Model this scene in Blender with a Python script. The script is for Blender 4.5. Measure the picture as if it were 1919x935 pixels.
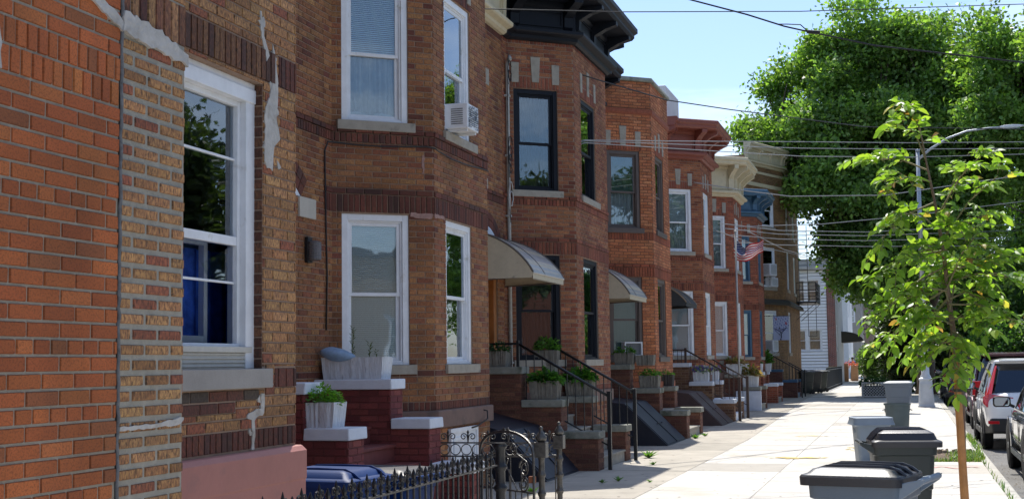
import bpy, math, random
from mathutils import Vector, Matrix
import numpy as np
random.seed(7)
R = math.radians
for o in list(bpy.data.objects): bpy.data.objects.remove(o)
SC = bpy.context.scene
COL = SC.collection
# ------------------------------------------------------------ camera, sky, sun, exposure
yaw, pit, rol = R(16.25), R(4.83), R(-0.78)
EYE = Vector((0, 0, 1.6)); FPX = 2523.0
Fw = Vector((-math.sin(yaw)*math.cos(pit), math.cos(yaw)*math.cos(pit), math.sin(pit)))
Rt = Vector((math.cos(yaw), math.sin(yaw), 0)); Up = Rt.cross(Fw)
R2 = Rt*math.cos(rol)+Up*math.sin(rol); U2 = Up*math.cos(rol)-Rt*math.sin(rol)
cam = bpy.data.cameras.new('camera'); camo = bpy.data.objects.new('camera', cam); COL.objects.link(camo)
m = Matrix((R2, U2, -Fw)).transposed().to_4x4(); m.translation = EYE
camo.matrix_world = m
cam.sensor_width = 36; cam.lens = FPX/1919*36; cam.clip_end = 3000; cam.clip_start = 0.05
SC.camera = camo
SUN_EL, SUN_AZ = R(58.5), R(15)      # azimuth measured from +Y towards -X
w = bpy.data.worlds.new('World'); SC.world = w; w.use_nodes = True
nt = w.node_tree; nt.nodes.clear()
out = nt.nodes.new('ShaderNodeOutputWorld'); bg = nt.nodes.new('ShaderNodeBackground')
sky = nt.nodes.new('ShaderNodeTexSky'); sky.sky_type = 'NISHITA'; sky.sun_disc = False
sky.sun_elevation = SUN_EL; sky.sun_rotation = -SUN_AZ; sky.air_density = 1.0; sky.dust_density = 0.9; sky.ozone_density = 2.2
tc = nt.nodes.new('ShaderNodeTexCoord'); mp = nt.nodes.new('ShaderNodeMapping'); mp.inputs['Scale'].default_value = (1.2, 1.2, 7)
cn = nt.nodes.new('ShaderNodeTexNoise'); cn.inputs['Scale'].default_value = 2.6; cn.inputs['Detail'].default_value = 7; cn.inputs['Roughness'].default_value = .6
cr = nt.nodes.new('ShaderNodeValToRGB'); cr.color_ramp.elements[0].position = .46; cr.color_ramp.elements[1].position = .72
cr.color_ramp.elements[0].color = (0, 0, 0, 1); cr.color_ramp.elements[1].color = (.6, .6, .6, 1)
mx = nt.nodes.new('ShaderNodeMixRGB'); mx.inputs[2].default_value = (6.2, 6.9, 7.6, 1)
L = nt.links.new
L(tc.outputs['Generated'], mp.inputs[0]); L(mp.outputs[0], cn.inputs['Vector']); L(cn.outputs[0], cr.inputs[0])
tn = nt.nodes.new('ShaderNodeVectorMath'); tn.operation = 'MULTIPLY'; tn.inputs[1].default_value = (.76, .82, .93); L(sky.outputs[0], tn.inputs[0])
L(cr.outputs[0], mx.inputs[0]); L(tn.outputs[0], mx.inputs[1]); L(mx.outputs[0], bg.inputs[0]); L(bg.outputs[0], out.inputs[0])
bg.inputs[1].default_value = 0.14
sl = bpy.data.lights.new('sun', 'SUN'); sl.energy = 4.3; sl.angle = R(0.53); sl.color = (1, .955, .88)
so = bpy.data.objects.new('sun', sl); COL.objects.link(so)
sd = Vector((-math.sin(SUN_AZ)*math.cos(SUN_EL), math.cos(SUN_AZ)*math.cos(SUN_EL), math.sin(SUN_EL)))
so.rotation_euler = sd.to_track_quat('Z', 'Y').to_euler()
SC.view_settings.view_transform = 'Standard'; SC.view_settings.look = 'None'
SC.view_settings.exposure = 0.55; SC.view_settings.gamma = 1
SC.render.engine = 'CYCLES'
SC.cycles.max_bounces = 7; SC.cycles.diffuse_bounces = 4; SC.cycles.transparent_max_bounces = 12

# ------------------------------------------------------------ materials
MT = {}
def mat(name, col=(.5, .5, .5), rough=.7, metal=0, noise=None, bump=None, attr=False, spec=.5, coat=0, stain=None, var=None):
    """noise=(scale,amount) modulates colour; bump=(scale,strength,(stretch)); stain=(scale,colour,threshold)"""
    if name in MT: return MT[name]
    mm = bpy.data.materials.new(name); mm.use_nodes = True; MT[name] = mm
    n = mm.node_tree.nodes; l = mm.node_tree.links.new; b = n['Principled BSDF']
    b.inputs['Roughness'].default_value = rough; b.inputs['Metallic'].default_value = metal
    b.inputs['Specular IOR Level'].default_value = spec
    if coat: b.inputs['Coat Weight'].default_value = coat; b.inputs['Coat Roughness'].default_value = .04
    t = n.new('ShaderNodeTexCoord'); src = t.outputs['Object']
    if attr:
        a = n.new('ShaderNodeAttribute'); a.attribute_name = 'Col'; c = a.outputs['Color']
    else:
        rgb = n.new('ShaderNodeRGB'); rgb.outputs[0].default_value = (*col, 1); c = rgb.outputs[0]
    if noise:
        nn = n.new('ShaderNodeTexNoise'); nn.inputs['Scale'].default_value = noise[0]; nn.inputs['Detail'].default_value = 6
        nn.inputs['Roughness'].default_value = .65; l(src, nn.inputs['Vector'])
        mr = n.new('ShaderNodeMapRange'); mr.inputs['From Min'].default_value = .3; mr.inputs['From Max'].default_value = .7
        mr.inputs['To Min'].default_value = 1-noise[1]; mr.inputs['To Max'].default_value = 1+noise[1]*.8; l(nn.outputs[0], mr.inputs[0])
        vm = n.new('ShaderNodeVectorMath'); vm.operation = 'SCALE'; l(c, vm.inputs[0]); l(mr.outputs[0], vm.inputs['Scale']); c = vm.outputs[0]
    for st in ([stain] if stain and not isinstance(stain, list) else (stain or [])):
        nn = n.new('ShaderNodeTexNoise'); nn.inputs['Scale'].default_value = st[0]; nn.inputs['Detail'].default_value = 5; nn.inputs['Roughness'].default_value = .6
        mpn = n.new('ShaderNodeMapping'); mpn.inputs['Scale'].default_value = st[3] if len(st) > 3 else (1, 1, 1); mpn.inputs['Location'].default_value = (st[0], 3.1, 1.7)
        l(src, mpn.inputs[0]); l(mpn.outputs[0], nn.inputs['Vector'])
        cr = n.new('ShaderNodeValToRGB'); cr.color_ramp.elements[0].position = st[2]; cr.color_ramp.elements[1].position = min(1, st[2]+.12); l(nn.outputs[0], cr.inputs[0])
        mxr = n.new('ShaderNodeMixRGB'); mxr.inputs[2].default_value = (*st[1], 1); l(cr.outputs[0], mxr.inputs[0]); l(c, mxr.inputs[1]); c = mxr.outputs[0]
    l(c, b.inputs['Base Color'])
    if bump:
        nn = n.new('ShaderNodeTexNoise'); nn.inputs['Scale'].default_value = bump[0]; nn.inputs['Detail'].default_value = 5
        mpn = n.new('ShaderNodeMapping'); mpn.inputs['Scale'].default_value = bump[2] if len(bump) > 2 else (1, 1, 1)
        l(src, mpn.inputs[0]); l(mpn.outputs[0], nn.inputs['Vector'])
        bb = n.new('ShaderNodeBump'); bb.inputs['Strength'].default_value = bump[1]; bb.inputs['Distance'].default_value = .01; l(nn.outputs[0], bb.inputs['Height'])
        l(bb.outputs[0], b.inputs['Normal'])
    return mm

def rug_brick(name, speck, amt, vertical=True, bstr=.6, ochre=.3):
    """wire-cut brick: per-brick colour, dark specks drawn out vertically in UV metres"""
    mm = bpy.data.materials.new(name); mm.use_nodes = True; MT[name] = mm
    n = mm.node_tree.nodes; l = mm.node_tree.links.new; b = n['Principled BSDF']; b.inputs['Roughness'].default_value = .8
    b.inputs['Specular IOR Level'].default_value = .35
    a = n.new('ShaderNodeAttribute'); a.attribute_name = 'Col'
    uv = n.new('ShaderNodeUVMap'); uv.uv_map = 'UVMap'
    mp_ = n.new('ShaderNodeMapping'); mp_.inputs['Scale'].default_value = (95, 24, 1) if vertical else (90, 90, 1); l(uv.outputs[0], mp_.inputs[0])
    n1 = n.new('ShaderNodeTexNoise'); n1.inputs['Scale'].default_value = 1; n1.inputs['Detail'].default_value = 4; n1.inputs['Roughness'].default_value = .7; l(mp_.outputs[0], n1.inputs['Vector'])
    cr = n.new('ShaderNodeValToRGB'); cr.color_ramp.elements[0].position = .48; cr.color_ramp.elements[1].position = .59; cr.color_ramp.elements[1].color = (amt, amt, amt, 1); l(n1.outputs[0], cr.inputs[0])
    m1 = n.new('ShaderNodeMixRGB'); m1.inputs[2].default_value = (*speck, 1); l(cr.outputs[0], m1.inputs[0]); l(a.outputs[0], m1.inputs[1])
    if vertical:
        mpo = n.new('ShaderNodeMapping'); mpo.inputs['Scale'].default_value = (70, 30, 1); mpo.inputs['Location'].default_value = (5.3, 2.2, 0); l(uv.outputs[0], mpo.inputs[0])
        no = n.new('ShaderNodeTexNoise'); no.inputs['Scale'].default_value = 1; no.inputs['Detail'].default_value = 3; l(mpo.outputs[0], no.inputs['Vector'])
        co = n.new('ShaderNodeValToRGB'); co.color_ramp.elements[0].position = .50; co.color_ramp.elements[1].position = .60; co.color_ramp.elements[1].color = (ochre, ochre, ochre, 1); l(no.outputs[0], co.inputs[0])
        sc_ = n.new('ShaderNodeVectorMath'); sc_.operation = 'MULTIPLY'; sc_.inputs[1].default_value = (1.5, 1.62, 1.4); l(a.outputs[0], sc_.inputs[0])
        mo_ = n.new('ShaderNodeMixRGB'); l(sc_.outputs[0], mo_.inputs[2]); l(co.outputs[0], mo_.inputs[0]); l(m1.outputs[0], mo_.inputs[1]); m1 = mo_
    t = n.new('ShaderNodeTexCoord')
    mps = n.new('ShaderNodeMapping'); mps.inputs['Scale'].default_value = (2.6, 2.6, .35); l(t.outputs['Object'], mps.inputs[0])
    ns = n.new('ShaderNodeTexNoise'); ns.inputs['Scale'].default_value = 1; ns.inputs['Detail'].default_value = 4; l(mps.outputs[0], ns.inputs['Vector'])
    cs_ = n.new('ShaderNodeValToRGB'); cs_.color_ramp.elements[0].position = .58; cs_.color_ramp.elements[1].position = .78; cs_.color_ramp.elements[1].color = (.38, .38, .38, 1); l(ns.outputs[0], cs_.inputs[0])
    msx = n.new('ShaderNodeMixRGB'); msx.inputs[2].default_value = (.055, .035, .028, 1); l(cs_.outputs[0], msx.inputs[0]); l(m1.outputs[0], msx.inputs[1]); m1 = msx
    n2 = n.new('ShaderNodeTexNoise'); n2.inputs['Scale'].default_value = 1.3; n2.inputs['Detail'].default_value = 7; l(t.outputs['Object'], n2.inputs['Vector'])
    mr = n.new('ShaderNodeMapRange'); mr.inputs['From Min'].default_value = .3; mr.inputs['From Max'].default_value = .7; mr.inputs['To Min'].default_value = .68; mr.inputs['To Max'].default_value = 1.2; l(n2.outputs[0], mr.inputs[0])
    vm = n.new('ShaderNodeVectorMath'); vm.operation = 'SCALE'; l(m1.outputs[0], vm.inputs[0]); l(mr.outputs[0], vm.inputs['Scale']); l(vm.outputs[0], b.inputs['Base Color'])
    bb = n.new('ShaderNodeBump'); bb.inputs['Strength'].default_value = bstr; bb.inputs['Distance'].default_value = .006; bb.invert = True; l(n1.outputs[0], bb.inputs['Height']); l(bb.outputs[0], b.inputs['Normal'])
    return mm
BR_RUG = rug_brick('rug_brick', (.045, .03, .02), .78, ochre=.75)
BR_RUG2 = rug_brick('rug_brick_mild', (.07, .035, .02), .6, ochre=.6)
BR_SM = rug_brick('sand_brick', (.10, .035, .015), .5, False, .45)
BR_PT = rug_brick('painted_brick', (.06, .015, .014), .5, False, .9)
def glassmat(name, tint=(.9, .93, .93), k=1.0, glos=(.9, .95, 1)):
    mm = bpy.data.materials.new(name); mm.use_nodes = True; MT[name] = mm
    n = mm.node_tree.nodes; l = mm.node_tree.links.new; n.clear()
    o = n.new('ShaderNodeOutputMaterial'); tr = n.new('ShaderNodeBsdfTransparent'); tr.inputs[0].default_value = (*tint, 1)
    g = n.new('ShaderNodeBsdfGlossy'); g.inputs['Roughness'].default_value = .015; g.inputs[0].default_value = (*glos, 1)
    f = n.new('ShaderNodeFresnel'); f.inputs[0].default_value = 1.52
    mu = n.new('ShaderNodeMath'); mu.operation = 'MULTIPLY_ADD'; mu.inputs[1].default_value = 1.7*k; mu.inputs[2].default_value = .03; mu.use_clamp = True
    l(f.outputs[0], mu.inputs[0])
    t = n.new('ShaderNodeTexCoord'); nn = n.new('ShaderNodeTexNoise'); nn.inputs['Scale'].default_value = 1.7; l(t.outputs['Object'], nn.inputs[0])
    bb = n.new('ShaderNodeBump'); bb.inputs['Strength'].default_value = .12; bb.inputs['Distance'].default_value = .02; l(nn.outputs[0], bb.inputs['Height']); l(bb.outputs[0], g.inputs['Normal'])
    m_ = n.new('ShaderNodeMixShader'); l(mu.outputs[0], m_.inputs[0]); l(tr.outputs[0], m_.inputs[1]); l(g.outputs[0], m_.inputs[2]); l(m_.outputs[0], o.inputs[0])
    return mm
GLASS = glassmat('window_glass'); CGLASS = glassmat('car_glass', (.07, .09, .09), 1.1)
def leafmat(name, trans=.45):
    mm = bpy.data.materials.new(name); mm.use_nodes = True; MT[name] = mm
    n = mm.node_tree.nodes; l = mm.node_tree.links.new; b = n['Principled BSDF']; b.inputs['Roughness'].default_value = .42; b.inputs['Specular IOR Level'].default_value = .5
    a = n.new('ShaderNodeAttribute'); a.attribute_name = 'Col'; l(a.outputs[0], b.inputs['Base Color'])
    tl = n.new('ShaderNodeBsdfTranslucent'); hs = n.new('ShaderNodeMixRGB'); hs.blend_type = 'MULTIPLY'; hs.inputs[0].default_value = 1; hs.inputs[2].default_value = (1.5, 1.6, .5, 1)
    l(a.outputs[0], hs.inputs[1]); l(hs.outputs[0], tl.inputs[0])
    ms = n.new('ShaderNodeMixShader'); ms.inputs[0].default_value = trans; l(b.outputs[0], ms.inputs[1]); l(tl.outputs[0], ms.inputs[2]); l(ms.outputs[0], n['Material Output'].inputs[0])
    return mm
LEAF = leafmat('leaf_oak', .5); LEAFY = leafmat('leaf_young', .5)
WHITE = mat('white_vinyl', (.72, .74, .77), .45, noise=(6, .1), stain=[(5, (.45, .43, .38), .64), (14, (.5, .48, .43), .66, (1, 1, .3))])
WPAINT = mat('white_painted_stone', (.66, .70, .76), .7, noise=(9, .08), bump=(60, .3), stain=(7, (.4, .4, .38), .66))
STONE = mat('limestone', (.33, .30, .25), .85, noise=(8, .18), bump=(90, .5), stain=(4, (.17, .16, .14), .6))
STONEG = mat('weathered_capstone', (.25, .25, .21), .9, noise=(10, .25), bump=(70, .6), stain=[(3, (.10, .11, .08), .55), (9, (.32, .33, .28), .66)])
BROWN = mat('brownstone', (.17, .105, .085), .8, noise=(5, .18), bump=(50, .5), stain=(2.5, (.1, .07, .06), .6))
PINK = mat('pink_painted_base', (.40, .165, .135), .6, noise=(2.5, .1), bump=(25, .25), stain=(4, (.33, .15, .13), .62))
MORT = mat('mortar_grey', (.33, .29, .23), .95, noise=(14, .15), bump=(120, .7))
MORTT = mat('mortar_tan', (.29, .20, .145), .95, noise=(10, .2), bump=(120, .7))
MORTD = mat('mortar_dark', (.17, .09, .06), .95, noise=(10, .2), bump=(120, .7))
MORTR = mat('mortar_painted_red', (.14, .035, .03), .8, noise=(10, .2), bump=(120, .7))
PATCH = mat('cement_patch', (.45, .43, .40), .95, noise=(9, .22), bump=(35, 1), stain=[(6, (.30, .27, .23), .56), (30, (.56, .54, .5), .64)])
IRON = mat('black_iron', (.02, .021, .024), .38, metal=.3, noise=(30, .3), bump=(80, .3), stain=(25, (.10, .10, .095), .66))
IRONW = mat('weathered_iron_glints', (.10, .096, .09), .38, metal=.6, noise=(20, .45), bump=(90, .5), stain=(14, (.2, .19, .16), .66))  # pale stain flecks are highlights painted into the weathered metal
IRONR = mat('brown_iron', (.07, .045, .035), .5, metal=.2, noise=(20, .3))
NAVY = mat('navy_paint', (.006, .008, .014), .55, noise=(6, .15), bump=(30, .15), spec=.25)
NAVYD = mat('navy_metal_hatch', (.011, .014, .025), .5, noise=(4, .3), bump=(8, .5), stain=(6, (.07, .075, .085), .68))
MAROOND = mat('brown_metal_hatch', (.075, .045, .042), .45, noise=(4, .2), stain=(5, (.12, .09, .08), .66))
CREAM = mat('cream_paint', (.58, .50, .34), .6, noise=(7, .1), stain=(5, (.35, .28, .18), .64))
REDC = mat('red_brown_paint', (.23, .062, .04), .5, noise=(7, .12), stain=(5, (.13, .04, .03), .64))
BLUEP = mat('blue_paint', (.05, .12, .20), .5, noise=(7, .12))
DARKR = mat('dark_interior', (.02, .02, .022), .9)
BROWNP = mat('brown_window_paint', (.10, .075, .065), .5, noise=(7, .12))
BLIND = mat('white_blind', (.78, .82, .84), .6)
BLINDG = mat('green_blind', (.16, .26, .22), .6)
CURT = mat('grey_curtain', (.40, .42, .44), .9, noise=(3, .2))
CURTB = mat('blue_curtain', (.05, .15, .62), .9, noise=(8, .5))
WOOD = mat('varnished_wood', (.36, .13, .03), .4, noise=(12, .25), bump=(40, .2, (6, 6, .4)))
ALU = mat('cream_aluminium', (.52, .45, .33), .4, noise=(9, .1), stain=(6, (.3, .26, .2), .62))
ALUG = mat('grey_aluminium', (.40, .39, .37), .35, metal=.3, noise=(9, .12), stain=(5, (.25, .23, .2), .6))
PIPE = mat('grey_pipe', (.42, .42, .40), .5, noise=(15, .2))
CABLE = mat('cable_rubber', (.012, .012, .014), .6)
ROOFS = mat('silver_roof', (.72, .72, .72), .5, noise=(2, .1))
ROOFD = mat('tar_roof', (.06, .06, .06), .9, noise=(2, .2))
# ------------------------------------------------------------ mesh building
def chain_loc(p):
    v = Vector((0, 0, 0))
    while p is not None: v += p.location; p = p.parent
    return v
class MB:
    def __init__(s): s.v = []; s.f = []; s.m = []; s.c = []; s.uv = []
    def face(s, pts, m=0, c=None, uv=None):
        i = len(s.v); s.v.extend([tuple(p) for p in pts]); s.f.append(tuple(range(i, i+len(pts)))); s.m.append(m); s.c.append(c); s.uv.append(uv)
    def mesh(s, verts, faces, m=0, c=None):
        i = len(s.v); s.v.extend([tuple(p) for p in verts])
        for f in faces: s.f.append(tuple(k+i for k in f)); s.m.append(m); s.c.append(c); s.uv.append(None)
    def box(s, x0, x1, y0, y1, z0, z1, m=0, c=None):
        s.mesh([(x0, y0, z0), (x1, y0, z0), (x1, y1, z0), (x0, y1, z0), (x0, y0, z1), (x1, y0, z1), (x1, y1, z1), (x0, y1, z1)],
               [(0, 3, 2, 1), (4, 5, 6, 7), (0, 1, 5, 4), (1, 2, 6, 5), (2, 3, 7, 6), (3, 0, 4, 7)], m, c)
    def hexa(s, p, m=0, c=None):
        s.mesh(p, [(0, 3, 2, 1), (4, 5, 6, 7), (0, 1, 5, 4), (1, 2, 6, 5), (2, 3, 7, 6), (3, 0, 4, 7)], m, c)
    def fbox(s, F, u0, u1, w0, w1, z0, z1, m=0, c=None):
        s.hexa([F.pt(u0, w1, z0), F.pt(u1, w1, z0), F.pt(u1, w0, z0), F.pt(u0, w0, z0), F.pt(u0, w1, z1), F.pt(u1, w1, z1), F.pt(u1, w0, z1), F.pt(u0, w0, z1)], m, c)
    def prism(s, poly, axis, a0, a1, m=0, c=None):
        """poly 2D ccw; axis 'x','y','z': extrusion axis"""
        def P(p, a):
            return (a, p[0], p[1]) if axis == 'x' else ((p[0], a, p[1]) if axis == 'y' else (p[0], p[1], a))
        n = len(poly)
        s.mesh([P(p, a0) for p in poly]+[P(p, a1) for p in poly], [tuple(range(n-1, -1, -1)), tuple(range(n, 2*n))]+[(i, (i+1) % n, n+(i+1) % n, n+i) for i in range(n)], m, c)
    def tube(s, path, r, n=8, m=0, c=None, cap=True):
        path = [Vector(p) for p in path]; rs = r if isinstance(r, (list, tuple)) else [r]*len(path)
        vs = []; fs = []; up = None
        for i, p in enumerate(path):
            d = (path[min(i+1, len(path)-1)]-path[max(i-1, 0)])
            d = d.normalized() if d.length > 1e-9 else Vector((0, 0, 1))
            if up is None: up = Vector((0, 0, 1)) if abs(d.z) < .9 else Vector((1, 0, 0))
            a = d.cross(up)
            if a.length < 1e-4: a = d.cross(Vector((0, 1, 0)))
            a.normalize(); b = d.cross(a).normalized(); up = -b if b.dot(up) < 0 else b
            b = a.cross(d).normalized()
            up = b
            for k in range(n):
                t = 2*math.pi*k/n; vs.append(p+(a*math.cos(t)+b*math.sin(t))*rs[i])
        for i in range(len(path)-1):
            for k in range(n): fs.append((i*n+k, i*n+(k+1) % n, (i+1)*n+(k+1) % n, (i+1)*n+k))
        if cap: fs.append(tuple(range(n-1, -1, -1))); fs.append(tuple((len(path)-1)*n+k for k in range(n)))
        s.mesh(vs, fs, m, c)
    def lathe(s, prof, n=16, at=(0, 0, 0), m=0, axis='z', c=None):
        vs = []; fs = []
        for (r, h) in prof:
            for k in range(n):
                t = 2*math.pi*k/n
                if axis == 'z': vs.append((at[0]+r*math.cos(t), at[1]+r*math.sin(t), at[2]+h))
                elif axis == 'x': vs.append((at[0]+h, at[1]+r*math.cos(t), at[2]+r*math.sin(t)))
                else: vs.append((at[0]+r*math.cos(t), at[1]+h, at[2]+r*math.sin(t)))
        for i in range(len(prof)-1):
            for k in range(n): fs.append((i*n+k, i*n+(k+1) % n, (i+1)*n+(k+1) % n, (i+1)*n+k))
        fs.append(tuple(range(n-1, -1, -1))); fs.append(tuple((len(prof)-1)*n+k for k in range(n)))
        s.mesh(vs, fs, m, c)
    def build(s, name, mats, parent=None, smooth=False, bevel=0, local=False, fixn=False, sub=0):
        me = bpy.data.meshes.new(name)
        off = Vector((0, 0, 0)) if (local or parent is None) else chain_loc(parent)
        V = np.array(s.v, dtype=float).reshape(-1, 3)-np.array(off)
        me.from_pydata(V.tolist(), [], s.f)
        mats = mats if isinstance(mats, (list, tuple)) else [mats]
        for x in mats: me.materials.append(x)
        me.polygons.foreach_set('material_index', s.m)
        if smooth: me.polygons.foreach_set('use_smooth', [True]*len(s.f))
        if any(c is not None for c in s.c):
            at = me.color_attributes.new('Col', 'FLOAT_COLOR', 'CORNER'); arr = []
            for f, c in zip(s.f, s.c): arr.extend(([*(c or (.5, .5, .5)), 1.0])*len(f))
            at.data.foreach_set('color', arr)
        if any(u is not None for u in s.uv):
            ul = me.uv_layers.new(name='UVMap'); arr = []
            for f, u in zip(s.f, s.uv):
                if u is None: arr.extend([0, 0]*len(f))
                else:
                    for q in u: arr.extend(q)
            ul.data.foreach_set('uv', arr)
        me.update()
        if fixn:
            import bmesh
            bm = bmesh.new(); bm.from_mesh(me); bmesh.ops.remove_doubles(bm, verts=bm.verts, dist=1e-5); bmesh.ops.recalc_face_normals(bm, faces=bm.faces); bm.to_mesh(me); bm.free()
        o = bpy.data.objects.new(name, me); COL.objects.link(o)
        if parent is not None: o.parent = parent
        if bevel:
            b = o.modifiers.new('bevel', 'BEVEL'); b.width = bevel; b.segments = 2; b.limit_method = 'ANGLE'; b.angle_limit = R(40)
        if sub:
            b = o.modifiers.new('sub', 'SUBSURF'); b.levels = sub; b.render_levels = sub
        return o
def thing(name, label, cat, loc=(0, 0, 0), group=None):
    o = bpy.data.objects.new(name, None); COL.objects.link(o); o.location = loc; o.empty_display_size = .2
    o['label'] = label; o['category'] = cat
    if group: o['group'] = group
    return o
def tag(o, label, cat, group=None):
    o['label'] = label; o['category'] = cat
    if group: o['group'] = group
    return o
def struct(o, kind='structure'): o['kind'] = kind; return o
class Face:
    def __init__(s, a, b):
        s.a = Vector((*a, 0)); d = Vector((b[0]-a[0], b[1]-a[1], 0)); s.L = d.length; s.d = d.normalized(); s.n = Vector((s.d.y, -s.d.x, 0))
    def pt(s, u, w, z): p = s.a+s.d*u+s.n*w; return (p.x, p.y, z)
def pick(pal):
    c = random.choices([p[0] for p in pal], [p[1] for p in pal])[0]; k = random.uniform(.82, 1.18); g = random.uniform(.95, 1.05)
    return (c[0]*k, c[1]*k*g, c[2]*k)
def cut(rects, ops):
    for (a0, a1, b0, b1) in ops:
        new = []
        for (u0, u1, z0, z1) in rects:
            if u1 <= a0 or u0 >= a1 or z1 <= b0 or z0 >= b1: new.append((u0, u1, z0, z1)); continue
            if u0 < a0-.012: new.append((u0, a0-.004, z0, z1))
            if u1 > a1+.012: new.append((a1+.004, u1, z0, z1))
            m0, m1 = max(u0, a0), min(u1, a1)
            if z1 > b1+.012: new.append((m0, m1, b1+.004, z1))
            if z0 < b0-.012: new.append((m0, m1, z0, b0-.004))
        rects = new
    return rects
CH = .0677
def bricks(mb, F, z0, z1, ops, pal, bands=(), m=0, u0=0, u1=None, proud=.007, joint=.010, header_every=0, phase=0):
    """lay bricks on face F; bands: (z0,z1,kind,palette,proud[,u0,u1]) kind 'V' soldier, 'R' rowlock, 'S' stretcher"""
    u1 = F.L if u1 is None else u1
    def put(a, b, c, d, p, pr):
        for (x0, x1, y0, y1) in cut([(max(a, u0), min(b, u1), max(c, z0), min(d, z1))], ops):
            if x1-x0 < .012 or y1-y0 < .012: continue
            col = pick(p); q = random.uniform(-.0015, .0015); pr_ = pr+q; e = .003
            bs = [F.pt(x0, 0, y0), F.pt(x1, 0, y0), F.pt(x1, 0, y1), F.pt(x0, 0, y1)]
            j = lambda: random.uniform(-.0015, .0015)
            fr = [F.pt(x0+e+j(), pr_, y0+e+j()), F.pt(x1-e+j(), pr_, y0+e+j()), F.pt(x1-e+j(), pr_, y1-e+j()), F.pt(x0+e+j(), pr_, y1-e+j())]
            ox, oy = random.random()*9, random.random()*9
            uvf = [(ox+x0, oy+y0), (ox+x1, oy+y0), (ox+x1, oy+y1), (ox+x0, oy+y1)]
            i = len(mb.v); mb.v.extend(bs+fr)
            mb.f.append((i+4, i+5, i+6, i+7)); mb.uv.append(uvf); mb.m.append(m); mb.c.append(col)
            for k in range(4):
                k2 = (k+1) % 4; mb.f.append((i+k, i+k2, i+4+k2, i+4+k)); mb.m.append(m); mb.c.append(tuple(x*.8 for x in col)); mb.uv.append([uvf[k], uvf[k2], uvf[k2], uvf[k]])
    def run(za, zb, kind, p, pr, row=0, ua=None, ub=None):
        ua = u0 if ua is None else ua; ub = u1 if ub is None else ub
        step = {'S': .2135, 'H': .1095, 'V': CH, 'R': CH}[kind]
        st = ua-(step*.5 if row % 2 else 0)-(phase if kind in 'SH' else 0)
        x = st
        while x < ub:
            a, b = max(x, ua), min(x+step-joint, ub)
            if b-a > .015: put(a, b, za, zb-joint, p, pr)
            x += step
    bl = sorted(bands, key=lambda b: b[0])
    for b in bl:
        if b[1] > z0 and b[0] < z1: run(b[0], b[1], b[2], b[3], b[4] if len(b) > 4 else proud, int(b[0]*100) % 2, b[5] if len(b) > 5 else None, b[6] if len(b) > 6 else None)
    # regular courses in the gaps; partial bands get regular courses beside them through extra openings
    full = [b for b in bl if len(b) <= 5]
    part = [(b[5], b[6], b[0], b[1]) for b in bl if len(b) > 5]
    opsx = list(ops)+part
    lo = z0
    ops0 = ops
    for b in full+[(z1, z1)]:
        hi = min(b[0], z1)
        if hi-lo > .02:
            n = max(1, round((hi-lo)/CH)); h = (hi-lo)/n
            for r in range(n):
                kind = 'H' if (header_every and (r % header_every == header_every-1)) else 'S'
                za, zb = lo+r*h, lo+(r+1)*h
                step = .2135 if kind == 'S' else .1095
                x = u0-(step*.5 if r % 2 else 0)-phase
                while x < u1:
                    a, bb = max(x, u0), min(x+step-joint, u1)
                    if bb-a > .015:
                        for (x0, x1, y0, y1) in cut([(a, bb, za, zb-joint)], part): put(x0, x1, y0, y1, pal, proud)
                    x += step
        lo = max(lo, b[1])
def panel(mb, F, z0, z1, ops, m=0, u0=0, u1=None, depth=.16, w=0, md=None):
    """wall sheet with rectangular openings and their reveals"""
    u1 = F.L if u1 is None else u1; md = m if md is None else md
    us = sorted({u0, u1, *[min(max(x, u0), u1) for o in ops for x in o[:2]]}); zs = sorted({z0, z1, *[min(max(x, z0), z1) for o in ops for x in o[2:4]]})
    for a, b in zip(us, us[1:]):
        for c, d in zip(zs, zs[1:]):
            um, zm = (a+b)/2, (c+d)/2
            if any(o[0] < um < o[1] and o[2] < zm < o[3] for o in ops): continue
            mb.face([F.pt(a, w, c), F.pt(b, w, c), F.pt(b, w, d), F.pt(a, w, d)], m, (.2, .14, .1))
    for (a, b, c, d) in ops:
        dp = -depth
        mb.face([F.pt(a, 0, c), F.pt(a, 0, d), F.pt(a, dp, d), F.pt(a, dp, c)], md, (.2, .1, .07))
        mb.face([F.pt(b, 0, d), F.pt(b, 0, c), F.pt(b, dp, c), F.pt(b, dp, d)], md, (.2, .1, .07))
        mb.face([F.pt(a, 0, d), F.pt(b, 0, d), F.pt(b, dp, d), F.pt(a, dp, d)], md, (.2, .1, .07))
        mb.face([F.pt(b, 0, c), F.pt(a, 0, c), F.pt(a, dp, c), F.pt(b, dp, c)], md, (.2, .1, .07))
def sweep(mb, path, prof, m=0, cap=True, c=None):
    """profile (w,z) swept along 2D path with mitred corners; outward = right-hand side of travel (as Face)"""
    P = [Vector((*p, 0)) for p in path]; N = len(P); ns = []
    for i in range(N-1):
        d = (P[i+1]-P[i]).normalized(); ns.append(Vector((d.y, -d.x, 0)))
    vs = []
    for i in range(N):
        a = ns[max(i-1, 0)]; b = ns[min(i, N-2)]; mm = (a+b); mm = mm/(max(mm.dot(a), .2))
        for (w_, z) in prof: q = P[i]+mm*w_; vs.append((q.x, q.y, z))
    k = len(prof); fs = []
    for i in range(N-1):
        for j in range(k):
            fs.append((i*k+j, (i+1)*k+j, (i+1)*k+(j+1) % k, i*k+(j+1) % k))
    if cap: fs.append(tuple(range(k-1, -1, -1))); fs.append(tuple((N-1)*k+j for j in range(k)))
    mb.mesh(vs, fs, m, c)
def rbox(mb, x0, x1, y0, y1, z0, z1, ch=.01, m=0): mb.box(x0, x1, y0, y1, z0, z1, m)
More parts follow.
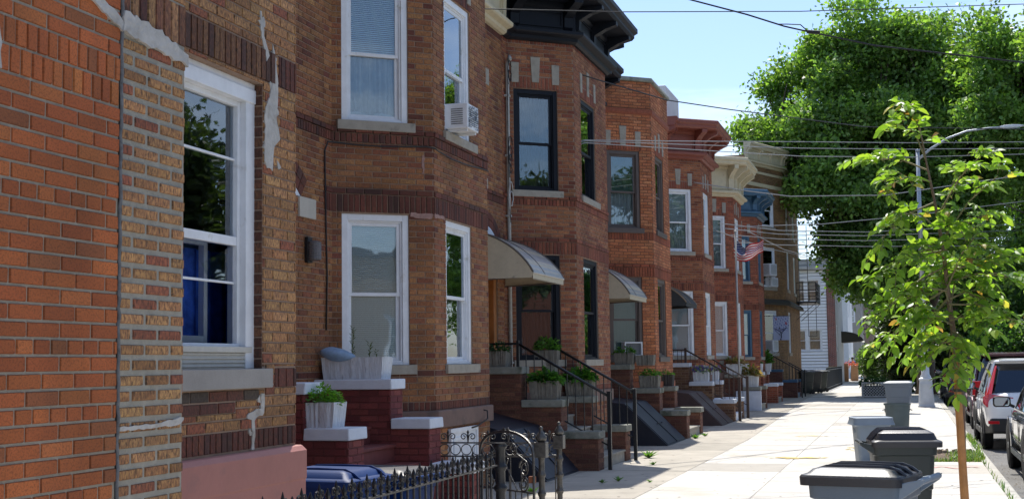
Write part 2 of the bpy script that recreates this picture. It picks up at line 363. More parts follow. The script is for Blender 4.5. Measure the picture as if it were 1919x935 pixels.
# ------------------------------------------------------------ ground
CONC = mat('sidewalk_concrete', attr=True, rough=.9, noise=(3, .10), bump=(90, .35), stain=[(.8, (.47, .435, .37), .58), (5, (.44, .41, .36), .66), (34, (.30, .28, .25), .735)])
YARDC = mat('yard_concrete', attr=True, rough=.92, noise=(2, .15), bump=(90, .4), stain=[(1.4, (.30, .27, .23), .6), (24, (.2, .19, .16), .72)])
JOINT = mat('joint_dirt', (.16, .14, .11), .95, noise=(20, .3))
ASPH = mat('asphalt', (.17, .165, .155), .9, noise=(1.2, .2), bump=(160, .8), stain=[(40, (.16, .15, .14), .62), (1.5, (.05, .05, .05), .66)])
SOIL = mat('soil', (.13, .09, .06), .95, noise=(14, .4), bump=(25, 1), stain=(18, (.27, .22, .16), .62))
GRND = mat('far_ground', (.10, .11, .07), .95, noise=(.3, .3))
b = MB(); b.face([(-900, -300, -.3), (900, -300, -.3), (900, 1500, -.3), (-900, 1500, -.3)]); struct(b.build('ground', GRND))
b = MB(); b.face([(1.16, -30, -.13), (9.4, -30, -.13), (9.4, 320, -.13), (1.16, 320, -.13)])
for i in range(14):
    pass
struct(b.build('road', ASPH))
b = MB(); b.box(1.05, 1.19, -30, 320, -.28, .0); b.box(9.4, 9.55, -30, 320, -.28, 0); struct(b.build('curb', mat('curb_concrete', (.45, .43, .38), .9, noise=(6, .2), bump=(80, .5), stain=(3, (.3, .28, .24), .58)), bevel=.015))
def xb(y):   # inner edge of the public sidewalk
    return -3.15 if y < 28 else -3.15-.9*min(1, (y-28)/29)
b = MB(); y = -6.0; i = 0
PIT = (.22, 1.05, 22.0, 24.45)
b.face([(-4.3, -6, -.012), (PIT[0], -6, -.012), (PIT[0], 320, -.012), (-4.3, 320, -.012)], 1, (.1, .1, .1))
for (ya, yb) in ((-6, PIT[2]), (PIT[3], 320)): b.face([(PIT[0], ya, -.012), (1.05, ya, -.012), (1.05, yb, -.012), (PIT[0], yb, -.012)], 1, (.1, .1, .1))
rs = random.Random(3)
def slab(b, x0, x1, xa, xbb, y0, y1, col, tilt=0):
    g = .009; t = [rs.uniform(-.003, .003) for _ in range(4)]
    p = [(x0+g, y0+g, t[0]), (x1-g, y0+g, t[1]), (xbb-g, y1-g, t[2]), (xa+g, y1-g, t[3])]
    b.face(p, 0, col)
    q = [(a[0]+(g if k in (1, 2) else -g)*.8, a[1]+(-g if k < 2 else g)*.8, -.012) for k, a in enumerate(p)]
    for k in range(4): b.face([q[k], q[(k+1) % 4], p[(k+1) % 4], p[k]], 0, col)
while y < 200:
    st = 1.52; y1 = y+st
    for (c0, c1) in ((None, -1.82), (-1.82, -.35), (-.35, 1.05)):
        x0 = xb(y) if c0 is None else c0; xa = xb(y1) if c0 is None else c0
        k = rs.uniform(.93, 1.06); col = (.55*k, .525*k, .475*k)
        if rs.random() < .12: col = (.44*k, .41*k, .36*k)
        if c1 == 1.05 and y1 > PIT[2] and y < PIT[3]:
            slab(b, x0, PIT[0], xa, PIT[0], y, y1, col)
            if y < PIT[2]: slab(b, PIT[0], c1, PIT[0], c1, y, PIT[2], col)
            if y1 > PIT[3]: slab(b, PIT[0], c1, PIT[0], c1, PIT[3], y1, col)
        else: slab(b, x0, c1, xa, c1, y, y1, col)
    y = y1; i += 1
struct(b.build('sidewalk', [CONC, JOINT]))
b = MB(); b.face([(-6.6, -6, -.014), (-3.1, -6, -.014), (-3.1, 260, -.014), (-6.6, 260, -.014)], 1, (.1, .1, .1)); y = -6
while y < 200:
    y1 = y+rs.choice((1.8, 2.4, 3.0, 2.1)); k = rs.uniform(.88, 1.06)
    ys = [y, y1] if not (y < 28 < y1) else [y, 28.0, y1]
    slab(b, -4.62, xb(y), -4.62, xb(y1), y, y1, (.42*k, .385*k, .325*k)); k = rs.uniform(.85, 1.05)
    slab(b, -6.6, -4.62, -6.6, -4.62, y, y1, (.38*k, .345*k, .29*k))
    y = y1
struct(b.build('front_path', [YARDC, JOINT]))
b = MB(); b.face([(9.55, -30, .0), (13.5, -30, .0), (13.5, 320, .0), (9.55, 320, .0)]); struct(b.build('pavement', mat('far_pavement', (.5, .48, .43), .9, noise=(2, .15))))
# tree pit soil
b = MB(); nx, ny = 14, 26; vs = []; fs = []
for j in range(ny+1):
    for i2 in range(nx+1):
        x = PIT[0]+(PIT[1]-PIT[0])*i2/nx; yy = PIT[2]+(PIT[3]-PIT[2])*j/ny
        e = min(i2, nx-i2, j, ny-j)
        vs.append((x, yy, -.04+(rs.uniform(0, .05) if e > 0 else -.03)))
for j in range(ny):
    for i2 in range(nx): a = j*(nx+1)+i2; fs.append((a, a+1, a+nx+2, a+nx+1))
b.mesh(vs, fs); struct(b.build('tree_pit_soil', SOIL, smooth=True))
# chunks of broken concrete heaved along the far edge of the pit
b = MB()
for k in range(26):
    x = PIT[0]+rs.uniform(0, .75); yy = PIT[3]-rs.uniform(.0, .22); s_ = rs.uniform(.02, .06)
    vv = [(x+rs.uniform(-s_, s_), yy+rs.uniform(-s_, s_), rs.uniform(-.02, .05)+(.03 if q > 3 else 0)) for q in range(8)]
    pts = [(x-s_, yy-s_, -.03), (x+s_, yy-s_, -.03), (x+s_, yy+s_, -.03), (x-s_, yy+s_, -.03), (x-s_*.7, yy-s_*.8, .03), (x+s_*.8, yy-s_*.6, .045), (x+s_*.7, yy+s_*.8, .04), (x-s_*.8, yy+s_*.6, .03)]
    pts = [(p[0]+rs.uniform(-.015, .015), p[1]+rs.uniform(-.015, .015), p[2]+rs.uniform(-.01, .01)) for p in pts]; b.hexa(pts)
o = b.build('concrete_rubble', mat('rubble', (.34, .27, .19), .95, noise=(18, .35), bump=(60, 1))); tag(o, 'broken concrete and root crumbs along the far edge of the tree pit', 'rubble'); struct(o, 'stuff')
GR = leafmat('grass_blade', .3)
def blades(b, spots, h=(.05, .14), w_=.006, cols=((.09, .20, .035), (.16, .28, .05), (.22, .27, .08))):
    for (x, y, z) in spots:
        a = rs.uniform(0, 6.28); hh = rs.uniform(*h); ln = rs.uniform(.2, .9)*hh; dx, dy = math.cos(a), math.sin(a); px, py = -dy*w_, dx*w_
        c = rs.choice(cols); k = rs.uniform(.8, 1.2); c = tuple(q*k for q in c)
        b.face([(x-px, y-py, z), (x+px, y+py, z), (x+px*.7+dx*ln*.4, y+py*.7+dy*ln*.4, z+hh*.65), (x-px*.7+dx*ln*.4, y-py*.7+dy*ln*.4, z+hh*.65)], 0, c)
        b.face([(x-px*.7+dx*ln*.4, y-py*.7+dy*ln*.4, z+hh*.65), (x+px*.7+dx*ln*.4, y+py*.7+dy*ln*.4, z+hh*.65), (x+dx*ln, y+dy*ln, z+hh)], 0, c)
b = MB(); sp = []
for k in range(1500):
    x = rs.triangular(.55, 1.14, 1.0); yy = rs.triangular(22.0, 24.5, 23.0)
    sp.append((x, yy, -.03 if x < 1.05 else 0))
for k in range(260): sp.append((rs.gauss(1.13, .03), rs.choice((25.2, 26.6, 27.6, 28.6))+rs.gauss(0, .35), 0))
for k in range(220): sp.append((rs.uniform(.3, .9), rs.gauss(22.2, .1), -.03))
for k in range(50): sp.append((rs.gauss(1.06, .015), rs.uniform(16, 22), -.005))
blades(b, sp, (.03, .11), .007); o = b.build('grass', GR); tag(o, 'green weedy grass spilling out of the tree pit at the kerb', 'grass'); struct(o, 'stuff')
# leaf litter and grit in the gutter
b = MB()
for k in range(700):
    x = 1.2+abs(rs.gauss(0, .22)); yy = rs.uniform(14, 42); s_ = rs.uniform(.006, .022); a = rs.uniform(0, 3.14); c, s2 = math.cos(a)*s_, math.sin(a)*s_
    k_ = rs.uniform(.5, 1.2); b.face([(x-c, yy-s2, -.122), (x+s2*.6, yy-c*.6, -.118), (x+c, yy+s2, -.121), (x-s2*.6, yy+c*.6, -.119)], 0, (.22*k_, .16*k_, .09*k_))
o = b.build('leaf_litter', mat('litter', attr=True, rough=.9)); tag(o, 'dry leaf litter and grit scattered along the gutter', 'litter'); struct(o, 'stuff')
# spray paint marks on the slabs
def splat(name, cx, cy, rx, ry, colr, label, z=.006, n=26, line=None):
    b = MB()
    for k in range(n):
        if line: t = k/(n-1); x = cx+(t-.5)*rx*2; yy = cy+math.sin(t*9)*ry*.5; r_ = .03
        else: x = cx+rs.gauss(0, rx*.45); yy = cy+rs.gauss(0, ry*.45); r_ = rs.uniform(.02, .09)*max(rx, .3)*2
        pts = [(x+r_*rs.uniform(.7, 1.3)*math.cos(a*.785), yy+r_*rs.uniform(.7, 1.3)*math.sin(a*.785), z+k*.0002) for a in range(8)]; b.face(pts)
    return tag(b.build(name, colr), label, 'paint mark')
YPM = mat('spray_yellow', (.66, .50, .16), .8, noise=(8, .2)); PKM = mat('spray_pink', (.72, .36, .32), .8, noise=(8, .2))
splat('spray_mark', -1.75, 22.6, .5, .22, YPM, 'pale yellow spray mark on the slab joint in mid sidewalk')
splat('spray_mark', -2.0, 29.0, .3, .3, YPM, 'faint yellow spray mark farther up the sidewalk, farther from the kerb')
splat('spray_mark', -.95, 25.0, .25, .4, YPM, 'yellow spray mark left of the light grey bin')
splat('spray_mark', -.75, 17.2, .22, .3, YPM, 'yellow spray mark close behind the nearest grey bin')
splat('spray_mark', .62, 20.8, .3, .3, PKM, 'pink spray squiggle on the slab in front of the tree pit', line=True, n=34)
# weeds in cracks
def weed(x, y, s, label, n=16):
    b = MB()
    for k in range(n):
        a = rs.uniform(0, 6.28); r_ = rs.uniform(.2, 1)*s; h = rs.uniform(.3, 1)*s*.7; lw = s*.16
        dx, dy = math.cos(a), math.sin(a); c0 = (x+dx*r_*.3, y+dy*r_*.3, h*.4); t = (x+dx*r_, y+dy*r_, h)
        g = rs.uniform(.7, 1.2); b.face([(x, y, 0), (c0[0]-dy*lw, c0[1]+dx*lw, c0[2]+.01), t, (c0[0]+dy*lw, c0[1]-dx*lw, c0[2])], 0, (.13*g, .27*g, .05*g))
    return tag(b.build('weed', GR), label, 'weed')
weed(-3.95, 17.7, .09, 'small weed in the yard crack nearest the iron gate'); weed(-3.8, 18.0, .11, 'slightly bigger weed beside it in the same yard crack')
weed(-3.35, 17.9, .07, 'small weed in the crack where the yard meets the sidewalk'); weed(-3.85, 20.9, .09, 'lone weed in front of the railed stoop steps')
weed(-4.2, 22.4, .2, 'leafy weed behind the far newel post of the railed stoop', 30); weed(-4.28, 28.05, .16, 'weed tuft at the foot of the second stoop pier', 26); weed(-4.2, 28.9, .12, 'weed growing by the lowest step of the second stoop', 20)
weed(-4.5, 16.2, .14, 'weed at the foot of the dark hatch behind the gate posts', 24)
b = MB(); rk = random.Random(21)
for (x0, y0, dx, dy, n) in ((-2.9, 19.2, .9, .5, 18), (-1.2, 26.5, .7, -.9, 16), (-4.4, 24.3, 1.1, .2, 16), (-2.4, 34, 1.2, 1.5, 16), (.1, 17.5, .8, .35, 14), (-4.0, 33.2, .9, .8, 14)):
    p = [(x0, y0)]
    for k in range(n): p.append((p[-1][0]+dx/n+rk.uniform(-.03, .03), p[-1][1]+dy/n+rk.uniform(-.05, .05)))
    for k in range(n):
        w_ = .004+.004*rk.random(); b.face([(p[k][0]-w_, p[k][1]-w_, .0045), (p[k][0]+w_, p[k][1]-w_, .0045), (p[k+1][0]+w_, p[k+1][1]+w_, .0045), (p[k+1][0]-w_, p[k+1][1]+w_, .0045)])
struct(tag(b.build('crack', mat('crack_dark', (.10, .085, .07), .95)), 'fine dark cracks wandering across several sidewalk slabs', 'crack'), 'stuff')
b = MB()
for k in range(520):
    x = rk.uniform(-4.4, .95); y = rk.uniform(14, 60); r_ = rk.uniform(.008, .026); b.face([(x+r_*rk.uniform(.7, 1.2)*math.cos(a*1.047), y+r_*rk.uniform(.7, 1.3)*math.sin(a*1.047), .0042) for a in range(6)])
struct(tag(b.build('gum_spots', mat('gum_dark', (.16, .145, .13), .9)), 'old dark gum spots dotted over the sidewalk slabs', 'gum spots'), 'stuff')
# ------------------------------------------------------------ houses
XM, XF, BD = -6.25, -5.3, .80     # main wall, bay front, bay side run along the street
P_OR = [((.43, .118, .034), 6), ((.39, .105, .031), 5), ((.46, .145, .042), 2), ((.31, .105, .038), 1.2)]
P_TAN = [((.35, .17, .074), 5), ((.31, .145, .062), 4), ((.37, .19, .085), 2.5), ((.26, .085, .046), 1.8)]
P_MIX = [((.28, .118, .048), 5), ((.25, .098, .042), 5), ((.22, .075, .038), 3), ((.31, .145, .06), 2), ((.15, .046, .03), .8)]
P_DK = [((.115, .034, .024), 4), ((.15, .045, .03), 3), ((.075, .03, .026), 2)]
P_H3 = [((.29, .112, .053), 5), ((.25, .088, .043), 4), ((.20, .058, .034), 3), ((.33, .145, .072), 1.2)]
P_H3D = [((.21, .058, .036), 4), ((.26, .08, .045), 3), ((.14, .04, .028), 1)]
P_H4 = [((.44, .15, .065), 5), ((.38, .12, .05), 4), ((.47, .18, .085), 2)]
P_H4D = [((.24, .065, .035), 4), ((.30, .08, .04), 3)]
P_H5 = [((.34, .12, .055), 5), ((.27, .085, .04), 4), ((.22, .06, .032), 2)]
P_H6 = [((.34, .09, .045), 5), ((.28, .07, .038), 4), ((.22, .055, .03), 2)]
P_H8 = [((.27, .15, .065), 5), ((.22, .115, .05), 3)]
P_STOOP = [((.15, .06, .042), 4), ((.12, .045, .034), 3), ((.19, .08, .05), 2)]
P_RED = [((.22, .050, .045), 4), ((.19, .042, .04), 3), ((.25, .06, .05), 2)]
def ring(b, F, u0, u1, z0, z1, wd, w0, w1, m=0, wb=None):
    wb = wd if wb is None else wb
    b.fbox(F, u0, u0+wd, w0, w1, z0, z1, m); b.fbox(F, u1-wd, u1, w0, w1, z0, z1, m)
    b.fbox(F, u0+wd, u1-wd, w0, w1, z1-wd, z1, m); b.fbox(F, u0+wd, u1-wd, w0, w1, z0, z0+wb, m)
def window(H, F, o, fm,  blind='slats', low='curtain', fw=.075, inset=.05, mid=.52, sash=.04, bm=None, lm=None, label=None, bdepth=.075):
    u0, u1, z0, z1 = o
    b = MB(); ring(b, F, u0, u1, z0, z1, fw, -inset-.06, -inset+.035, wb=.03); ring(b, F, u0+fw, u1-fw, z0+.03, z1-fw, .02, -inset-.06, -inset+.012)
    fr = b.build('window', fm, H, bevel=.004)
    if label: fr['label'] = label
    a0, a1, c0, c1 = u0+fw+.02, u1-fw-.02, z0+.05, z1-fw-.02; zm = c0+(c1-c0)*(1-mid)
    b = MB(); ring(b, F, a0, a1, zm-.02, c1, sash, -inset-.03, -inset-.005); ring(b, F, a0, a1, c0, zm+.02, sash, -inset-.062, -inset-.035); b.build('sash', fm, fr, bevel=.003)
    b = MB(); b.fbox(F, a0+sash, a1-sash, -inset-.02, -inset-.015, zm+.02, c1-sash); b.fbox(F, a0+sash, a1-sash, -inset-.052, -inset-.047, c0+sash, zm-.02); b.build('pane', GLASS, fr)
    if blind:
        b = MB(); zt = c1; zb = {'slats': c0+sash, 'half': zm-.02, 'short': c1-.45*(c1-c0)}.get(blind, c0)
        z = zb
        while z < zt: b.hexa([F.pt(a0+.02, -inset-bdepth+.016, z), F.pt(a1-.02, -inset-bdepth+.016, z), F.pt(a1-.02, -inset-bdepth, z+.018), F.pt(a0+.02, -inset-bdepth, z+.018), F.pt(a0+.02, -inset-bdepth+.018, z+.003), F.pt(a1-.02, -inset-bdepth+.018, z+.003), F.pt(a1-.02, -inset-bdepth+.002, z+.021), F.pt(a0+.02, -inset-bdepth+.002, z+.021)]); z += .0235
        b.build('blind', bm or BLIND, fr)
    if low:
        b = MB(); n = 26; d = -inset-bdepth-.03; pts = []
        zt = c1 if not blind or low == 'full' else zm+.02
        for k in range(n+1): u = a0+(a1-a0)*k/n; pts.append((u, d+.022*math.sin(k*1.9)+.01*math.sin(k*.7)))
        for k in range(n): b.face([F.pt(pts[k][0], pts[k][1], c0), F.pt(pts[k+1][0], pts[k+1][1], c0), F.pt(pts[k+1][0], pts[k+1][1], zt), F.pt(pts[k][0], pts[k][1], zt)])
        b.build('curtain', lm or CURT, fr, smooth=True)
    return fr
def sill(H, F, u0, u1, z1, h=.11, m=None, proud=.045, name='window_sill'):
    b = MB(); b.fbox(F, u0, u1, -.04, proud, z1-h, z1); return b.build(name, m or STONE, H, bevel=.006)
def bracket(b, F, u, z0, z1, dep, wd=.16):
    """scrolled bracket under an eave"""
    prof = [(0.02, z0), (.06, z0-.02), (.11, z0+.03), (.12, z0+(z1-z0)*.45), (dep*.62, z1-(z1-z0)*.3), (dep, z1-(z1-z0)*.16), (dep, z1), (0.02, z1)]
    n = len(prof); b.mesh([F.pt(u-wd/2, w_, z) for w_, z in prof]+[F.pt(u+wd/2, w_, z) for w_, z in prof], [tuple(range(n)), tuple(range(2*n-1, n-1, -1))]+[(i, n+i, n+(i+1) % n, (i+1) % n) for i in range(n)])
def cornice(H, path, faces, z0, z1, dep, m, topm=None, name='cornice', brk=1.05):
    """z0 bottom of frieze, z1 top of eave"""
    h = z1-z0; e = z1-.24
    b = MB(); sweep(b, path, [(-.05, z0), (.05, z0), (.10, z0+.03), (.11, z0+.08), (.2, z0+.11), (.22, z0+.13), (.22, z0+.18), (.06, z0+.23), (.06, e-.1), (.11, e-.06), (.11, e), (dep-.1, e), (dep-.06, e+.05), (dep-.06, e+.1), (dep, e+.14), (dep, z1-.02), (dep-.02, z1), (-.05, z1)])
    c = b.build(name, m, H, bevel=.0)
    for F in faces:
        if F.L < .5: continue
        n = max(2, round(F.L/brk)+1)
        for k in range(n): b = MB(); bracket(b, F, .12+(F.L-.24)*k/(n-1), z0+.24, e, dep-.08); b.build('bracket', m, c, fixn=True)
    for F in faces:
        if F.L > .5:
            n = max(2, round(F.L/brk)+1)
            for k in range(n-1):
                a0 = .12+(F.L-.24)*k/(n-1)+.1; a1 = .12+(F.L-.24)*(k+1)/(n-1)-.1
                if a1-a0 > .08: b = MB(); ring(b, F, a0, a1, z0+.26, e-.14, .025, .06, .085); b.build('frieze_panel', m, c)
    return c
def stones(H, F, u0, u1, z, hs, m=None, wd=.13):
    for k, u in enumerate((u0+.03, (u0+u1)/2, u1-.03)):
        b = MB(); t = 1 if k == 1 else 0; zz = z+(0 if t else -.02); h = hs+(.09 if t else 0)
        w0, w1 = wd/2, wd/2+.025*(1 if t else .3)
        b.hexa([F.pt(u-w0, .022, zz), F.pt(u+w0, .022, zz), F.pt(u+w0, -.03, zz), F.pt(u-w0, -.03, zz), F.pt(u-w1, .022, zz+h), F.pt(u+w1, .022, zz+h), F.pt(u+w1, -.03, zz+h), F.pt(u-w1, -.03, zz+h)]); b.build('keystone', m or STONE, H, bevel=.005)
def archring(b, F, uc, hw, zs, rise, th=.2, pal=P_DK, m=0, n=17, up=False):
    """segmental arch of rowlock bricks standing proud of the wall"""
    Rr = (hw*hw+rise*rise)/(2*rise); zc = zs+rise-Rr; a0 = math.asin(hw/Rr)
    for k in range(n):
        t0 = -a0+2*a0*k/n+.004; t1 = -a0+2*a0*(k+1)/n-.004
        for (ra, rb) in ((Rr, Rr+th*.5-.005), (Rr+th*.5+.005, Rr+th)):
            p = [(uc+math.sin(t0)*ra, zc+math.cos(t0)*ra), (uc+math.sin(t1)*ra, zc+math.cos(t1)*ra), (uc+math.sin(t1)*rb, zc+math.cos(t1)*rb), (uc+math.sin(t0)*rb, zc+math.cos(t0)*rb)]
            c = pick(pal); q = [F.pt(x, .018, z) for x, z in p]+[F.pt(x, -.02, z) for x, z in p]
            i = len(b.v); b.v.extend(q)
            for fc in ((0, 1, 2, 3), (0, 4, 5, 1), (1, 5, 6, 2), (2, 6, 7, 3), (3, 7, 4, 0)):
                b.f.append(tuple(i+x for x in fc)); b.m.append(m); b.c.append(c); b.uv.append([(p[0][0], p[0][1]), (p[1][0], p[1][1]), (p[2][0], p[2][1]), (p[3][0], p[3][1])] if fc == (0, 1, 2, 3) else [(0, 0)]*4)
def row_house(label, Y0, Y1, YA, YB, zt, pal, pald, brick, mort, wm, sm, dz=0, corn=None, parapet=None, stonesm=STONE, base=BROWN, doorc=None, upblind='half', lowblind='slats', upm=None, keyst=True, lowc='curtain', lcm=None, door_hw=.58, window_w=(.12, .93), fw=.075, frontw=(.42, 1.42), baselab=None, banded=True):
    H = thing('row_house', label, 'row house', ((XM+XF)/2, (YA+YB)/2, 0), 'brick row houses with bays along the left side')
    S0, S1 = (XM, Y0-BD), (XM, Y1+BD)
    Fm = Face((XM, YA), S0); Fs = Face(S0, (XF, Y0)); Ff = Face((XF, Y0), (XF, Y1)); Fk = Face((XF, Y1), S1); Fe = Face(S1, (XM, YB))
    zl0, zl1, zu0, zu1 = 1.60+dz, 3.34+dz, 4.42+dz, 6.13+dz
    a, c = window_w; fa, fc = frontw
    so = [(a, c, zl0, zl1), (a, c, zu0, zu1)]; fo = [(fa, fc, zl0, zl1), (fa, fc, zu0, zu1)]; ko = [(Fk.L-c, Fk.L-a, zl0, zl1), (Fk.L-c, Fk.L-a, zu0, zu1)]
    dc = Fe.L-.95 if Fe.L > 1.6 else Fe.L/2       # door centre
    du = dc-.55; eo = [(dc-door_hw, dc+door_hw, .95+dz, 3.45+dz), (du-.42, du+.42, zu0, 6.0+dz)]
    z0 = -.05
    bands = [(1.07+dz, 1.175+dz, 'R', pald), (1.47+dz, 1.54+dz, 'S', pald), (3.36+dz, 3.57+dz, 'V', pald, .014), (3.57+dz, 3.64+dz, 'S', pald, .02), (4.17+dz, 4.28+dz, 'R', pald, .02), (4.28+dz, 4.345+dz, 'S', pald, .03), (6.9+dz, 7.0+dz, 'R', pald)]
    if not banded: bands = [bands[2], bands[3], (4.17+dz, 4.345+dz, 'V', pald, .01)]
    b = MB()
    for F, ops in ((Fm, []), (Fs, so), (Ff, fo), (Fk, ko), (Fe, eo)):
        if F.L < .02: continue
        panel(b, F, z0, zt, ops, m=1, md=1)
        extra = []
        if F in (Fs, Ff) and keyst:
            o = ops[1]; extra = [(zu1+.02, zu1+.22, 'V', pald, .008, o[0]-.05, o[1]+.05)]
        bricks(b, F, 1.07+dz, zt-.0, ops, pal, [x for x in bands if x[0] < zt]+extra, m=0, phase=random.random()*.2)
        bricks(b, F, 0, .86+dz, [], pal, [], m=0)
    for uc_, hw, zs, rise, op in ((dc, door_hw+.06, 3.42+dz, .34, 0), (dc, .5, 6.05+dz, .26, 1)):
        archring(b, Fe, uc_ if op == 0 else du, hw, zs, rise, .22, pald)
    # closing: back, party walls, roof
    xb_ = -16.0
    b.face([(xb_, YA, z0), (XM, YA, z0), (XM, YA, zt), (xb_, YA, zt)], 2, pal[0][0]); b.face([(XM, YB, z0), (xb_, YB, z0), (xb_, YB, zt), (XM, YB, zt)], 2, pal[0][0])
    b.face([(xb_, YB, z0), (xb_, YA, z0), (xb_, YA, zt), (xb_, YB, zt)], 2, pal[0][0])
    b.build('wall', [brick, mort, mat('side_brick', attr=True, rough=.9, noise=(12, .3))], H)
    b = MB(); t = zt-.03
    b.face([(xb_, YA, t), (XM, YA, t), (XM, Y0-BD, t), (XF, Y0, t), (XF, Y1, t), (XM, Y1+BD, t), (XM, YB, t), (xb_, YB, t)]); b.build('roof', ROOFD, H)
    b = MB(); b.box(-15.8, XM-.5, YA+.05, YB-.05, .88+dz, .93+dz); b.box(-15.8, XM-.5, YA+.05, YB-.05, 3.75+dz, 3.85+dz); b.box(-9.6, -9.5, YA+.05, YB-.05, 0, zt-.2); b.build('interior', mat('interior_plaster', (.22, .2, .18), .9), H)
    path = [(XM, YA), S0, (XF, Y0), (XF, Y1), S1, (XM, YB)]
    if Fm.L < .02: path = path[1:]
    b = MB(); sweep(b, path, [(-.05, .86+dz), (.045, .86+dz), (.05, .87+dz), (.05, 1.05+dz), (.04, 1.065+dz), (-.05, 1.065+dz)]); bb = b.build('stone_base', base, H, bevel=.004)
    ws = []
    for F, o, up in ((Fs, so[0], 0), (Fs, so[1], 1), (Ff, fo[0], 0), (Ff, fo[1], 1), (Fk, ko[0], 0), (Fk, ko[1], 1), (Fe, eo[1], 1)):
        bl = (upblind if up else lowblind); ws.append(window(H, F, o, wm, blind=bl, low=lowc, lm=lcm, fw=fw, bm=upm))
        hsill = .11
        if F is Fs: sill(H, F, max(-.02, o[0]-.06), o[1]+.08, o[2], hsill, sm)
        elif F is Ff: sill(H, F, o[0]-.06, o[1]+(.2), o[2], hsill, sm)
        else: sill(H, F, o[0]-.05, o[1]+.05, o[2], hsill, sm)
    if keyst:
        for F, o in ((Fs, so[1]), (Ff, fo[1]), (Fk, ko[1])): stones(H, F, o[0], o[1], zu1+.12, .34, stonesm)
    # impost blocks by the arches
    for z_, hw in ((3.2+dz, door_hw+.06), (6.0+dz, .5)):
        for s_ in (-1, 1): b = MB(); u = (dc if z_ < 5 else du)+s_*(hw+.13); b.fbox(Fe, u-.11, u+.11, -.03, .024, z_, z_+.26); b.build('impost_block', stonesm, H, bevel=.005)
    for s_ in (-1, 1): b = MB(); u = du+s_*(.42+.1); b.fbox(Fe, u-.1, u+.1, -.03, .024, zu0-.12, zu0+.08); b.build('impost_block', stonesm, H, bevel=.005)
    # tympanum and door
    b = MB(); Rr = ((door_hw+.05)**2+.3**2)/.6; n = 14; pts = []
    for k in range(n+1):
        x = -door_hw+2*door_hw*k/n; pts.append((dc+x, 3.44+dz+max(0, math.sqrt(max(Rr*Rr-x*x, 0))-(Rr-.31))))
    for k in range(n): b.hexa([Fe.pt(pts[k][0], .012, 3.42+dz), Fe.pt(pts[k+1][0], .012, 3.42+dz), Fe.pt(pts[k+1][0], -.02, 3.42+dz), Fe.pt(pts[k][0], -.02, 3.42+dz), Fe.pt(pts[k][0], .012, pts[k][1]), Fe.pt(pts[k+1][0], .012, pts[k+1][1]), Fe.pt(pts[k+1][0], -.02, pts[k+1][1]), Fe.pt(pts[k][0], -.02, pts[k][1])])
    b.build('tympanum', WPAINT if doorc is not None else stonesm, H)
    dm = doorc or WHITE
    b = MB(); ring(b, Fe, dc-door_hw, dc+door_hw, .95+dz, 3.45+dz, .14, -.14, -.02, wb=.04); b.fbox(Fe, dc-door_hw+.14, dc+door_hw-.14, -.14, -.06, 2.95+dz, 3.05+dz); fr = b.build('door_frame', dm, H, bevel=.006)
    b = MB(); d0, d1 = dc-door_hw+.14, dc+door_hw-.14; b.fbox(Fe, d0, d1, -.16, -.11, .99+dz, 2.95+dz)
    for (za, zb) in ((1.1, 1.7), (1.8, 2.85)): ring(b, Fe, d0+.1, d1-.1, za+dz, zb+dz, .035, -.11, -.09)
    b.fbox(Fe, d0, d1, -.16, -.13, 3.05+dz, 3.32+dz); dd = b.build('door', dm, H, bevel=.004)
    b = MB(); b.lathe([(.012, 0), (.028, .02), (.03, .045), (.015, .06)], 10, Fe.pt(d0+.07, -.11, 1.95+dz), axis='x'); b.build('door_handle', mat('brass', (.5, .36, .12), .3, metal=1), dd)
    if corn: cornice(H, path, [F for F in (Fm, Fs, Ff, Fk, Fe)], corn[0]+dz, corn[1]+dz, corn[2], corn[3])
    if parapet:
        b = MB(); sweep(b, path, [(-.25, zt-.002), (.06, zt-.002), (.07, zt+.03), (.05, zt+.09), (-.25, zt+.11)]); b.build('coping', parapet, H, bevel=.006)
    return H, (Fm, Fs, Ff, Fk, Fe), ws, dc
# House B: tan and brown brick, white windows
HB, FB, WB, dB = row_house('tan and brown brick row house with white sash windows and an orange wood door', 14.9, 17.02, 13.88, 20.95, 7.45, P_MIX, P_DK, BR_RUG2, MORTT, WHITE, STONE, 0, corn=(7.0, 8.25, .5, CREAM), doorc=WOOD)
HC, FC, WC, dC = row_house('brick row house with navy black cornice and black window frames', 22.05, 24.6, 20.95, 28.2, 7.5, P_H3, P_H3D, BR_RUG2, MORTT, NAVY, STONE, .05, corn=(6.95, 7.86, .60, NAVY), doorc=NAVY, upblind=None, lowblind='half', lcm=mat('dark_pane_backing', (.02, .025, .022), .9), upm=mat('dark_blind', (.045, .055, .045), .7), frontw=(.5, 1.6))  # dark sheets added behind the panes so the windows read as unlit
HD, FD, WD, dD = row_house('orange brown brick row house with flat parapet and brown painted frames', 29.35, 31.55, 28.2, 35.4, 7.8, P_H4, P_H4D, BR_RUG2, MORTD, BROWNP, BROWNP, .10, parapet=STONEG, doorc=BROWNP, base=mat('orange_base', (.30, .10, .05), .8, noise=(8, .2)), upm=BLINDG, banded=False)
HE, FE_, WE, dE = row_house('brick row house with red brown bracketed cornice and white windows', 36.8, 39.1, 35.4, 42.7, 7.45, P_H5, P_H3D, BR_RUG2, MORTT, WHITE, STONE, .15, corn=(6.95, 7.98, .58, REDC), doorc=WHITE)
HF, FF, WF, dF = row_house('red brick row house with cream cornice, beyond the flagpole', 44.0, 46.3, 42.7, 49.9, 7.45, P_H6, P_H3D, BR_RUG2, MORTT, WHITE, STONE, .15, corn=(6.75, 8.0, .58, CREAM), doorc=WHITE)
HG, FG, WG, dG = row_house('red brick row house with blue cornice and blue window trim', 51.1, 53.4, 49.9, 56.6, 7.3, P_H6, P_H3D, BR_RUG2, MORTT, BLUEP, STONE, .12, corn=(6.85, 7.85, .5, BLUEP), doorc=BLUEP)
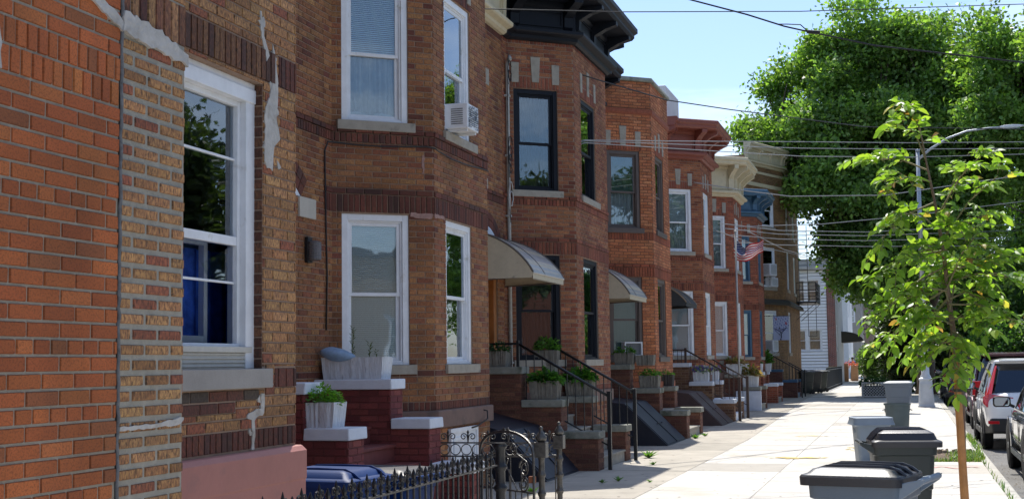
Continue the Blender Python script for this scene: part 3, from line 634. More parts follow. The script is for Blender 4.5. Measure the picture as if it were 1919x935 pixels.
for Hx, y0, y1 in ((HE, 36.2, 41.0), (HF, 43.4, 48.2)):      # silver-coated bulkheads on two roofs
    b = MB(); b.box(-9.5, -6.1, y0, y1-2.6, 7.4, 9.15); b.build('roof_bulkhead', ROOFS, Hx, bevel=.02)
# parapet corbel of house D
b = MB(); sweep(b, [(XM, 28.2), (XM, 28.55), (XF, 29.35), (XF, 31.55), (XM, 32.35), (XM, 35.4)], [(-.03, 7.05), (.02, 7.05), (.045, 7.1), (.045, 7.17), (-.03, 7.17)]); b.build('corbel', mat('corbel_brick', (.26, .075, .04), .9, noise=(20, .3)), HD)
# ---------------- House A (next to the camera): window bay painted pink at its base
HA = thing('row_house', 'brown brick house with pink painted base, white sash window and grey cement patches', 'row house', (-5, 8, 0), 'brick row houses with bays along the left side')
XA = -3.9; YAe = 8.2; YA0 = 5.3
FA = Face((XA, YA0), (XA, YAe)); FAr = Face((XA, YAe), (XM, YAe)); FAm = Face((XM, YAe), (XM, 13.88))
ow = (6.28-YA0, 7.72-YA0, 1.59, 3.40)
dAc = 12.4-YAe
dop = [(dAc-.55, dAc+.55, .95, 3.42), (dAc-.45, dAc+.45, 4.42, 6.0)]
up_w = (6.28-YA0, 7.60-YA0, 4.42, 6.13)
b = MB(); zt = 7.5
panel(b, FA, -.05, zt, [ow, up_w], 1, depth=.13)
bands = [(1.10, 1.225, 'R', P_DK), (3.43, 3.64, 'V', [((.14, .055, .03), 3), ((.2, .09, .045), 3), ((.09, .04, .03), 2)], .014, ow[0]-.12, ow[1]+.16), (3.43, 3.64, 'V', P_DK, .01, ow[1]+.22, FA.L), (4.17, 4.28, 'R', P_DK, .02), (4.28, 4.345, 'S', P_DK, .03)]
dkr = [((.10, .035, .028), 4), ((.07, .05, .045), 2), ((.16, .05, .035), 2)]
bands += [(1.40, 1.47, 'S', dkr, .007, ow[0]-.3, ow[1]-.05), (1.33, 1.40, 'S', dkr, .007, ow[0]-.3, ow[1]-.35), (1.47, 1.60, 'H', P_DK, .009, ow[1]+.17, FA.L)]
bricks(b, FA, 1.10, zt, [ow, up_w, (ow[0]-.1, ow[1]+.04, 1.46, 1.6)], P_TAN, bands, header_every=0)
bricks(b, FA, 0, .86, [], P_DK, [])
# brick reveal right of the window
Frev = Face(FA.pt(ow[1], -.13, 0)[:2], FA.pt(ow[1], 0, 0)[:2])
Fj = Face((XA-.07, YA0+ow[1]), (XA, YA0+ow[1])); bricks(b, Fj, ow[2], ow[3], [], [((.14, .06, .035), 3), ((.10, .04, .028), 2)], [], m=0)
panel(b, FAr, -.05, zt, [], 1); bricks(b, FAr, 1.1, zt, [], P_TAN, [])
panel(b, FAm, -.05, zt, dop, 1)
bricks(b, FAm, 1.07, zt, dop, P_MIX, [(1.07, 1.175, 'R', P_DK), (1.47, 1.54, 'S', P_DK), (4.17, 4.28, 'R', P_DK, .02), (4.28, 4.345, 'S', P_DK, .03)])
archring(b, FAm, dAc, .86, 3.43, .30, .24, P_DK); archring(b, FAm, dAc, .5, 6.05, .26, .22, P_DK)
b.face([(-16, 5.3, 0), (XA, 5.3, 0), (XA, 5.3, zt), (-16, 5.3, zt)], 2, (.3, .15, .08)); b.face([(-16, 13.88, 0), (-16, 5.3, 0), (-16, 5.3, zt), (-16, 13.88, zt)], 2, (.3, .15, .08)); b.face([(XM, 13.88, 0), (-16, 13.88, 0), (-16, 13.88, zt), (XM, 13.88, zt)], 2, (.3, .15, .08))
b.build('wall', [BR_RUG, MORTT, MT['side_brick']], HA)
b = MB(); b.face([(-16, 5.3, 7.46), (XA, 5.3, 7.46), (XA, YAe, 7.46), (XM, YAe, 7.46), (XM, 13.88, 7.46), (-16, 13.88, 7.46)]); b.build('roof', ROOFD, HA)
b = MB(); b.box(-15.8, XA-.4, 5.4, 8.1, .88, .93); b.box(-15.8, XA-.4, 5.4, 8.1, 3.8, 3.9); b.box(-8, -7.9, 5.4, 13.8, 0, 7.3); b.box(-7.9, -4.4, 8.02, 8.1, .9, 7.3); b.build('interior', MT['interior_plaster'], HA)
b = MB(); sweep(b, [(XA, 5.4), (XA, YAe), (XM, YAe), (XM, 13.88)], [(-.05, -.05), (.055, -.05), (.055, .86), (.06, .87), (.06, 1.05), (.035, 1.085), (-.05, 1.085)]); b.build('painted_base', PINK, HA, bevel=.008)
cornice(HA, [(XA, 5.35), (XA, YAe), (XM, YAe), (XM, 13.88)], [FA, FAm], 7.0, 8.25, .5, CREAM)
window(HA, FA, up_w, WHITE)
sill(HA, FA, ow[0]-.1, ow[1]+.06, 1.59, .12, mat('grey_stone_sill', (.30, .28, .26), .85, noise=(5, .12), bump=(90, .4), stain=(4, (.22, .2, .19), .6)), .05)
sill(HA, FA, up_w[0]-.08, up_w[1]+.1, 4.42, .11)
window(HA, FAm, dop[1], WHITE)
# cement patches on the wall of house A
def patch(F, pts, label, w_=.013, parent=None, m=None, seed=1, jit=.009):
    r = random.Random(seed); b = MB(); P2 = []
    for k in range(len(pts)):
        p, q = pts[k], pts[(k+1) % len(pts)]; L_ = math.hypot(q[0]-p[0], q[1]-p[1]); n = max(1, int(L_/.03))
        for j in range(n): P2.append((p[0]+(q[0]-p[0])*j/n+r.uniform(-jit, jit), p[1]+(q[1]-p[1])*j/n+r.uniform(-jit, jit)))
    n = len(P2); b.mesh([F.pt(x, w_, z) for x, z in P2]+[F.pt(x, -.004, z) for x, z in P2], [tuple(range(n))]+[(i, n+i, n+(i+1) % n, (i+1) % n) for i in range(n)])
    o = b.build('cement_patch', m or PATCH, parent)
    import bmesh
    bm = bmesh.new(); bm.from_mesh(o.data); bmesh.ops.triangulate(bm, faces=[f for f in bm.faces if len(f.verts) > 4]); bm.to_mesh(o.data); bm.free()
    return o
uA = lambda Y: Y-YA0
patch(FA, [(uA(7.74), 2.88), (uA(7.84), 2.86), (uA(7.86), 3.02), (uA(7.95), 3.08), (uA(7.90), 3.22), (uA(7.92), 3.42), (uA(7.88), 3.62), (uA(7.84), 3.68), (uA(7.85), 3.45), (uA(7.80), 3.34), (uA(7.735), 3.26)], '', parent=HA, seed=2)
patch(FA, [(uA(7.8), 3.6), (uA(7.72), 3.72), (uA(7.68), 3.86), (uA(7.66), 3.86), (uA(7.68), 3.7), (uA(7.76), 3.56)], '', parent=HA, seed=3)
patch(FA, [(uA(7.565), 1.10), (uA(7.60), 1.10), (uA(7.605), 1.275), (uA(7.73), 1.31), (uA(7.73), 1.43), (uA(7.69), 1.44), (uA(7.68), 1.345), (uA(7.50), 1.315), (uA(7.51), 1.285), (uA(7.565), 1.275)], '', parent=HA, seed=4)
rp = random.Random(77)
for (cu, cz) in ((7.9, 3.25), (7.74, 3.0), (7.88, 3.6), (7.7, 3.8), (7.93, 2.9), (7.83, 3.42), (7.66, 1.4), (7.55, 1.2), (7.72, 1.36)):
    s_ = rp.uniform(.02, .045); patch(FA, [(uA(cu)+s_*math.cos(a)*rp.uniform(.5, 1.5), cz+s_*math.sin(a)*rp.uniform(.4, 1.1)) for a in (0, 1.1, 2.2, 3.3, 4.4, 5.4)], '', w_=.011, parent=HA, seed=int(cu*100))
# big sash window with storm window (custom)
F = Face((XA-.065, YA0), (XA-.065, YAe)); u0, u1, z0, z1 = ow
b = MB(); b.fbox(F, u1-.115, u1, -.09, .012, z0, z1-.0); b.fbox(F, u0, u0+.115, -.09, .012, z0, z1); b.fbox(F, u0+.115, u1-.115, -.09, .012, z1-.13, z1); b.fbox(F, u0-.01, u1+.0, -.0, .022, z1-.13, z1-.04)
fr = b.build('window', WHITE, HA, bevel=.005); fr['label'] = 'large white sash window with a storm window and a cracked lower pane'
a0, a1 = u0+.115, u1-.115
b = MB(); ring(b, F, a0, a1, z0+.12, z1-.13, .035, -.10, -.03); b.fbox(F, a0+.035, a1-.035, -.09, -.035, 2.355, 2.41); b.build('storm_frame', WHITE, fr, bevel=.003)
b = MB(); b.fbox(F, a0+.035, a1-.035, -.07, -.05, 2.89, 2.905); b.fbox(F, a0+.035, a1-.035, -.07, -.05, 2.115, 2.13); ring(b, F, a0+.035, a1-.10, 2.40, z1-.2, .045, -.2, -.15); ring(b, F, a0+.035, a1-.10, z0+.16, 2.40, .045, -.24, -.2); b.build('sash', WHITE, fr, bevel=.003)
b = MB(); b.fbox(F, a0+.03, a1-.03, -.066, -.062, 2.41, z1-.16); b.build('pane', GLASS, fr)
b = MB(); b.face([F.pt(x, -.062, z) for x, z in ((a0+.03, z0+.15), (a1-.03, z0+.15), (a1-.03, 2.13), (a0+.03, 2.13))])
for q in (((a0+.03, 2.13), (1.55, 2.13), (1.62, 2.19), (a0+.03, 2.36)), ((a0+.03, 2.36), (1.62, 2.19), (1.70, 2.25), (1.74, 2.24), (1.77, 2.325), (1.79, 2.36)), ((1.79, 2.36), (1.77, 2.325), (1.80, 2.27), (1.88, 2.22), (a1-.03, 2.36)), ((a1-.03, 2.36), (1.88, 2.22), (1.95, 2.14), (1.97, 2.13), (a1-.03, 2.13))): b.face([F.pt(x, -.062, z) for x, z in q]); o = b.build('cracked_pane', GLASS, fr)
b = MB(); b.fbox(F, a0-.06, a1+.05, -.09, .0, z0+.0, z0+.12); b.fbox(F, a0-.07, a1+.07, -.02, .02, z0+.10, z0+.135)
for k in range(4): b.fbox(F, a0-.05, a1+.03, .0, .008, z0+.012+k*.024, z0+.024+k*.024)
b.build('louvred_bottom_rail', mat('aged_white', (.5, .48, .43), .6, noise=(12, .1)), fr, bevel=.002)
b = MB(); n = 30
for (x0, x1, zz, mi) in ((a0+.5, a1+.40, 2.34, 0),):
    for k in range(n):
        xa_, xb2 = x0+(x1-x0)*k/n, x0+(x1-x0)*(k+1)/n; wa, wb_ = -.29+.02*math.sin(k*1.3), -.29+.02*math.sin((k+1)*1.3)
        b.face([F.pt(xa_, wa, z0+.15), F.pt(xb2, wb_, z0+.15), F.pt(xb2, wb_, zz), F.pt(xa_, wa, zz)])
b.build('curtain', CURTB, fr, smooth=True)
b = MB(); n = 34; x0, x1 = a0+.2, a1+.55
for k in range(n): b.face([F.pt(x0+(x1-x0)*k/n, -.42+.025*math.sin(k*1.7), z0+.15), F.pt(x0+(x1-x0)*(k+1)/n, -.42+.025*math.sin((k+1)*1.7), z0+.15), F.pt(x0+(x1-x0)*(k+1)/n, -.42+.025*math.sin((k+1)*1.7), z1-.1), F.pt(x0+(x1-x0)*k/n, -.42+.025*math.sin(k*1.7), z1-.1)])
b.build('curtain', mat('added_slate_sheet', (.16, .22, .30), .9, noise=(3, .2)), fr, smooth=True)  # slate-blue sheet added so the room behind the glass is not black
# door of house A
b = MB(); ring(b, FAm, dAc-.55, dAc+.55, .95, 3.42, .12, -.14, -.02); b.build('door_frame', WHITE, HA, bevel=.006)
b = MB(); b.fbox(FAm, dAc-.46, dAc+.46, -.16, -.11, .99, 3.3); ring(b, FAm, dAc-.36, dAc+.36, 1.8, 3.1, .04, -.11, -.09); b.build('door', mat('red_door', (.2, .03, .03), .5), HA)
b = MB(); n = 20; hw_ = .85; Rr = (hw_*hw_+.3*.3)/.6; TP = [(dAc-hw_+2*hw_*k/n, 3.43+max(.003, math.sqrt(max(Rr*Rr-(-hw_+2*hw_*k/n)**2, 0))-(Rr-.30))) for k in range(n+1)]
for k in range(n): b.face([FAm.pt(TP[k][0], .012, 3.43), FAm.pt(TP[k+1][0], .012, 3.43), FAm.pt(TP[k+1][0], .012, TP[k+1][1]), FAm.pt(TP[k][0], .012, TP[k][1])])
b.build('tympanum', WPAINT, HA)
b = MB(); b.fbox(FAm, 13.2-YAe, 13.62-YAe, -.03, .03, 3.21, 3.43); b.build('impost_block', mat('clean_limestone', (.46, .43, .37), .85, noise=(6, .12), bump=(90, .4)), HA, bevel=.006)
# ---------------- House Z (orange brick, right beside the camera) with its tan corner pier
HZ = thing('row_house', 'orange brick house front nearest the camera with a tan rug brick corner pier', 'row house', (-4, 3.5, 0), 'brick row houses with bays along the left side')
FZ = Face((-3.25, .5), (-3.25, 5.07)); FZp = Face((-3.25, 5.09), (-3.25, 5.62)); FZe = Face((-3.25, 5.62), (-3.9, 5.62))
b = MB(); panel(b, FZ, -.05, 7.5, [], 1); panel(b, FZp, -.05, 7.5, [], 2); panel(b, FZe, -.05, 7.5, [], 2)
# bond: stretchers with a header course now and then and a double rowlock band above
bd = [(2.735, 2.845, 'R', P_OR, .008), (2.845, 2.955, 'R', P_OR, .008)]
z = .05; k = 0
rows = []
def lay(z0_, z1_, hdr):
    n = round((z1_-z0_)/CH); h = (z1_-z0_)/n
    for r in range(n):
        za, zb = z0_+r*h, z0_+(r+1)*h
        bricks(b, FZ, za, zb, [], P_OR, [], m=0, phase=(.1 if r % 2 else 0)+(0 if r not in hdr else .05), joint=.011, header_every=1 if r in hdr else 0)
lay(.05, 2.735, (15, 20, 24, 33)); bricks(b, FZ, 2.735, 2.955, [], P_OR, bd, m=0); lay(2.955, 5.2, (12,))
bricks(b, FZp, .05, 3.07, [], P_TAN, [], m=3, joint=.025)
bricks(b, FZp, 3.12, 3.32, [], P_TAN, [(3.12, 3.32, 'V', [((.2, .08, .045), 2), ((.3, .15, .07), 2), ((.1, .035, .028), 1)], .008)], m=3); bricks(b, FZp, 3.32, 6.5, [], P_TAN, [], m=3, joint=.014)
bricks(b, FZe, .05, 6.5, [], P_TAN, [], m=3, joint=.018)
b.face([(-16, .5, 0), (-3.25, .5, 0), (-3.25, .5, 7.5), (-16, .5, 7.5)], 1); b.face([(-16, 5.28, 0), (-16, .5, 0), (-16, .5, 7.5), (-16, 5.28, 7.5)], 1)
b.build('wall', [BR_SM, MORT, mat('mortar_pale', (.33, .31, .26), .95, noise=(14, .15), bump=(100, .8)), BR_RUG], HZ)
b = MB(); b.face([(-16, .5, 7.46), (-3.25, .5, 7.46), (-3.25, 5.62, 7.46), (-3.9, 5.62, 7.46), (-3.9, 5.28, 7.46), (-16, 5.28, 7.46)]); b.build('roof', ROOFD, HZ)
# caulked joint, white repair smear and cement ledge
b = MB(); r = random.Random(5); pth = []
for k in range(90): pth.append((-3.245+r.uniform(-.003, .003), 5.08+r.uniform(-.004, .004), .1+k*.036))
b.tube(pth, .009, 6); b.build('caulk_joint', mat('caulk', (.13, .13, .13), .7, noise=(30, .5)), HZ, smooth=True)
patch(FZ, [(5.07-.5-.75, 3.36), (5.07-.5-.3, 3.17), (5.07-.5+.0, 3.065), (5.07-.5+.02, 3.11), (5.07-.5-.25, 3.22), (5.07-.5-.7, 3.42)], '', w_=.016, parent=HZ, seed=8)
patch(FZp, [(-.02, 3.07), (.25, 3.045), (.53, 3.03), (.54, 3.08), (.3, 3.14), (.0, 3.16)], '', w_=.02, parent=HZ, seed=9)
patch(FZp, [(.0, 1.335), (.3, 1.335), (.5, 1.34), (.53, 1.36), (.53, 1.375), (.3, 1.355), (.0, 1.352)], '', w_=.012, parent=HZ, seed=10, jit=.0035)
patch(FZ, [(.0+3.72, 2.735), (3.76, 2.735), (3.765, 2.86), (3.73, 2.97), (3.7, 2.97)], '', w_=.012, parent=HZ, seed=11)
patch(Ff2 := FB[2], [(.0, 3.32), (.35, 3.33), (.33, 3.37), (.0, 3.37)], '', w_=.018, parent=HB, seed=12, m=mat('pinkish_mortar', (.33, .2, .17), .9, noise=(20, .3)))
patch(FB[1], [(.95, 3.32), (1.22, 3.30), (1.22, 3.36), (.95, 3.37)], '', w_=.018, parent=HB, seed=13, m=MT['pinkish_mortar'])
patch(FB[1], [(1.10, 3.83), (1.125, 3.83), (1.13, 4.05), (1.10, 4.06)], '', w_=.012, parent=HB, seed=14, m=MT['pinkish_mortar'])
# ------------------------------------------------------------ stoops
def brickbox(b, x0, x1, y0, y1, z0, z1, pal, m=0, mm=1, sides='nef', joint=.010, pr=.006):
    fs = {'n': Face((x0, y0), (x1, y0)), 'e': Face((x1, y0), (x1, y1)), 'f': Face((x1, y1), (x0, y1)), 'w': Face((x0, y1), (x0, y0))}
    for k in sides: F = fs[k]; panel(b, F, z0, z1, [], mm, depth=0); bricks(b, F, z0, z1, [], pal, [], m=m, joint=joint, proud=pr, phase=random.choice((0, .1)))
    b.face([(x0, y0, z1), (x1, y0, z1), (x1, y1, z1), (x0, y1, z1)], mm)
def slabcap(b, x0, x1, y0, y1, z0, z1, r=None):
    r = r or random.Random(int(x0*100+y0*10)); j = lambda: r.uniform(-.006, .006)
    b.hexa([(x0+j(), y0+j(), z0), (x1+j(), y0+j(), z0), (x1+j(), y1+j(), z0), (x0+j(), y1+j(), z0), (x0+j(), y0+j(), z1+j()*.5), (x1+j(), y0+j(), z1+j()*.5), (x1+j(), y1+j(), z1), (x0+j(), y1+j(), z1)])
STEPM = mat('step_concrete', (.30, .28, .24), .9, noise=(8, .2), bump=(80, .5), stain=(4, (.18, .17, .14), .6))
def stoop(label, Yn, levels, pal, brick, mort, cap, w_=2.0, tw=.36, capt=.11, stepm=None, rail=None, side=None, top=.95):
    S = thing('stoop', label, 'stoop', (-5.2, Yn+w_/2+tw/2, 0), 'front stoops of the row houses')
    xs = [l[0] for l in levels]+[XM+.01]
    for y0 in (Yn, Yn+w_):
        b = MB()
        for k, (x1, z1) in enumerate(levels): brickbox(b, xs[k+1] if k < len(levels)-1 else XM+.01, x1, y0, y0+tw, -.03, z1-capt, pal)
        b.build('cheek_wall', [brick, mort], S)
        for k, (x1, z1) in enumerate(levels):
            x0 = xs[k+1]+(.012 if k < len(levels)-1 else 0); b = MB(); slabcap(b, x0, x1+.03, y0-.035, y0+tw+.035, z1-capt, z1); b.build('capstone', cap, S, bevel=.012)
    n = 5; x = levels[0][0]-.02; h = top/n
    for k in range(n):
        b = MB(); b.box(-6.24 if k == n-1 else x-.30, x, Yn+tw+.002, Yn+w_-.002, h*k, h*(k+1)-.035); b.box(-6.24 if k == n-1 else x-.30, x+.02, Yn+tw+.003, Yn+w_-.003, h*(k+1)-.035, h*(k+1)); b.build('step', stepm or STEPM, S, bevel=.006); x -= .28
    return S
def railing(label, Yn, Yf, m, xa=-4.31, xb_=-5.72, za=1.15, zb=1.93, zl=.95, posts=.055, midrail=True, ball=True, step=.125, g='stoop handrails', landing=True):
    T = thing('handrail', label, 'handrail', ((xa+xb_)/2, (Yn+Yf)/2, 0), g)
    for y in (Yn, Yf):
        b = MB(); b.box(xa-posts/2, xa+posts/2, y-posts/2, y+posts/2, 0, za); b.box(xa-posts/2-.006, xa+posts/2+.006, y-posts/2-.006, y+posts/2+.006, za-.0, za+.015); b.build('newel_post', m, T, bevel=.004)
        b = MB(); q = posts*.8; b.box(xb_-q/2, xb_+q/2, y-q/2, y+q/2, zl-.2, zb+.02); b.build('newel_post', m, T, bevel=.004)
        dz = (zb-.06)-(za-.05)
        A = Vector((xa, y, za-.06)); B = Vector((xb_, y, zb-.03)); b = MB(); b.tube([A, B], .021, 8); b.build('rail', m, T, smooth=True)
        A2 = A-Vector((0, 0, .74)); B2 = B-Vector((0, 0, .78)); b = MB(); b.tube([A2, B2], .013, 6); b.build('rail', m, T, smooth=True)
        n = int((xa-xb_)/step)
        for k in range(1, n): t = k/n; p = A.lerp(B, t); q2 = A2.lerp(B2, t); b = MB(); b.tube([q2, p], .0085, 6, cap=False); b.build('baluster', m, T)
        if landing:
            b = MB(); b.tube([(xb_, y, zb-.03), (XM, y, zb-.03)], .018, 8); b.tube([(xb_, y, zl+.1), (XM, y, zl+.1)], .012, 6); b.build('landing_rail', m, T)
            for k in range(1, 5): xx = xb_+(XM-xb_)*k/5; b = MB(); b.tube([(xx, y, zl+.1), (xx, y, zb-.03)], .0085, 6, cap=False); b.build('baluster', m, T)
    return T
LV = [(-4.44, .58), (-5.0, 1.05), (-5.62, 1.55)]
LR = [(-4.45, .56), (-4.92, 1.03), (-5.36, 1.45)]
stoop('dark red painted brick stoop with thick pale blue-white capstones', 11.45, LR, P_RED, BR_PT, MORTR, WPAINT, w_=2.17, tw=.36, stepm=mat('red_step', (.17, .045, .04), .7, noise=(8, .15), bump=(50, .3)))
stoop('brick stoop with grey capstones and a black iron handrail, behind the gate', 19.65, LV, P_STOOP, BR_RUG2, MORTD, STONEG, w_=2.02)
stoop('brick stoop with mossy capstones between the two sloping metal hatches', 28.0, LV, P_STOOP, BR_RUG2, MORTD, STONEG, w_=1.9)
stoop('brick stoop with bright white capstones and a brown handrail', 35.95, LV, [((.21, .11, .06), 3), ((.26, .14, .08), 2), ((.15, .07, .045), 2)], BR_RUG2, MORTT, WPAINT, w_=1.9, stepm=WPAINT)
stoop('brick stoop with a white painted end block, behind the flagpole', 43.6, [(-4.55, .75), (-5.1, 1.15), (-5.7, 1.6)], P_STOOP, BR_RUG2, MORTD, STONEG, w_=1.9)
stoop('red brick stoop with pale capstones beside the blue trimmed house', 51.2, [(-4.7, .72), (-5.2, 1.15), (-5.7, 1.6)], P_H6, BR_RUG2, MORTT, WPAINT, w_=1.9)
stoop('dark stoop with blue painted capstones and blue steps', 58.0, [(-4.5, .75), (-5.1, 1.2), (-5.6, 1.65)], P_STOOP, BR_RUG2, MORTD, BLUEP, w_=1.9, stepm=BLUEP)
b = MB(); b.box(-5.3, -4.5, 43.50, 43.592, 0, .62); tag(b.build('painted_panel', mat('whitewash', (.62, .66, .74), .8, noise=(3, .12), stain=(5, (.4, .42, .45), .66)), bevel=.01), 'white washed slab against the near side of the dark capped stoop', 'wall panel')
railing('black iron handrail on the stoop behind the iron gate', 19.87, 21.84, IRON)
railing('brown iron handrail on the stoop with white capstones', 36.15, 38.05, IRONR, posts=.075)
railing('thin black handrail on the blue painted stoop', 58.2, 60.0, IRON, landing=False)
# ------------------------------------------------------------ cellar hatches
def hatch(label, y0, y1, m, prof, seam=True):
    T = thing('cellar_hatch', label, 'cellar hatch', (-5, (y0+y1)/2, 0), 'sloping metal cellar hatches')
    pr = prof+[(prof[-1][0], -.01), (XM, -.01)]
    b = MB(); b.prism(pr[::-1], 'y', y0, y1); b.build('curb_frame', m, T, fixn=True, bevel=.006)
    # two door leaves laid on the slope
    (xa, za), (xb2, zb) = prof[1], prof[2]; d = Vector((xb2-xa, 0, zb-za)); Ld = d.length; d.normalize(); n = Vector((-d.z, 0, d.x)); n = n if n.z > 0 else -n; ym = (y0+y1)/2
    for (ya, yb) in ((y0+.04, ym-.006), (ym+.006, y1-.04)):
        b = MB(); p = []
        for off in (.002, .014):
            for (s_, y) in ((.03, ya), (.03, yb), (Ld-.03, yb), (Ld-.03, ya)): q = Vector((xa, y, za))+d*s_+n*off; p.append(tuple(q))
        b.hexa(p); b.build('hatch_leaf', m, T, bevel=.004, fixn=True)
    b = MB(); p = []
    for off in (.012, .03):
        for (s_, y) in ((.03, ym-.025), (.03, ym+.025), (Ld-.02, ym+.025), (Ld-.02, ym-.025)): q = Vector((xa, y, za))+d*s_+n*off; p.append(tuple(q))
    b.hexa(p); b.build('seam_strip', m, T, fixn=True)
    for y in (ym-.22, ym+.22):
        q = Vector((xa, y, za))+d*(Ld*.55)+n*.02; b = MB(); b.tube([q-Vector((0, .06, 0)), q-Vector((0, .05, 0))+n*.035, q+Vector((0, .05, 0))+n*.035, q+Vector((0, .06, 0))], .007, 6); b.build('hatch_handle', m, T)
hatch('dark navy sloping cellar hatch right behind the iron gate posts', 17.75, 19.6, NAVYD, [(XM, .92), (-5.33, .68), (-4.72, .0)])
hatch('dark navy sloping cellar hatch between the railed stoop and the mossy stoop', 25.6, 27.75, NAVYD, [(XM, .9), (-5.25, .8), (-4.42, .0)])
hatch('brown sloping cellar hatch beside the stoop with white capstones', 33.5, 35.7, MAROOND, [(XM, .9), (-5.25, .8), (-4.42, .0)])
# ------------------------------------------------------------ awnings
def awning(label, y0, y1, zt, zb, x1, m, me, kind='slat', tone=None):
    T = thing('door_awning', label, 'awning', (-5.8, (y0+y1)/2, zb), 'awnings over the front doors')
    n = 12; pts = []
    for k in range(n+1):
        q = k/n; t = q*math.pi/2*.94; xs_ = math.sin(t)/math.sin(math.pi/2*.94)*.6+q*.4; zs_ = (math.cos(t)-math.cos(math.pi/2*.94))/(1-math.cos(math.pi/2*.94))*.62+(1-q)*.38; pts.append((XM+.01+(x1-XM)*xs_, zb+.08+(zt-zb-.08)*zs_))
    for k in range(n):      # overlapping slats
        (xa, za), (xb2, zb2) = pts[k], pts[k+1]; b = MB(); e = .012
        b.hexa([(xa, y0, za-.006), (xb2+e*.5, y0, zb2-.016), (xb2+e*.5, y1, zb2-.016), (xa, y1, za-.006), (xa, y0, za+.002), (xb2+e, y0, zb2-.006), (xb2+e, y1, zb2-.006), (xa, y1, za+.002)])
        b.build('slat', m if k % 3 else me, T, fixn=True)
    for y in (y0, y1):
        b = MB(); b.prism([(p[0], p[1]-.01) for p in pts]+[(x1-.02, zb), (XM+.01, zb)], 'y', y-.005, y+.005); b.build('end_panel', me, T, fixn=True)
        b = MB(); b.tube([(p[0], y, p[1]+.006) for p in pts], .016, 6); b.build('end_trim', tone or m, T)
    for y in (y0+(y1-y0)*.36, ):
        b = MB(); b.tube([(p[0], y, p[1]+.004) for p in pts], .010, 6); b.build('seam_trim', tone or m, T)
    b = MB(); ns = int((y1-y0)/.07)
    for k in range(ns):
        a, c = y0+(y1-y0)*k/ns, y0+(y1-y0)*(k+1)/ns; mz = (a+c)/2
        b.face([(x1+.004, a, zb+.09), (x1+.004, a, zb+.0), (x1+.004, mz, zb-.03), (x1+.004, c, zb+.0), (x1+.004, c, zb+.09)])
    b.build('valance', me, T)
    b = MB(); b.tube([(XM, y0+.05, zb-.02), (x1-.03, y0+.05, zb+.02), (x1-.03, y1-.05, zb+.02), (XM, y1-.05, zb-.02)], .012, 6); b.build('support_frame', BROWNP, T)
TRIM = mat('brown_trim', (.12, .10, .085), .5)
awning('cream slatted metal awning over the orange wood door', 19.15, 21.0, 3.60, 2.86, -5.27, ALUG, ALU, tone=TRIM)
awning('cream slatted metal awning over the second door up the street', 26.4, 28.2, 3.62, 2.86, -5.27, ALUG, ALU, tone=TRIM)
AWD = mat('dark_green_canvas', (.035, .042, .045), .8, noise=(14, .15)); awning('dark canvas awning with a tan scalloped edge, farthest of the three', 33.6, 35.35, 3.62, 2.98, -5.27, AWD, AWD, tone=mat('tan_edge', (.3, .22, .13), .7))
# ------------------------------------------------------------ conduit, cable, lamp
T = thing('electric_conduit', 'grey vertical conduit pipe with looped cables on the wall beside the navy cornice house', 'conduit', (-6.2, 21.1, 0))
xc = XM+.05; yc = 21.13
b = MB(); b.tube([(xc, yc, .9), (xc, yc, 6.55), (xc+.02, yc+.02, 6.62), (xc+.05, yc-.03, 6.66), (xc+.07, yc-.07, 6.6)], .03, 10); b.build('pipe', PIPE, T, smooth=True)
for z in (1.6, 2.9, 4.0, 5.0, 6.0): b = MB(); b.box(xc-.05, xc+.036, yc-.05, yc+.05, z, z+.03); b.build('pipe_clamp', PIPE, T)
for k, (z0_, amp) in enumerate(((6.5, .16), (5.2, .2), (4.95, .14), (4.45, .2))):
    b = MB(); rr = random.Random(k); pts = []
    for j in range(22): a = j/21*6.28*1.6; pts.append((xc+.05+.01*rr.random(), yc-.06+amp*.55*math.cos(a)+.02*rr.uniform(-1, 1), z0_+amp*math.sin(a)*.8-j*.012))
    b.tube(pts, .008, 5); b.build('cable_loop', CABLE if k != 3 else mat('white_cable', (.5, .5, .48), .6), T, smooth=True)
b = MB(); b.tube([(xc+.05, yc-.1, 6.7), (xc+.06, yc-.2, 5.9), (xc+.05, yc-.17, 5.2), (xc+.04, yc-.12, 4.4), (xc+.04, yc-.04, 3.9)], .007, 5); b.build('cable_loop', CABLE, T)
b = MB(); yb_ = 13.80; F1 = FB[1]
pts = [(XM+.02, 13.9, 2.0), (XM+.02, 13.93, 2.6), (XM+.02, 13.9, 3.2), (XM+.02, 13.87, 4.02), (XM+.03, 13.93, 4.13)]+[F1.pt(u, .025, 4.15-.02*math.sin(u*3)) for u in (.05, .3, .6, .9, 1.15)]+[(XF+.03, 14.9, 4.14)]+[FB[2].pt(u, .03, 4.13-.03*math.sin(u*2)) for u in (.1, .6, 1.2, 1.8, 2.1)]
b.tube(pts, .009, 6); tag(b.build('wall_cable', CABLE, smooth=True), 'black cable running up the brick wall and round the white windowed bay', 'cable')
b = MB(); b.tube([(XM+.02, 13.9, 2.0), (XM+.03, 13.8, 1.72), (XM+.1, 13.62, 1.55)], .009, 6)
T = thing('wall_lamp', 'dark ribbed wall lamp on the brick wall beneath the pale impost block', 'wall lamp', (XM, 13.42, 2.7))
b = MB(); b.box(XM+.007, XM+.05, 13.36, 13.48, 2.72, 3.0); b.build('mounting_plate', IRON, T, bevel=.006)
b = MB(); b.lathe([(.03, 0), (.072, .01), (.075, .03)]+[(.075-.004*(k % 2), .03+.012*k) for k in range(14)]+[(.075, .2), (.05, .215), (.02, .22)], 16, (XM+.1, 13.42, 2.74)); b.build('lamp_shade', mat('lamp_shade', (.12, .115, .12), .5, noise=(60, .3)), T, smooth=False)
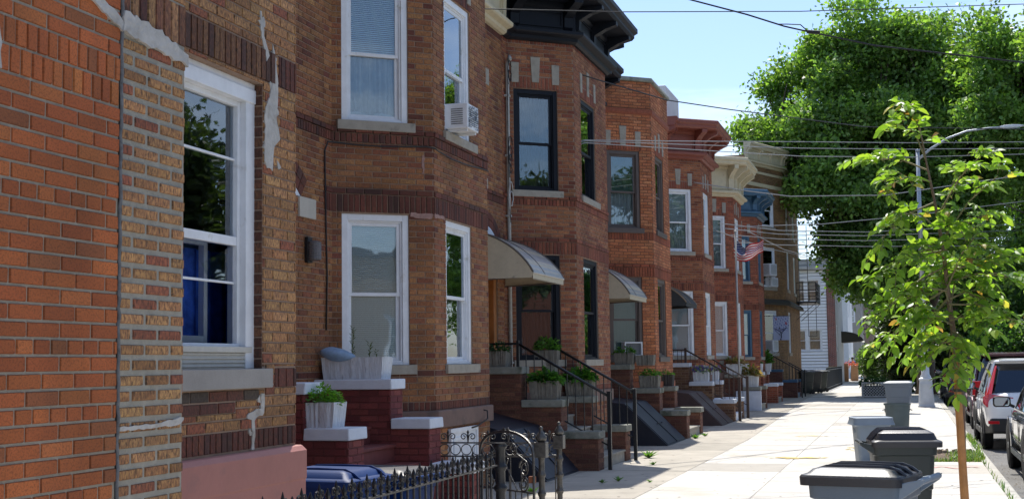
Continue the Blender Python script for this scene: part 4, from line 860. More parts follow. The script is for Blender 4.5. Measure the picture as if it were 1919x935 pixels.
# ------------------------------------------------------------ planters
def foliage(b, cx, cy, cz, rx, ry, h, n, s, cols, droop=.3, rs_=None):
    r = rs_ or random.Random(int(cx*77+cy*13))
    for k in range(n):
        a = r.uniform(0, 6.28); q = math.sqrt(r.random()); px, py = cx+math.cos(a)*q*rx, cy+math.sin(a)*q*ry; pz = cz+h*(1-q*q*.6)*r.uniform(.15, 1)
        d = Vector((math.cos(a)*q+r.uniform(-.6, .6), math.sin(a)*q+r.uniform(-.6, .6), r.uniform(-.1, .9)-droop*q)).normalized(); sd = d.cross(Vector((r.uniform(-1, 1), r.uniform(-1, 1), 1))).normalized()
        L_ = s*r.uniform(.45, 1.1); P0 = Vector((px, py, pz)); c = r.choice(cols); g = r.uniform(.7, 1.25); c = tuple(x*g for x in c); W_ = L_*.22
        b.face([P0, P0+d*L_*.45+sd*W_+Vector((0, 0, .02*s)), P0+d*L_-Vector((0, 0, L_*.2)), P0+d*L_*.45-sd*W_], 0, c)
GREEN1 = [(.07, .19, .035), (.10, .25, .04), (.05, .13, .03)]; GREEN2 = [(.14, .30, .05), (.09, .22, .04)]; DRY = [(.34, .24, .14), (.26, .17, .10), (.18, .2, .07)]
def planter(label, x, y, z, w_, d, h, m, plant=None, ph=.2, taper=.1, n=160, s=.1, name='planter'):
    T = thing(name, label, 'planter', (x, y, z), 'planters on the stoops and sills'); r = random.Random(int(x*31+y*17))
    b = MB(); ring_ = []; NS = 18
    for (t, zz) in ((-taper, 0), (-taper*.98, .012), (-taper*.4, h*.5), (0, h-.012), (0, h)):
        row = []
        hw, hd = w_/2+t*w_/2, d/2+t*d/2
        for sd_, (ax, ay, bx, by) in enumerate(((-hw, -hd, hw, -hd), (hw, -hd, hw, hd), (hw, hd, -hw, hd), (-hw, hd, -hw, -hd))):
            for k in range(NS): q = k/NS; row.append([ax+(bx-ax)*q, ay+(by-ay)*q, zz])
        ring_.append(row)
    N = 4*NS; dis = [r.uniform(-.013, .009)*(1 if k % 2 else .3) for k in range(N)]
    for k in range(0, N, NS): dis[k] = .0
    for ri, row in enumerate(ring_):
        for k, p in enumerate(row):
            rad = math.hypot(p[0], p[1]); dd = (dis[k]+r.uniform(-.002, .002)) if ri in (1, 2, 3) else dis[k]*.4
            p[0] += p[0]/rad*dd; p[1] += p[1]/rad*dd
    vs = [(x+p[0], y+p[1], z+p[2]) for row in ring_ for p in row]; fs = []
    for i in range(4):
        for k in range(N): fs.append((i*N+k, i*N+(k+1) % N, (i+1)*N+(k+1) % N, (i+1)*N+k))
    fs.append(tuple(range(N-1, -1, -1))); b.mesh(vs, fs)
    inner = [(x+p[0]*.88, y+p[1]*.88, z+h) for p in ring_[4]]; low = [(q[0], q[1], z+h-.03) for q in inner]; o0 = len(b.v); b.v.extend(inner+low)
    for k in range(N): b.f.append((4*N+k, 4*N+(k+1) % N, o0+(k+1) % N, o0+k)); b.m.append(0); b.c.append(None); b.uv.append(None); b.f.append((o0+k, o0+(k+1) % N, o0+N+(k+1) % N, o0+N+k)); b.m.append(0); b.c.append(None); b.uv.append(None)
    b.build('pot', m, T)
    b = MB(); b.face([(x+sx*w_*.44, y+sy*d*.44, z+h-.03) for sx, sy in ((-1, -1), (1, -1), (1, 1), (-1, 1))]); b.build('soil', SOIL, T)
    if plant:
        b = MB(); foliage(b, x, y, z+h-.03, w_*.5, d*.5, ph, n, s, plant); b.build('plant', LEAFY, T)
    return T
BARKW = mat('white_bark_pot', (.62, .64, .66), .8, noise=(12, .1), bump=(45, 1, (1.5, 1.5, .25)), stain=(20, (.3, .3, .31), .62, (2, 2, .35)))
BARKG = mat('grey_bark_pot', (.20, .185, .155), .9, noise=(12, .25), bump=(45, 1, (1.5, 1.5, .25)), stain=(20, (.07, .065, .055), .6, (2, 2, .35)))
p1 = planter('long white bark textured planter on the red stoop with a blue sack lying on it', -5.83, 13.83, 1.45, .72, .3, .24, BARKW, taper=.06)
b = MB(); rr = random.Random(4)
for k in range(3):
    bx, by = (-5.88, -5.68, -5.6)[k], 13.82; hh = (.34, .16, .07)[k]
    b.tube([(bx, by, 1.66), (bx+.01, by, 1.66+hh)], .004, 5, c=(.1, .12, .04))
    for j in range(int(hh*90)):
        z = 1.70+hh*j/(hh*90); a = rr.uniform(0, 6.28); l_ = .05*rr.uniform(.6, 1.2); b.face([(bx, by, z), (bx+math.cos(a)*l_*.6-.006, by+math.sin(a)*l_*.6, z+l_*.5), (bx+math.cos(a)*l_, by+math.sin(a)*l_, z+l_*.7), (bx+math.cos(a)*l_*.6+.006, by+math.sin(a)*l_*.6, z+l_*.45)], 0, (.07, .11, .04))
b.build('herb_sprig', LEAFY, p1)
# blue-grey sack
b = MB(); nu, nv = 18, 12; vs = []; fs = []
for i in range(nu+1):
    t = i/nu; rr_ = .085*math.sin(math.pi*min(1, t*.93+.05))**.55*(1-.25*t)
    for j in range(nv): a = 6.28*j/nv; vs.append((-6.2+.40*t, 13.70+rr_*1.3*math.cos(a)*(1+.08*math.sin(5*t+3*j)), 1.745-.05*t+rr_*math.sin(a)*(1+.1*math.sin(7*t+j*2))))
for i in range(nu):
    for j in range(nv): fs.append((i*nv+j, (i+1)*nv+j, (i+1)*nv+(j+1) % nv, i*nv+(j+1) % nv))
fs += [tuple(range(nv)), tuple(nu*nv+j for j in range(nv-1, -1, -1))]; b.mesh(vs, fs)
tag(b.build('plastic_sack', mat('blue_sack', (.27, .40, .56), .4, noise=(18, .18), bump=(20, .8)), smooth=True, fixn=True), 'crumpled light blue plastic sack lying on the end of the long white planter', 'sack')
planter('white bark textured planter with a bushy green herb on the lower red stoop', -5.28, 11.63, 1.03, .42, .30, .235, BARKW, [(.17, .36, .05), (.12, .28, .04)], ph=.19, n=420, s=.07)
planter('grey bark planter with dark succulent on the highest cap of the railed stoop', -6.03, 19.83, 1.55, .34, .28, .24, BARKG, [(.05, .13, .07), (.04, .1, .05)], ph=.16, n=200, s=.09)
planter('grey bark planter full of leafy greens on the middle cap of the railed stoop', -5.28, 19.83, 1.05, .44, .30, .28, BARKG, GREEN1, ph=.18, n=420, s=.13)
planter('grey bark planter with light green plant behind the handrail, by the navy window', -5.75, 21.75, 1.55, .4, .28, .26, BARKG, GREEN2, ph=.26, n=300, s=.1)
planter('grey bark planter of spreading ferns behind the handrail balusters', -5.22, 21.85, 1.05, .46, .32, .26, BARKG, GREEN1, ph=.24, n=420, s=.15)
planter('grey bark planter with small plant under the window air conditioner', -5.75, 28.15, 1.55, .42, .28, .24, BARKG, GREEN1, ph=.17, n=220, s=.09)
planter('empty grey bark planter beside the one under the air conditioner', -5.32, 28.25, 1.52, .38, .28, .22, BARKG)
planter('grey bark planter with bright green tuft on the mossy stoop', -5.22, 28.15, 1.05, .42, .28, .26, BARKG, GREEN2, ph=.18, n=240, s=.09)
planter('dark planter with a low green tuft on the far cheek of the mossy stoop', -5.25, 30.1, 1.05, .42, .28, .25, mat('dark_pot', (.06, .055, .05), .9, noise=(12, .2)), GREEN2, ph=.15, n=160, s=.08)
for k, (xx, yy, lab) in enumerate(((-5.3, 36.1, 'white planter of blue and violet flowers on the white capped stoop'), (-5.28, 38.0, 'white planter of violet and white flowers on the far white cap'))):
    t = planter(lab, xx, yy, 1.05, .42, .3, .26, BARKW, GREEN1, ph=.16, n=200, s=.1); b = MB(); r = random.Random(k)
    for j in range(90):
        a = r.uniform(0, 6.28); q = math.sqrt(r.random())*.24; c = r.choice([(.10, .10, .45), (.25, .12, .42), (.7, .7, .75), (.15, .2, .6)]) if r.random() < .9 else (.6, .6, .1)
        fx, fy, fz = xx+math.cos(a)*q, yy+math.sin(a)*q, 1.05+.26+.14*r.random()+.05*(1-q/.24); 
        for p in range(5): a2 = p*1.2566; b.face([(fx, fy, fz), (fx+.028*math.cos(a2-.4), fy-.012, fz+.028*math.sin(a2-.4)), (fx+.034*math.cos(a2), fy-.016, fz+.034*math.sin(a2)), (fx+.028*math.cos(a2+.4), fy-.012, fz+.028*math.sin(a2+.4))], 0, c)
    b.build('flowers', LEAFY, t)
planter('white planter with dry grass behind the flagpole, nearer one of the pair', -5.35, 43.75, 1.15, .5, .3, .34, BARKW, DRY, ph=.22, n=120, s=.22)
planter('white planter with straw coloured plant behind the flagpole, farther one of the pair', -5.35, 45.55, 1.15, .5, .3, .34, BARKW, DRY, ph=.12, n=100, s=.15)
planter('white planter of tall dry stalks standing low beside the white washed slab', -4.85, 43.8, .75, .5, .3, .36, BARKW, DRY, ph=.32, n=160, s=.25)
planter('white planter on the red brick stoop, nearer of two', -5.5, 51.3, 1.15, .55, .3, .32, BARKW, GREEN1, ph=.15, n=100, s=.12)
planter('white planter with a dark leafy bush on the red brick stoop', -5.35, 53.15, 1.15, .55, .3, .32, BARKW, GREEN1, ph=.55, n=320, s=.2)
# ------------------------------------------------------------ air conditioners
def ac(label, F, u, z, w_=.52, h=.36, dep=.34, back=.1, brace=True, pattern=False):
    T = thing('air_conditioner', label, 'air conditioner', F.pt(u, 0, z), 'window air conditioners'); b = MB(); b.fbox(F, u-w_/2, u+w_/2, -back, dep, z, z+h); b.build('case', WHITE, T, bevel=.01)
    b = MB(); n = int(h/.026)
    for k in range(2, n-1): zz = z+k*.026; b.fbox(F, u-w_/2-.004, u-w_/2+.004, .06, dep-.06, zz, zz+.012); 
    for k in range(2, n-1): zz = z+k*.026; b.fbox(F, u-w_/2+.05, u+w_/2-.05, dep-.003, dep+.005, zz, zz+.010)
    b.build('grille', mat('ac_grille', (.18, .19, .2), .6, noise=(60, .5)), T)
    b = MB(); b.fbox(F, u-w_/2+.04, u-w_/2+.07, .0, dep-.02, z-.03, z-.002); b.fbox(F, u+w_/2-.07, u+w_/2-.04, .0, dep-.02, z-.03, z-.002)
    if brace:
        for s_ in (-1, 1): A = Vector(F.pt(u+s_*(w_/2-.06), .04, z-.28)); B = Vector(F.pt(u+s_*(w_/2-.06), dep-.05, z-.03)); b.tube([A, B], .012, 6)
    b.build('bracket', WHITE, T)
    return T
t = ac('white window air conditioner with a speckled grille in the upper bay window near the cable', FB[2], .72, 4.46, .44, .31, .27, brace=False)
b = MB(); F = FB[2]; r = random.Random(1)
for k in range(240): u = .52+.40*r.random(); z = 4.48+.27*r.random(); s_ = r.uniform(.004, .013); b.face([F.pt(u-s_, .279, z-s_), F.pt(u+s_*r.random(), .279, z-s_*.3), F.pt(u+s_, .279, z+s_), F.pt(u-s_*.4, .279, z+s_*.7)])
b.build('speckled_film', mat('dark_specks', (.06, .08, .12), .6), t)
t = thing('window_box_fan', 'white framed window unit sitting in the lower side window above the planters', 'window unit', FD[1].pt(.62, 0, 1.72)); b = MB(); ring(b, FD[1], .42, .86, 1.72, 2.03, .03, -.05, .1); b.build('case', WHITE, t, bevel=.004); b = MB(); b.fbox(FD[1], .45, .83, -.02, .05, 1.75, 2.0); b.build('grille', mat('grey_grille', (.13, .14, .15), .6, noise=(80, .4)), t)
# shoes on the upper sill of house B
for k, u in enumerate((.36, .66)):
    b = MB(); nu, nv = 10, 8; vs = []; fs = []; F = FB[1]
    for i in range(nu+1):
        t = i/nu; rz = .045*math.sin(math.pi*min(.97, t*.9+.08))**.5*(1 if t < .6 else .7)
        for j in range(nv): a = 6.28*j/nv; p = F.pt(u-.1+.22*t, -.16+.04*math.cos(a), 4.52+rz*math.sin(a)*1.1); vs.append(p)
    for i in range(nu):
        for j in range(nv): fs.append((i*nv+j, (i+1)*nv+j, (i+1)*nv+(j+1) % nv, i*nv+(j+1) % nv))
    fs += [tuple(range(nv)), tuple(nu*nv+j for j in range(nv-1, -1, -1))]; b.mesh(vs, fs)
    tag(b.build('shoe', mat('pale_shoe', (.5, .55, .6), .7, noise=(40, .3)), smooth=True, fixn=True), ('pale shoe standing inside the upper white window, left one' if k == 0 else 'pale shoe standing inside the upper white window, right one'), 'shoe')
# basement window under the bay of house B (behind the scrolled fence)
b = MB(); b.fbox(FB[2], .45, 1.45, .005, .03, .18, .80); ring(b, FB[2], .42, 1.48, .15, .83, .05, .0, .05); ring(b, FB[2], .55, 1.38, .25, .72, .04, .03, .045)
o = b.build('basement_window', WHITE, HB); 
b = MB(); b.tube([(XF+.02, 16.6, 1.02), (XF+.09, 16.64, 1.0), (XF+.10, 16.62, .9), (XF+.06, 16.3, .82), (XF+.05, 16.1, .81)], .01, 6); tag(b.build('loose_cable', CABLE, smooth=True), 'black cable hanging in a loop over the brown stone base of the bay', 'cable')
# ------------------------------------------------------------ iron fence, gate, inner fence
def spiral(c, r0, plane, turns=1.6, start=0, flip=1, n=22, inner=.25):
    """plane: (ux,uy) horizontal direction of the scroll plane"""
    pts = []
    for k in range(n+1):
        t = k/n; a = start+flip*turns*6.283*t; r_ = r0*(1-t*(1-inner)); pts.append((c[0]+plane[0]*math.cos(a)*r_, c[1]+plane[1]*math.cos(a)*r_, c[2]+math.sin(a)*r_))
    return pts
FX = -3.25
T = thing('iron_fence', 'black wrought iron picket fence along the front yard at the bottom of the picture', 'iron fence', (FX, 8.0, 0))
for nm, z, r_ in (('top_rail', .775, .012), ('bottom_rail', .14, .012)):
    b = MB(); b.box(FX-.014, FX+.014, 5.4, 10.6, z-.006, z+.006); b.build(nm, IRON, T)
y = 5.5; k = 0
while y < 10.55:
    b = MB(); b.tube([(FX, y, .02), (FX, y, .86 if k % 2 == 0 else .83)], .0085, 6)
    if k % 2 == 0:
        b.lathe([(.0085, .80), (.016, .815), (.016, .83), (.007, .84), (.015, .87), (.010, .9), (.002, .93)], 6, (FX, y, 0))
        for s_ in (-1, 1): b.tube(spiral((FX, y+s_*.036, .865), .03, (0, 1), 1.25, start=(math.pi if s_ > 0 else 0)+0, flip=-s_, n=14), .0055, 5)
    else:
        b.lathe([(.0085, .78), (.02, .80), (.012, .83), (.02, .855), (.003, .895)], 6, (FX, y, 0))
        for s_ in (-1, 1): b.tube(spiral((FX, y+s_*.03, .81), .022, (0, 1), 1.0, start=(math.pi if s_ > 0 else 0), flip=-s_, n=10), .005, 5)
    b.build('picket', IRON, T); y += .118; k += 1
def post(label, x, y, h, m, r0=.045, fin=True, base=.0):
    P = thing('gate_post', label, 'gate post', (x, y, 0), 'cast iron gate posts')
    b = MB(); pr = [(r0*1.5, 0), (r0*1.5, .06), (r0, .1)]; z = .1
    while z < h-.26: pr += [(r0*.82, z+.02), (r0*.8, z+.11), (r0*1.15, z+.135), (r0*1.2, z+.15), (r0*.85, z+.17)]; z += .17
    b.lathe(pr+[(r0*.9, h-.2)], 14, (x, y, 0)); b.build('shaft', m, P, smooth=True)
    if fin:
        b = MB(); q = .055; b.box(x-q, x+q, y-q, y+q, h-.21, h-.07); b.build('head_block', m, P, bevel=.005)
        b = MB(); b.lathe([(.03, 0), (.048, .015), (.052, .03), (.05, .05), (.03, .085), (.017, .10), (.016, .112), (.021, .125), (.012, .14), (.0, .145)], 14, (x, y, h-.07)); b.build('finial', m, P, smooth=True)
    return P
post('dark iron post at the end of the picket fence, left of the gate', FX, 10.72, 1.15, IRON, .05, fin=False)
post('weathered iron gate post with onion finial, nearer one right of the arched gate', -3.25, 12.02, .95, IRONW, .034)
post('weathered iron gate post with onion finial, farther one by the stoop', -3.6, 14.05, .90, IRONW, .036)
# open gate
H0 = Vector((-3.28, 11.86, 0)); dg = Vector((-math.cos(R(41)), math.sin(R(41)), 0)); GW = .93
T = thing('iron_gate', 'open wrought iron gate with an arched scrolled top', 'gate', tuple(H0))
gp = lambda s_, z: tuple(H0+dg*s_+Vector((0, 0, z)))
pl = (dg.x, dg.y)
b = MB(); arc = [gp(GW*(.5-.5*math.cos(math.pi*k/20)), .745+.225*math.sin(math.pi*k/20)**.8) for k in range(21)]; b.tube(arc, .014, 6); b.tube([gp(GW*(.12+.76*k/16), .70+.10*math.sin(math.pi*k/16)) for k in range(17)], .007, 6); b.build('arch_rail', IRONW, T)
for s_ in (0.0, GW): b = MB(); b.tube([gp(s_, .04), gp(s_, .76)], .012, 6); b.build('stile', IRONW, T)
for z in (.07, .43): b = MB(); b.tube([gp(0, z), gp(GW, z)], .009, 6); b.build('cross_rail', IRONW, T)
for k in range(1, 9):
    s_ = GW*k/9; b = MB(); b.tube([gp(s_, .07), gp(s_, .43 if k % 2 else .62)], .007, 5); b.build('picket', IRONW, T)
for (s_, z, r_, st, fl, tu) in ((.16, .645, .085, 0, 1, 1.9), (.16, .51, .08, 0, -1, 1.9), (.76, .645, .085, math.pi, -1, 1.9), (.76, .51, .08, math.pi, 1, 1.9), (.34, .80, .065, 0, 1, 1.8), (.60, .80, .065, math.pi, -1, 1.8), (.43, .985, .026, math.pi, 1, 1.1), (.5, .985, .026, 0, -1, 1.1)):
    b = MB(); c = gp(s_, z); b.tube(spiral(c, r_, pl, tu, st, fl), .0085, 5); b.build('scroll', IRONW, T)
b = MB(); b.tube([gp(.27, .43), gp(.33, .5), gp(.44, .62), gp(.5, .72)], .007, 5); b.tube([gp(.66, .43), gp(.6, .5), gp(.49, .62), gp(.43, .72)], .007, 5); b.build('brace', IRONW, T)
b = MB(); b.box(-3.33, -3.27, 11.86, 11.90, .52, .58); b.build('latch', mat('rust', (.2, .07, .03), .8, noise=(20, .4)), T)
# scrolled return fence from the red stoop to the far post
A = Vector((-4.45, 14.16, 0)); B = Vector((-3.6, 14.1, 0)); A0 = Vector((-4.98, 14.05, 0))
T = thing('iron_fence', 'low scrolled iron fence with rings along its top, between the red stoop and the gate', 'iron fence', (-4.3, 14.1, 0))
A0 = Vector((-4.97, 14.1, 0)); B = Vector((-3.62, 14.1, 0)); Lf = (B-A0).length; df = (B-A0).normalized(); fp = lambda s_, z: tuple(A0+df*s_+Vector((0, 0, z)))
for z in (.60, .745, .12): b = MB(); b.tube([fp(0, z), fp(Lf, z)], .009, 6); b.build('rail', IRONW, T)
n = 11
for k in range(n):
    s_ = .06+(Lf-.1)*k/(n-1); b = MB(); c = fp(s_, .672); b.tube([(c[0]+.058*math.cos(a*.449), c[1], c[2]+.058*math.sin(a*.449)) for a in range(15)], .006, 5); b.build('ring', IRONW, T)
    b = MB(); b.tube([fp(s_, .12), fp(s_, .60)], .007, 5); b.build('picket', IRONW, T)
for k in range(6):
    s_ = .1+(Lf-.2)*k/5
    for fl in (-1, 1):
        b = MB(); b.tube([fp(s_, .75)]+spiral(fp(s_+fl*.05, .81), .04, (1, 0), 1.3, start=math.pi if fl > 0 else 0, flip=-fl), .0065, 5); b.build('scroll', IRONW, T)
    b = MB(); b.lathe([(.008, .745), (.008, .84), (.014, .85), (.014, .865), (.002, .885)], 6, fp(s_, 0)); b.build('finial', IRONW, T)
# ------------------------------------------------------------ wheeled bins and cans
def rrect(hx, hy, r_, n=4):
    pts = []
    for (cx, cy, a0) in ((hx-r_, -hy+r_, -90), (hx-r_, hy-r_, 0), (-hx+r_, hy-r_, 90), (-hx+r_, -hy+r_, 180)):
        for k in range(n+1): a = R(a0+90*k/n); pts.append((cx+r_*math.cos(a), cy+r_*math.sin(a)))
    return pts
def loft(b, rings, m=0, cap0=True, cap1=True):
    n = len(rings[0]); i0 = len(b.v); vs = [p for r_ in rings for p in r_]; fs = []
    for i in range(len(rings)-1):
        for k in range(n): fs.append((i*n+k, i*n+(k+1) % n, (i+1)*n+(k+1) % n, (i+1)*n+k))
    if cap0: fs.append(tuple(range(n-1, -1, -1)))
    if cap1: fs.append(tuple((len(rings)-1)*n+k for k in range(n)))
    b.mesh(vs, fs, m)
def wheelbin(label, loc, rz, bm, lm, h=1.0, lx=.30, ly=.27, group='wheeled rubbish bins on the sidewalk', stripe=None, hm=None, dome=.05, ridges=2, name='wheelie_bin', text=None):
    T = thing(name, label, 'rubbish bin', (0, 0, 0), group); hb = h-.06
    b = MB(); R_ = []
    for (z, k) in ((.04, .74), (.06, .76), (hb*.55, .87), (hb*.56, .90), (hb-.10, .97), (hb-.09, 1.03), (hb, 1.05)): R_.append([(p[0]+.02*(1-k), p[1], z) for p in rrect(lx*k, ly*k, .05)])
    loft(b, R_); o = b.build('body', bm, T, smooth=True, bevel=0); o.data.set_sharp_from_angle(angle=R(30))
    # moulded side panels
    b = MB()
    for s_ in (-1, 1):
        for (xa, xb2, za, zb) in ((-.17, -.05, .25, .5), (.05, .17, .25, .5)):
            yy = lambda z: s_*(ly*(.76+.13*z/hb)+.006); b.hexa([(xa, yy(za), za), (xb2, yy(za), za), (xb2, yy(za)-s_*.03, za), (xa, yy(za)-s_*.03, za), (xa, yy(zb), zb), (xb2, yy(zb), zb), (xb2, yy(zb)-s_*.03, zb), (xa, yy(zb)-s_*.03, zb)])
    b.build('side_panel', bm, T, fixn=True, bevel=.008)
    b = MB(); R_ = []
    for (z, k, dz) in ((hb-.025, 1.13, 0), (hb+.018, 1.14, 0), (hb+.028, 1.11, 0), (hb+.036, .99, 0), (hb+.040+dome*.7, .90, 0), (hb+.043+dome, .72, 0)): R_.append([(p[0]-.02, p[1], z+(.0 if abs(p[0]) < lx else 0)) for p in rrect(lx*k, ly*k, .045*k)])
    loft(b, R_)
    for j in range(ridges+1 if ridges else 0):
        yy = -ly*.6+ly*1.2*j/ridges if ridges else 0; b.tube([(-lx*1.08, yy, hb+.024), (-lx*.93, yy, hb+.038+dome*.5), (-lx*.7, yy, hb+.044+dome), (0, yy, hb+.046+dome*1.05), (lx*.7, yy, hb+.044+dome), (lx*.9, yy, hb+.038+dome*.5), (lx*1.04, yy, hb+.024)], .011, 6)
    o = b.build('lid', lm, T, smooth=True, fixn=True); o.data.set_sharp_from_angle(angle=R(35))
    b = MB(); b.tube([(lx+.095, -ly*.98, hb+.005), (lx+.095, ly*.98, hb+.005)], .017, 10)
    for s_ in (-1, 1): b.hexa([(lx*.9, s_*ly*.9-.018, hb-.1), (lx+.10, s_*ly*.9-.018, hb-.015), (lx+.10, s_*ly*.9+.018, hb-.015), (lx*.9, s_*ly*.9+.018, hb-.1), (lx*.9, s_*ly*.9-.018, hb-.01), (lx+.115, s_*ly*.9-.018, hb+.02), (lx+.115, s_*ly*.9+.018, hb+.02), (lx*.9, s_*ly*.9+.018, hb-.01)])
    b.build('handle', hm or bm, T, fixn=True, bevel=.004)
    for s_ in (-1, 1): b = MB(); b.lathe([(.02, -.022), (.095, -.022), (.1, -.01), (.1, .01), (.095, .022), (.02, .022)], 16, (lx*.78, s_*(ly*.78+.03), .1), axis='y'); b.build('wheel', CABLE, T)
    if text:
        for (xx, zz, pts) in text:
            b = MB(); yy = -(ly*(.76+.21*zz/hb)+.014)
            for st in pts: b.tube([(xx+p[0], yy, zz+p[1]) for p in st], .0028, 4)
            b.build('marker_writing', mat('marker', (.06, .07, .10), .7), T)
    T.rotation_euler = (0, 0, rz); T.location = loc
    return T
PGREY = mat('grey_bin_plastic', (.12, .155, .20), .45, noise=(5, .06), bump=(120, .15), stain=(9, (.2, .22, .24), .7)); PLID = mat('dark_grey_lid', (.032, .032, .038), .42, noise=(6, .1), bump=(120, .15), stain=(8, (.07, .07, .075), .7))
PLIGHT = mat('light_grey_plastic', (.21, .26, .32), .5, noise=(5, .08), bump=(100, .2), stain=(7, (.33, .36, .38), .66)); PGREEN = mat('dark_green_plastic', (.022, .030, .030), .42, noise=(5, .1), bump=(120, .15), stain=(5, (.05, .055, .055), .68))
PBLUE = mat('blue_bin_plastic', (.003, .028, .125), .5, spec=.15, noise=(5, .08), bump=(120, .1)); PCAN = mat('green_grey_can', (.07, .10, .11), .5, noise=(5, .12), stain=(8, (.13, .15, .16), .66))
S7 = [(0, .06), (.045, .06), (.02, 0)]; S0 = [(.04*math.cos(a*.5)*.5+.02, .03+.03*math.sin(a*.5)) for a in range(14)]; S3 = [(0, .055), (.03, .06), (.035, .045), (.015, .032), (.038, .018), (.02, 0), (0, .006)]; S2 = [(0, .05), (.02, .062), (.036, .048), (.0, 0), (.04, 0)]; S6 = [(.035, .06), (.008, .035), (.004, .012), (.02, 0), (.035, .014), (.02, .028), (.006, .02)]; S8 = [(.02+.015*math.sin(t*.6), .03+.03*math.cos(t*.3)) for t in range(21)]
tx = [(-.16, .80, [S7]), (-.105, .80, [S0]), (-.055, .80, [S3]), (-.01, .80, [S2]), (.09, .805, [S8]), (.135, .805, [S6]), (.175, .805, [S0])]
wheelbin('grey wheeled bin with dark ribbed lid, nearest the camera, marker writing on its side', (-.235, 7.40, 0), R(-13), PGREY, PLID, 1.035, .235, .23, hm=PLIGHT, dome=.022, ridges=2, text=tx)
wheelbin('dark green wheeled bin with black ribbed lid, second from the camera', (-.08, 12.35, 0), R(187), PGREEN, PLID, .925, .26, .26, dome=.075, ridges=4)
wheelbin('grey wheeled bin with its handle to the left, farthest along the sidewalk', (-.28, 41.0, 0), R(176), PGREY, PGREY, .93, .38, .32, dome=.03, ridges=0)
wheelbin('blue recycling bin with ribbed blue lid in the front yard behind the iron fence', (-4.02, 9.05, 0), R(-8), PBLUE, PBLUE, .84, .33, .29, group='bins in the front yard', dome=.045, ridges=1)
wheelbin('blue bin with a flat dark grey lid behind the blue lidded bin', (-3.98, 10.0, 0), R(-8), PBLUE, PLID, .80, .33, .27, group='bins in the front yard', dome=.02, ridges=0)
# square light grey can with a bent lid
T = thing('rubbish_can', 'light grey square can with a crooked flat lid, left of the dark green bin', 'rubbish can', (0, 0, 0)); b = MB(); R_ = []
for (z, k) in ((0, .80), (.03, .83), (.6, .96), (.62, 1.02), (.69, 1.03)): R_.append([(p[0], p[1], z) for p in rrect(.26*k, .24*k, .06)])
loft(b, R_); o = b.build('body', PLIGHT, T, smooth=True); o.data.set_sharp_from_angle(angle=R(30))
b = MB(); ring_ = lambda s_, z, t: [(p[0], p[1], z+t*p[0]) for p in rrect(.29*s_, .27*s_, .07)]
loft(b, [ring_(1.08, .62, .0), ring_(1.0, .69, .0), ring_(1.0, .725, .0), ring_(.9, .735, .0), ring_(.88, .725, .0)]); o = b.build('lid', PLIGHT, T, smooth=True); o.data.set_sharp_from_angle(angle=R(25))
b = MB()
for s_ in (-1, 1): b.box(s_*.24-.02, s_*.24+.02, -.07, .07, .5, .56)
b.build('handle', PLIGHT, T, bevel=.006)
T.location = (-.56, 21.0, 0); T.rotation_euler = (0, 0, R(12))
# round ribbed can
T = thing('rubbish_can', 'open round ribbed green grey can in front of the farthest wheeled bin', 'rubbish can', (0, 0, 0)); b = MB(); n = 48; vs = []; R_ = []
for (z, rr_) in ((0, .2), (.05, .215), (.1, .22), (.5, .245), (.56, .255), (.60, .255), (.61, .28), (.65, .28), (.65, .26), (.3, .235)):
    R_.append([((rr_+(.008 if (.08 < z < .52 and (k//3) % 2) else 0))*math.cos(6.283*k/n), (rr_+(.008 if (.08 < z < .52 and (k//3) % 2) else 0))*math.sin(6.283*k/n), z) for k in range(n)])
loft(b, R_); o = b.build('body', PCAN, T, smooth=True); o.data.set_sharp_from_angle(angle=R(30))
for s_ in (-1, 1): b = MB(); b.tube([(s_*.25, -.06, .52), (s_*.30, -.05, .5), (s_*.30, .05, .5), (s_*.25, .06, .52)], .01, 6); b.build('handle', PCAN, T)
T.location = (-.245, 30.0, 0)
# ------------------------------------------------------------ farther buildings
def at(px, py, X=None, Y=None, Z=None):
    d = Fw+R2*((px-959.5)/FPX)-U2*((py-467.5)/FPX)
    t = X/d.x if X is not None else (Y/d.y if Y is not None else (Z-1.6)/d.z)
    return EYE+d*t
H8 = thing('apartment_building', 'tall yellow brick building with cream cornice at the end of the brick row', 'building', (-5.6, 62, 0))
FA8 = Face((XM, 56.6), (-5.0, 59.8)); FB8 = Face((-5.0, 59.8), (-5.0, 67.6)); FC8 = Face((-5.0, 67.6), (-16, 67.6))
o1 = [(1.3, 2.5, 1.9, 3.7), (1.3, 2.5, 4.7, 6.4), (1.3, 2.5, 7.3, 8.8)]; o2 = [(1.0, 2.1, 1.9, 3.7), (1.0, 2.1, 4.7, 6.4), (1.0, 2.1, 7.3, 8.8), (4.6, 5.7, 4.7, 6.4), (4.6, 5.7, 7.3, 8.8)]
b = MB()
for F, o in ((FA8, o1), (FB8, o2), (FC8, [])): panel(b, F, -.05, 10.2, o, 1); bricks(b, F, 0, 10.2, o, P_H8, [(4.2, 4.35, 'V', P_H8), (6.9, 7.05, 'V', P_H8), (6.45, 6.65, 'V', P_H8), (3.75, 3.95, 'V', P_H8)], m=0, u1=min(F.L, 8))
b.face([(-16, 56.6, 0), (XM, 56.6, 0), (XM, 56.6, 10.2), (-16, 56.6, 10.2)], 2, (.3, .18, .1)); b.build('wall', [BR_RUG2, MORTT, MT['side_brick']], H8)
b = MB(); b.face([(-16, 56.6, 10.15), (XM, 56.6, 10.15), (-5, 59.8, 10.15), (-5, 67.6, 10.15), (-16, 67.6, 10.15)]); b.build('roof', ROOFD, H8)
for F, o in ((FA8, o1), (FB8, o2)):
    for k, x in enumerate(o): window(H8, F, x, WHITE, blind='half' if k != 1 else None, low='curtain'); sill(H8, F, x[0]-.08, x[1]+.08, x[2], .14)
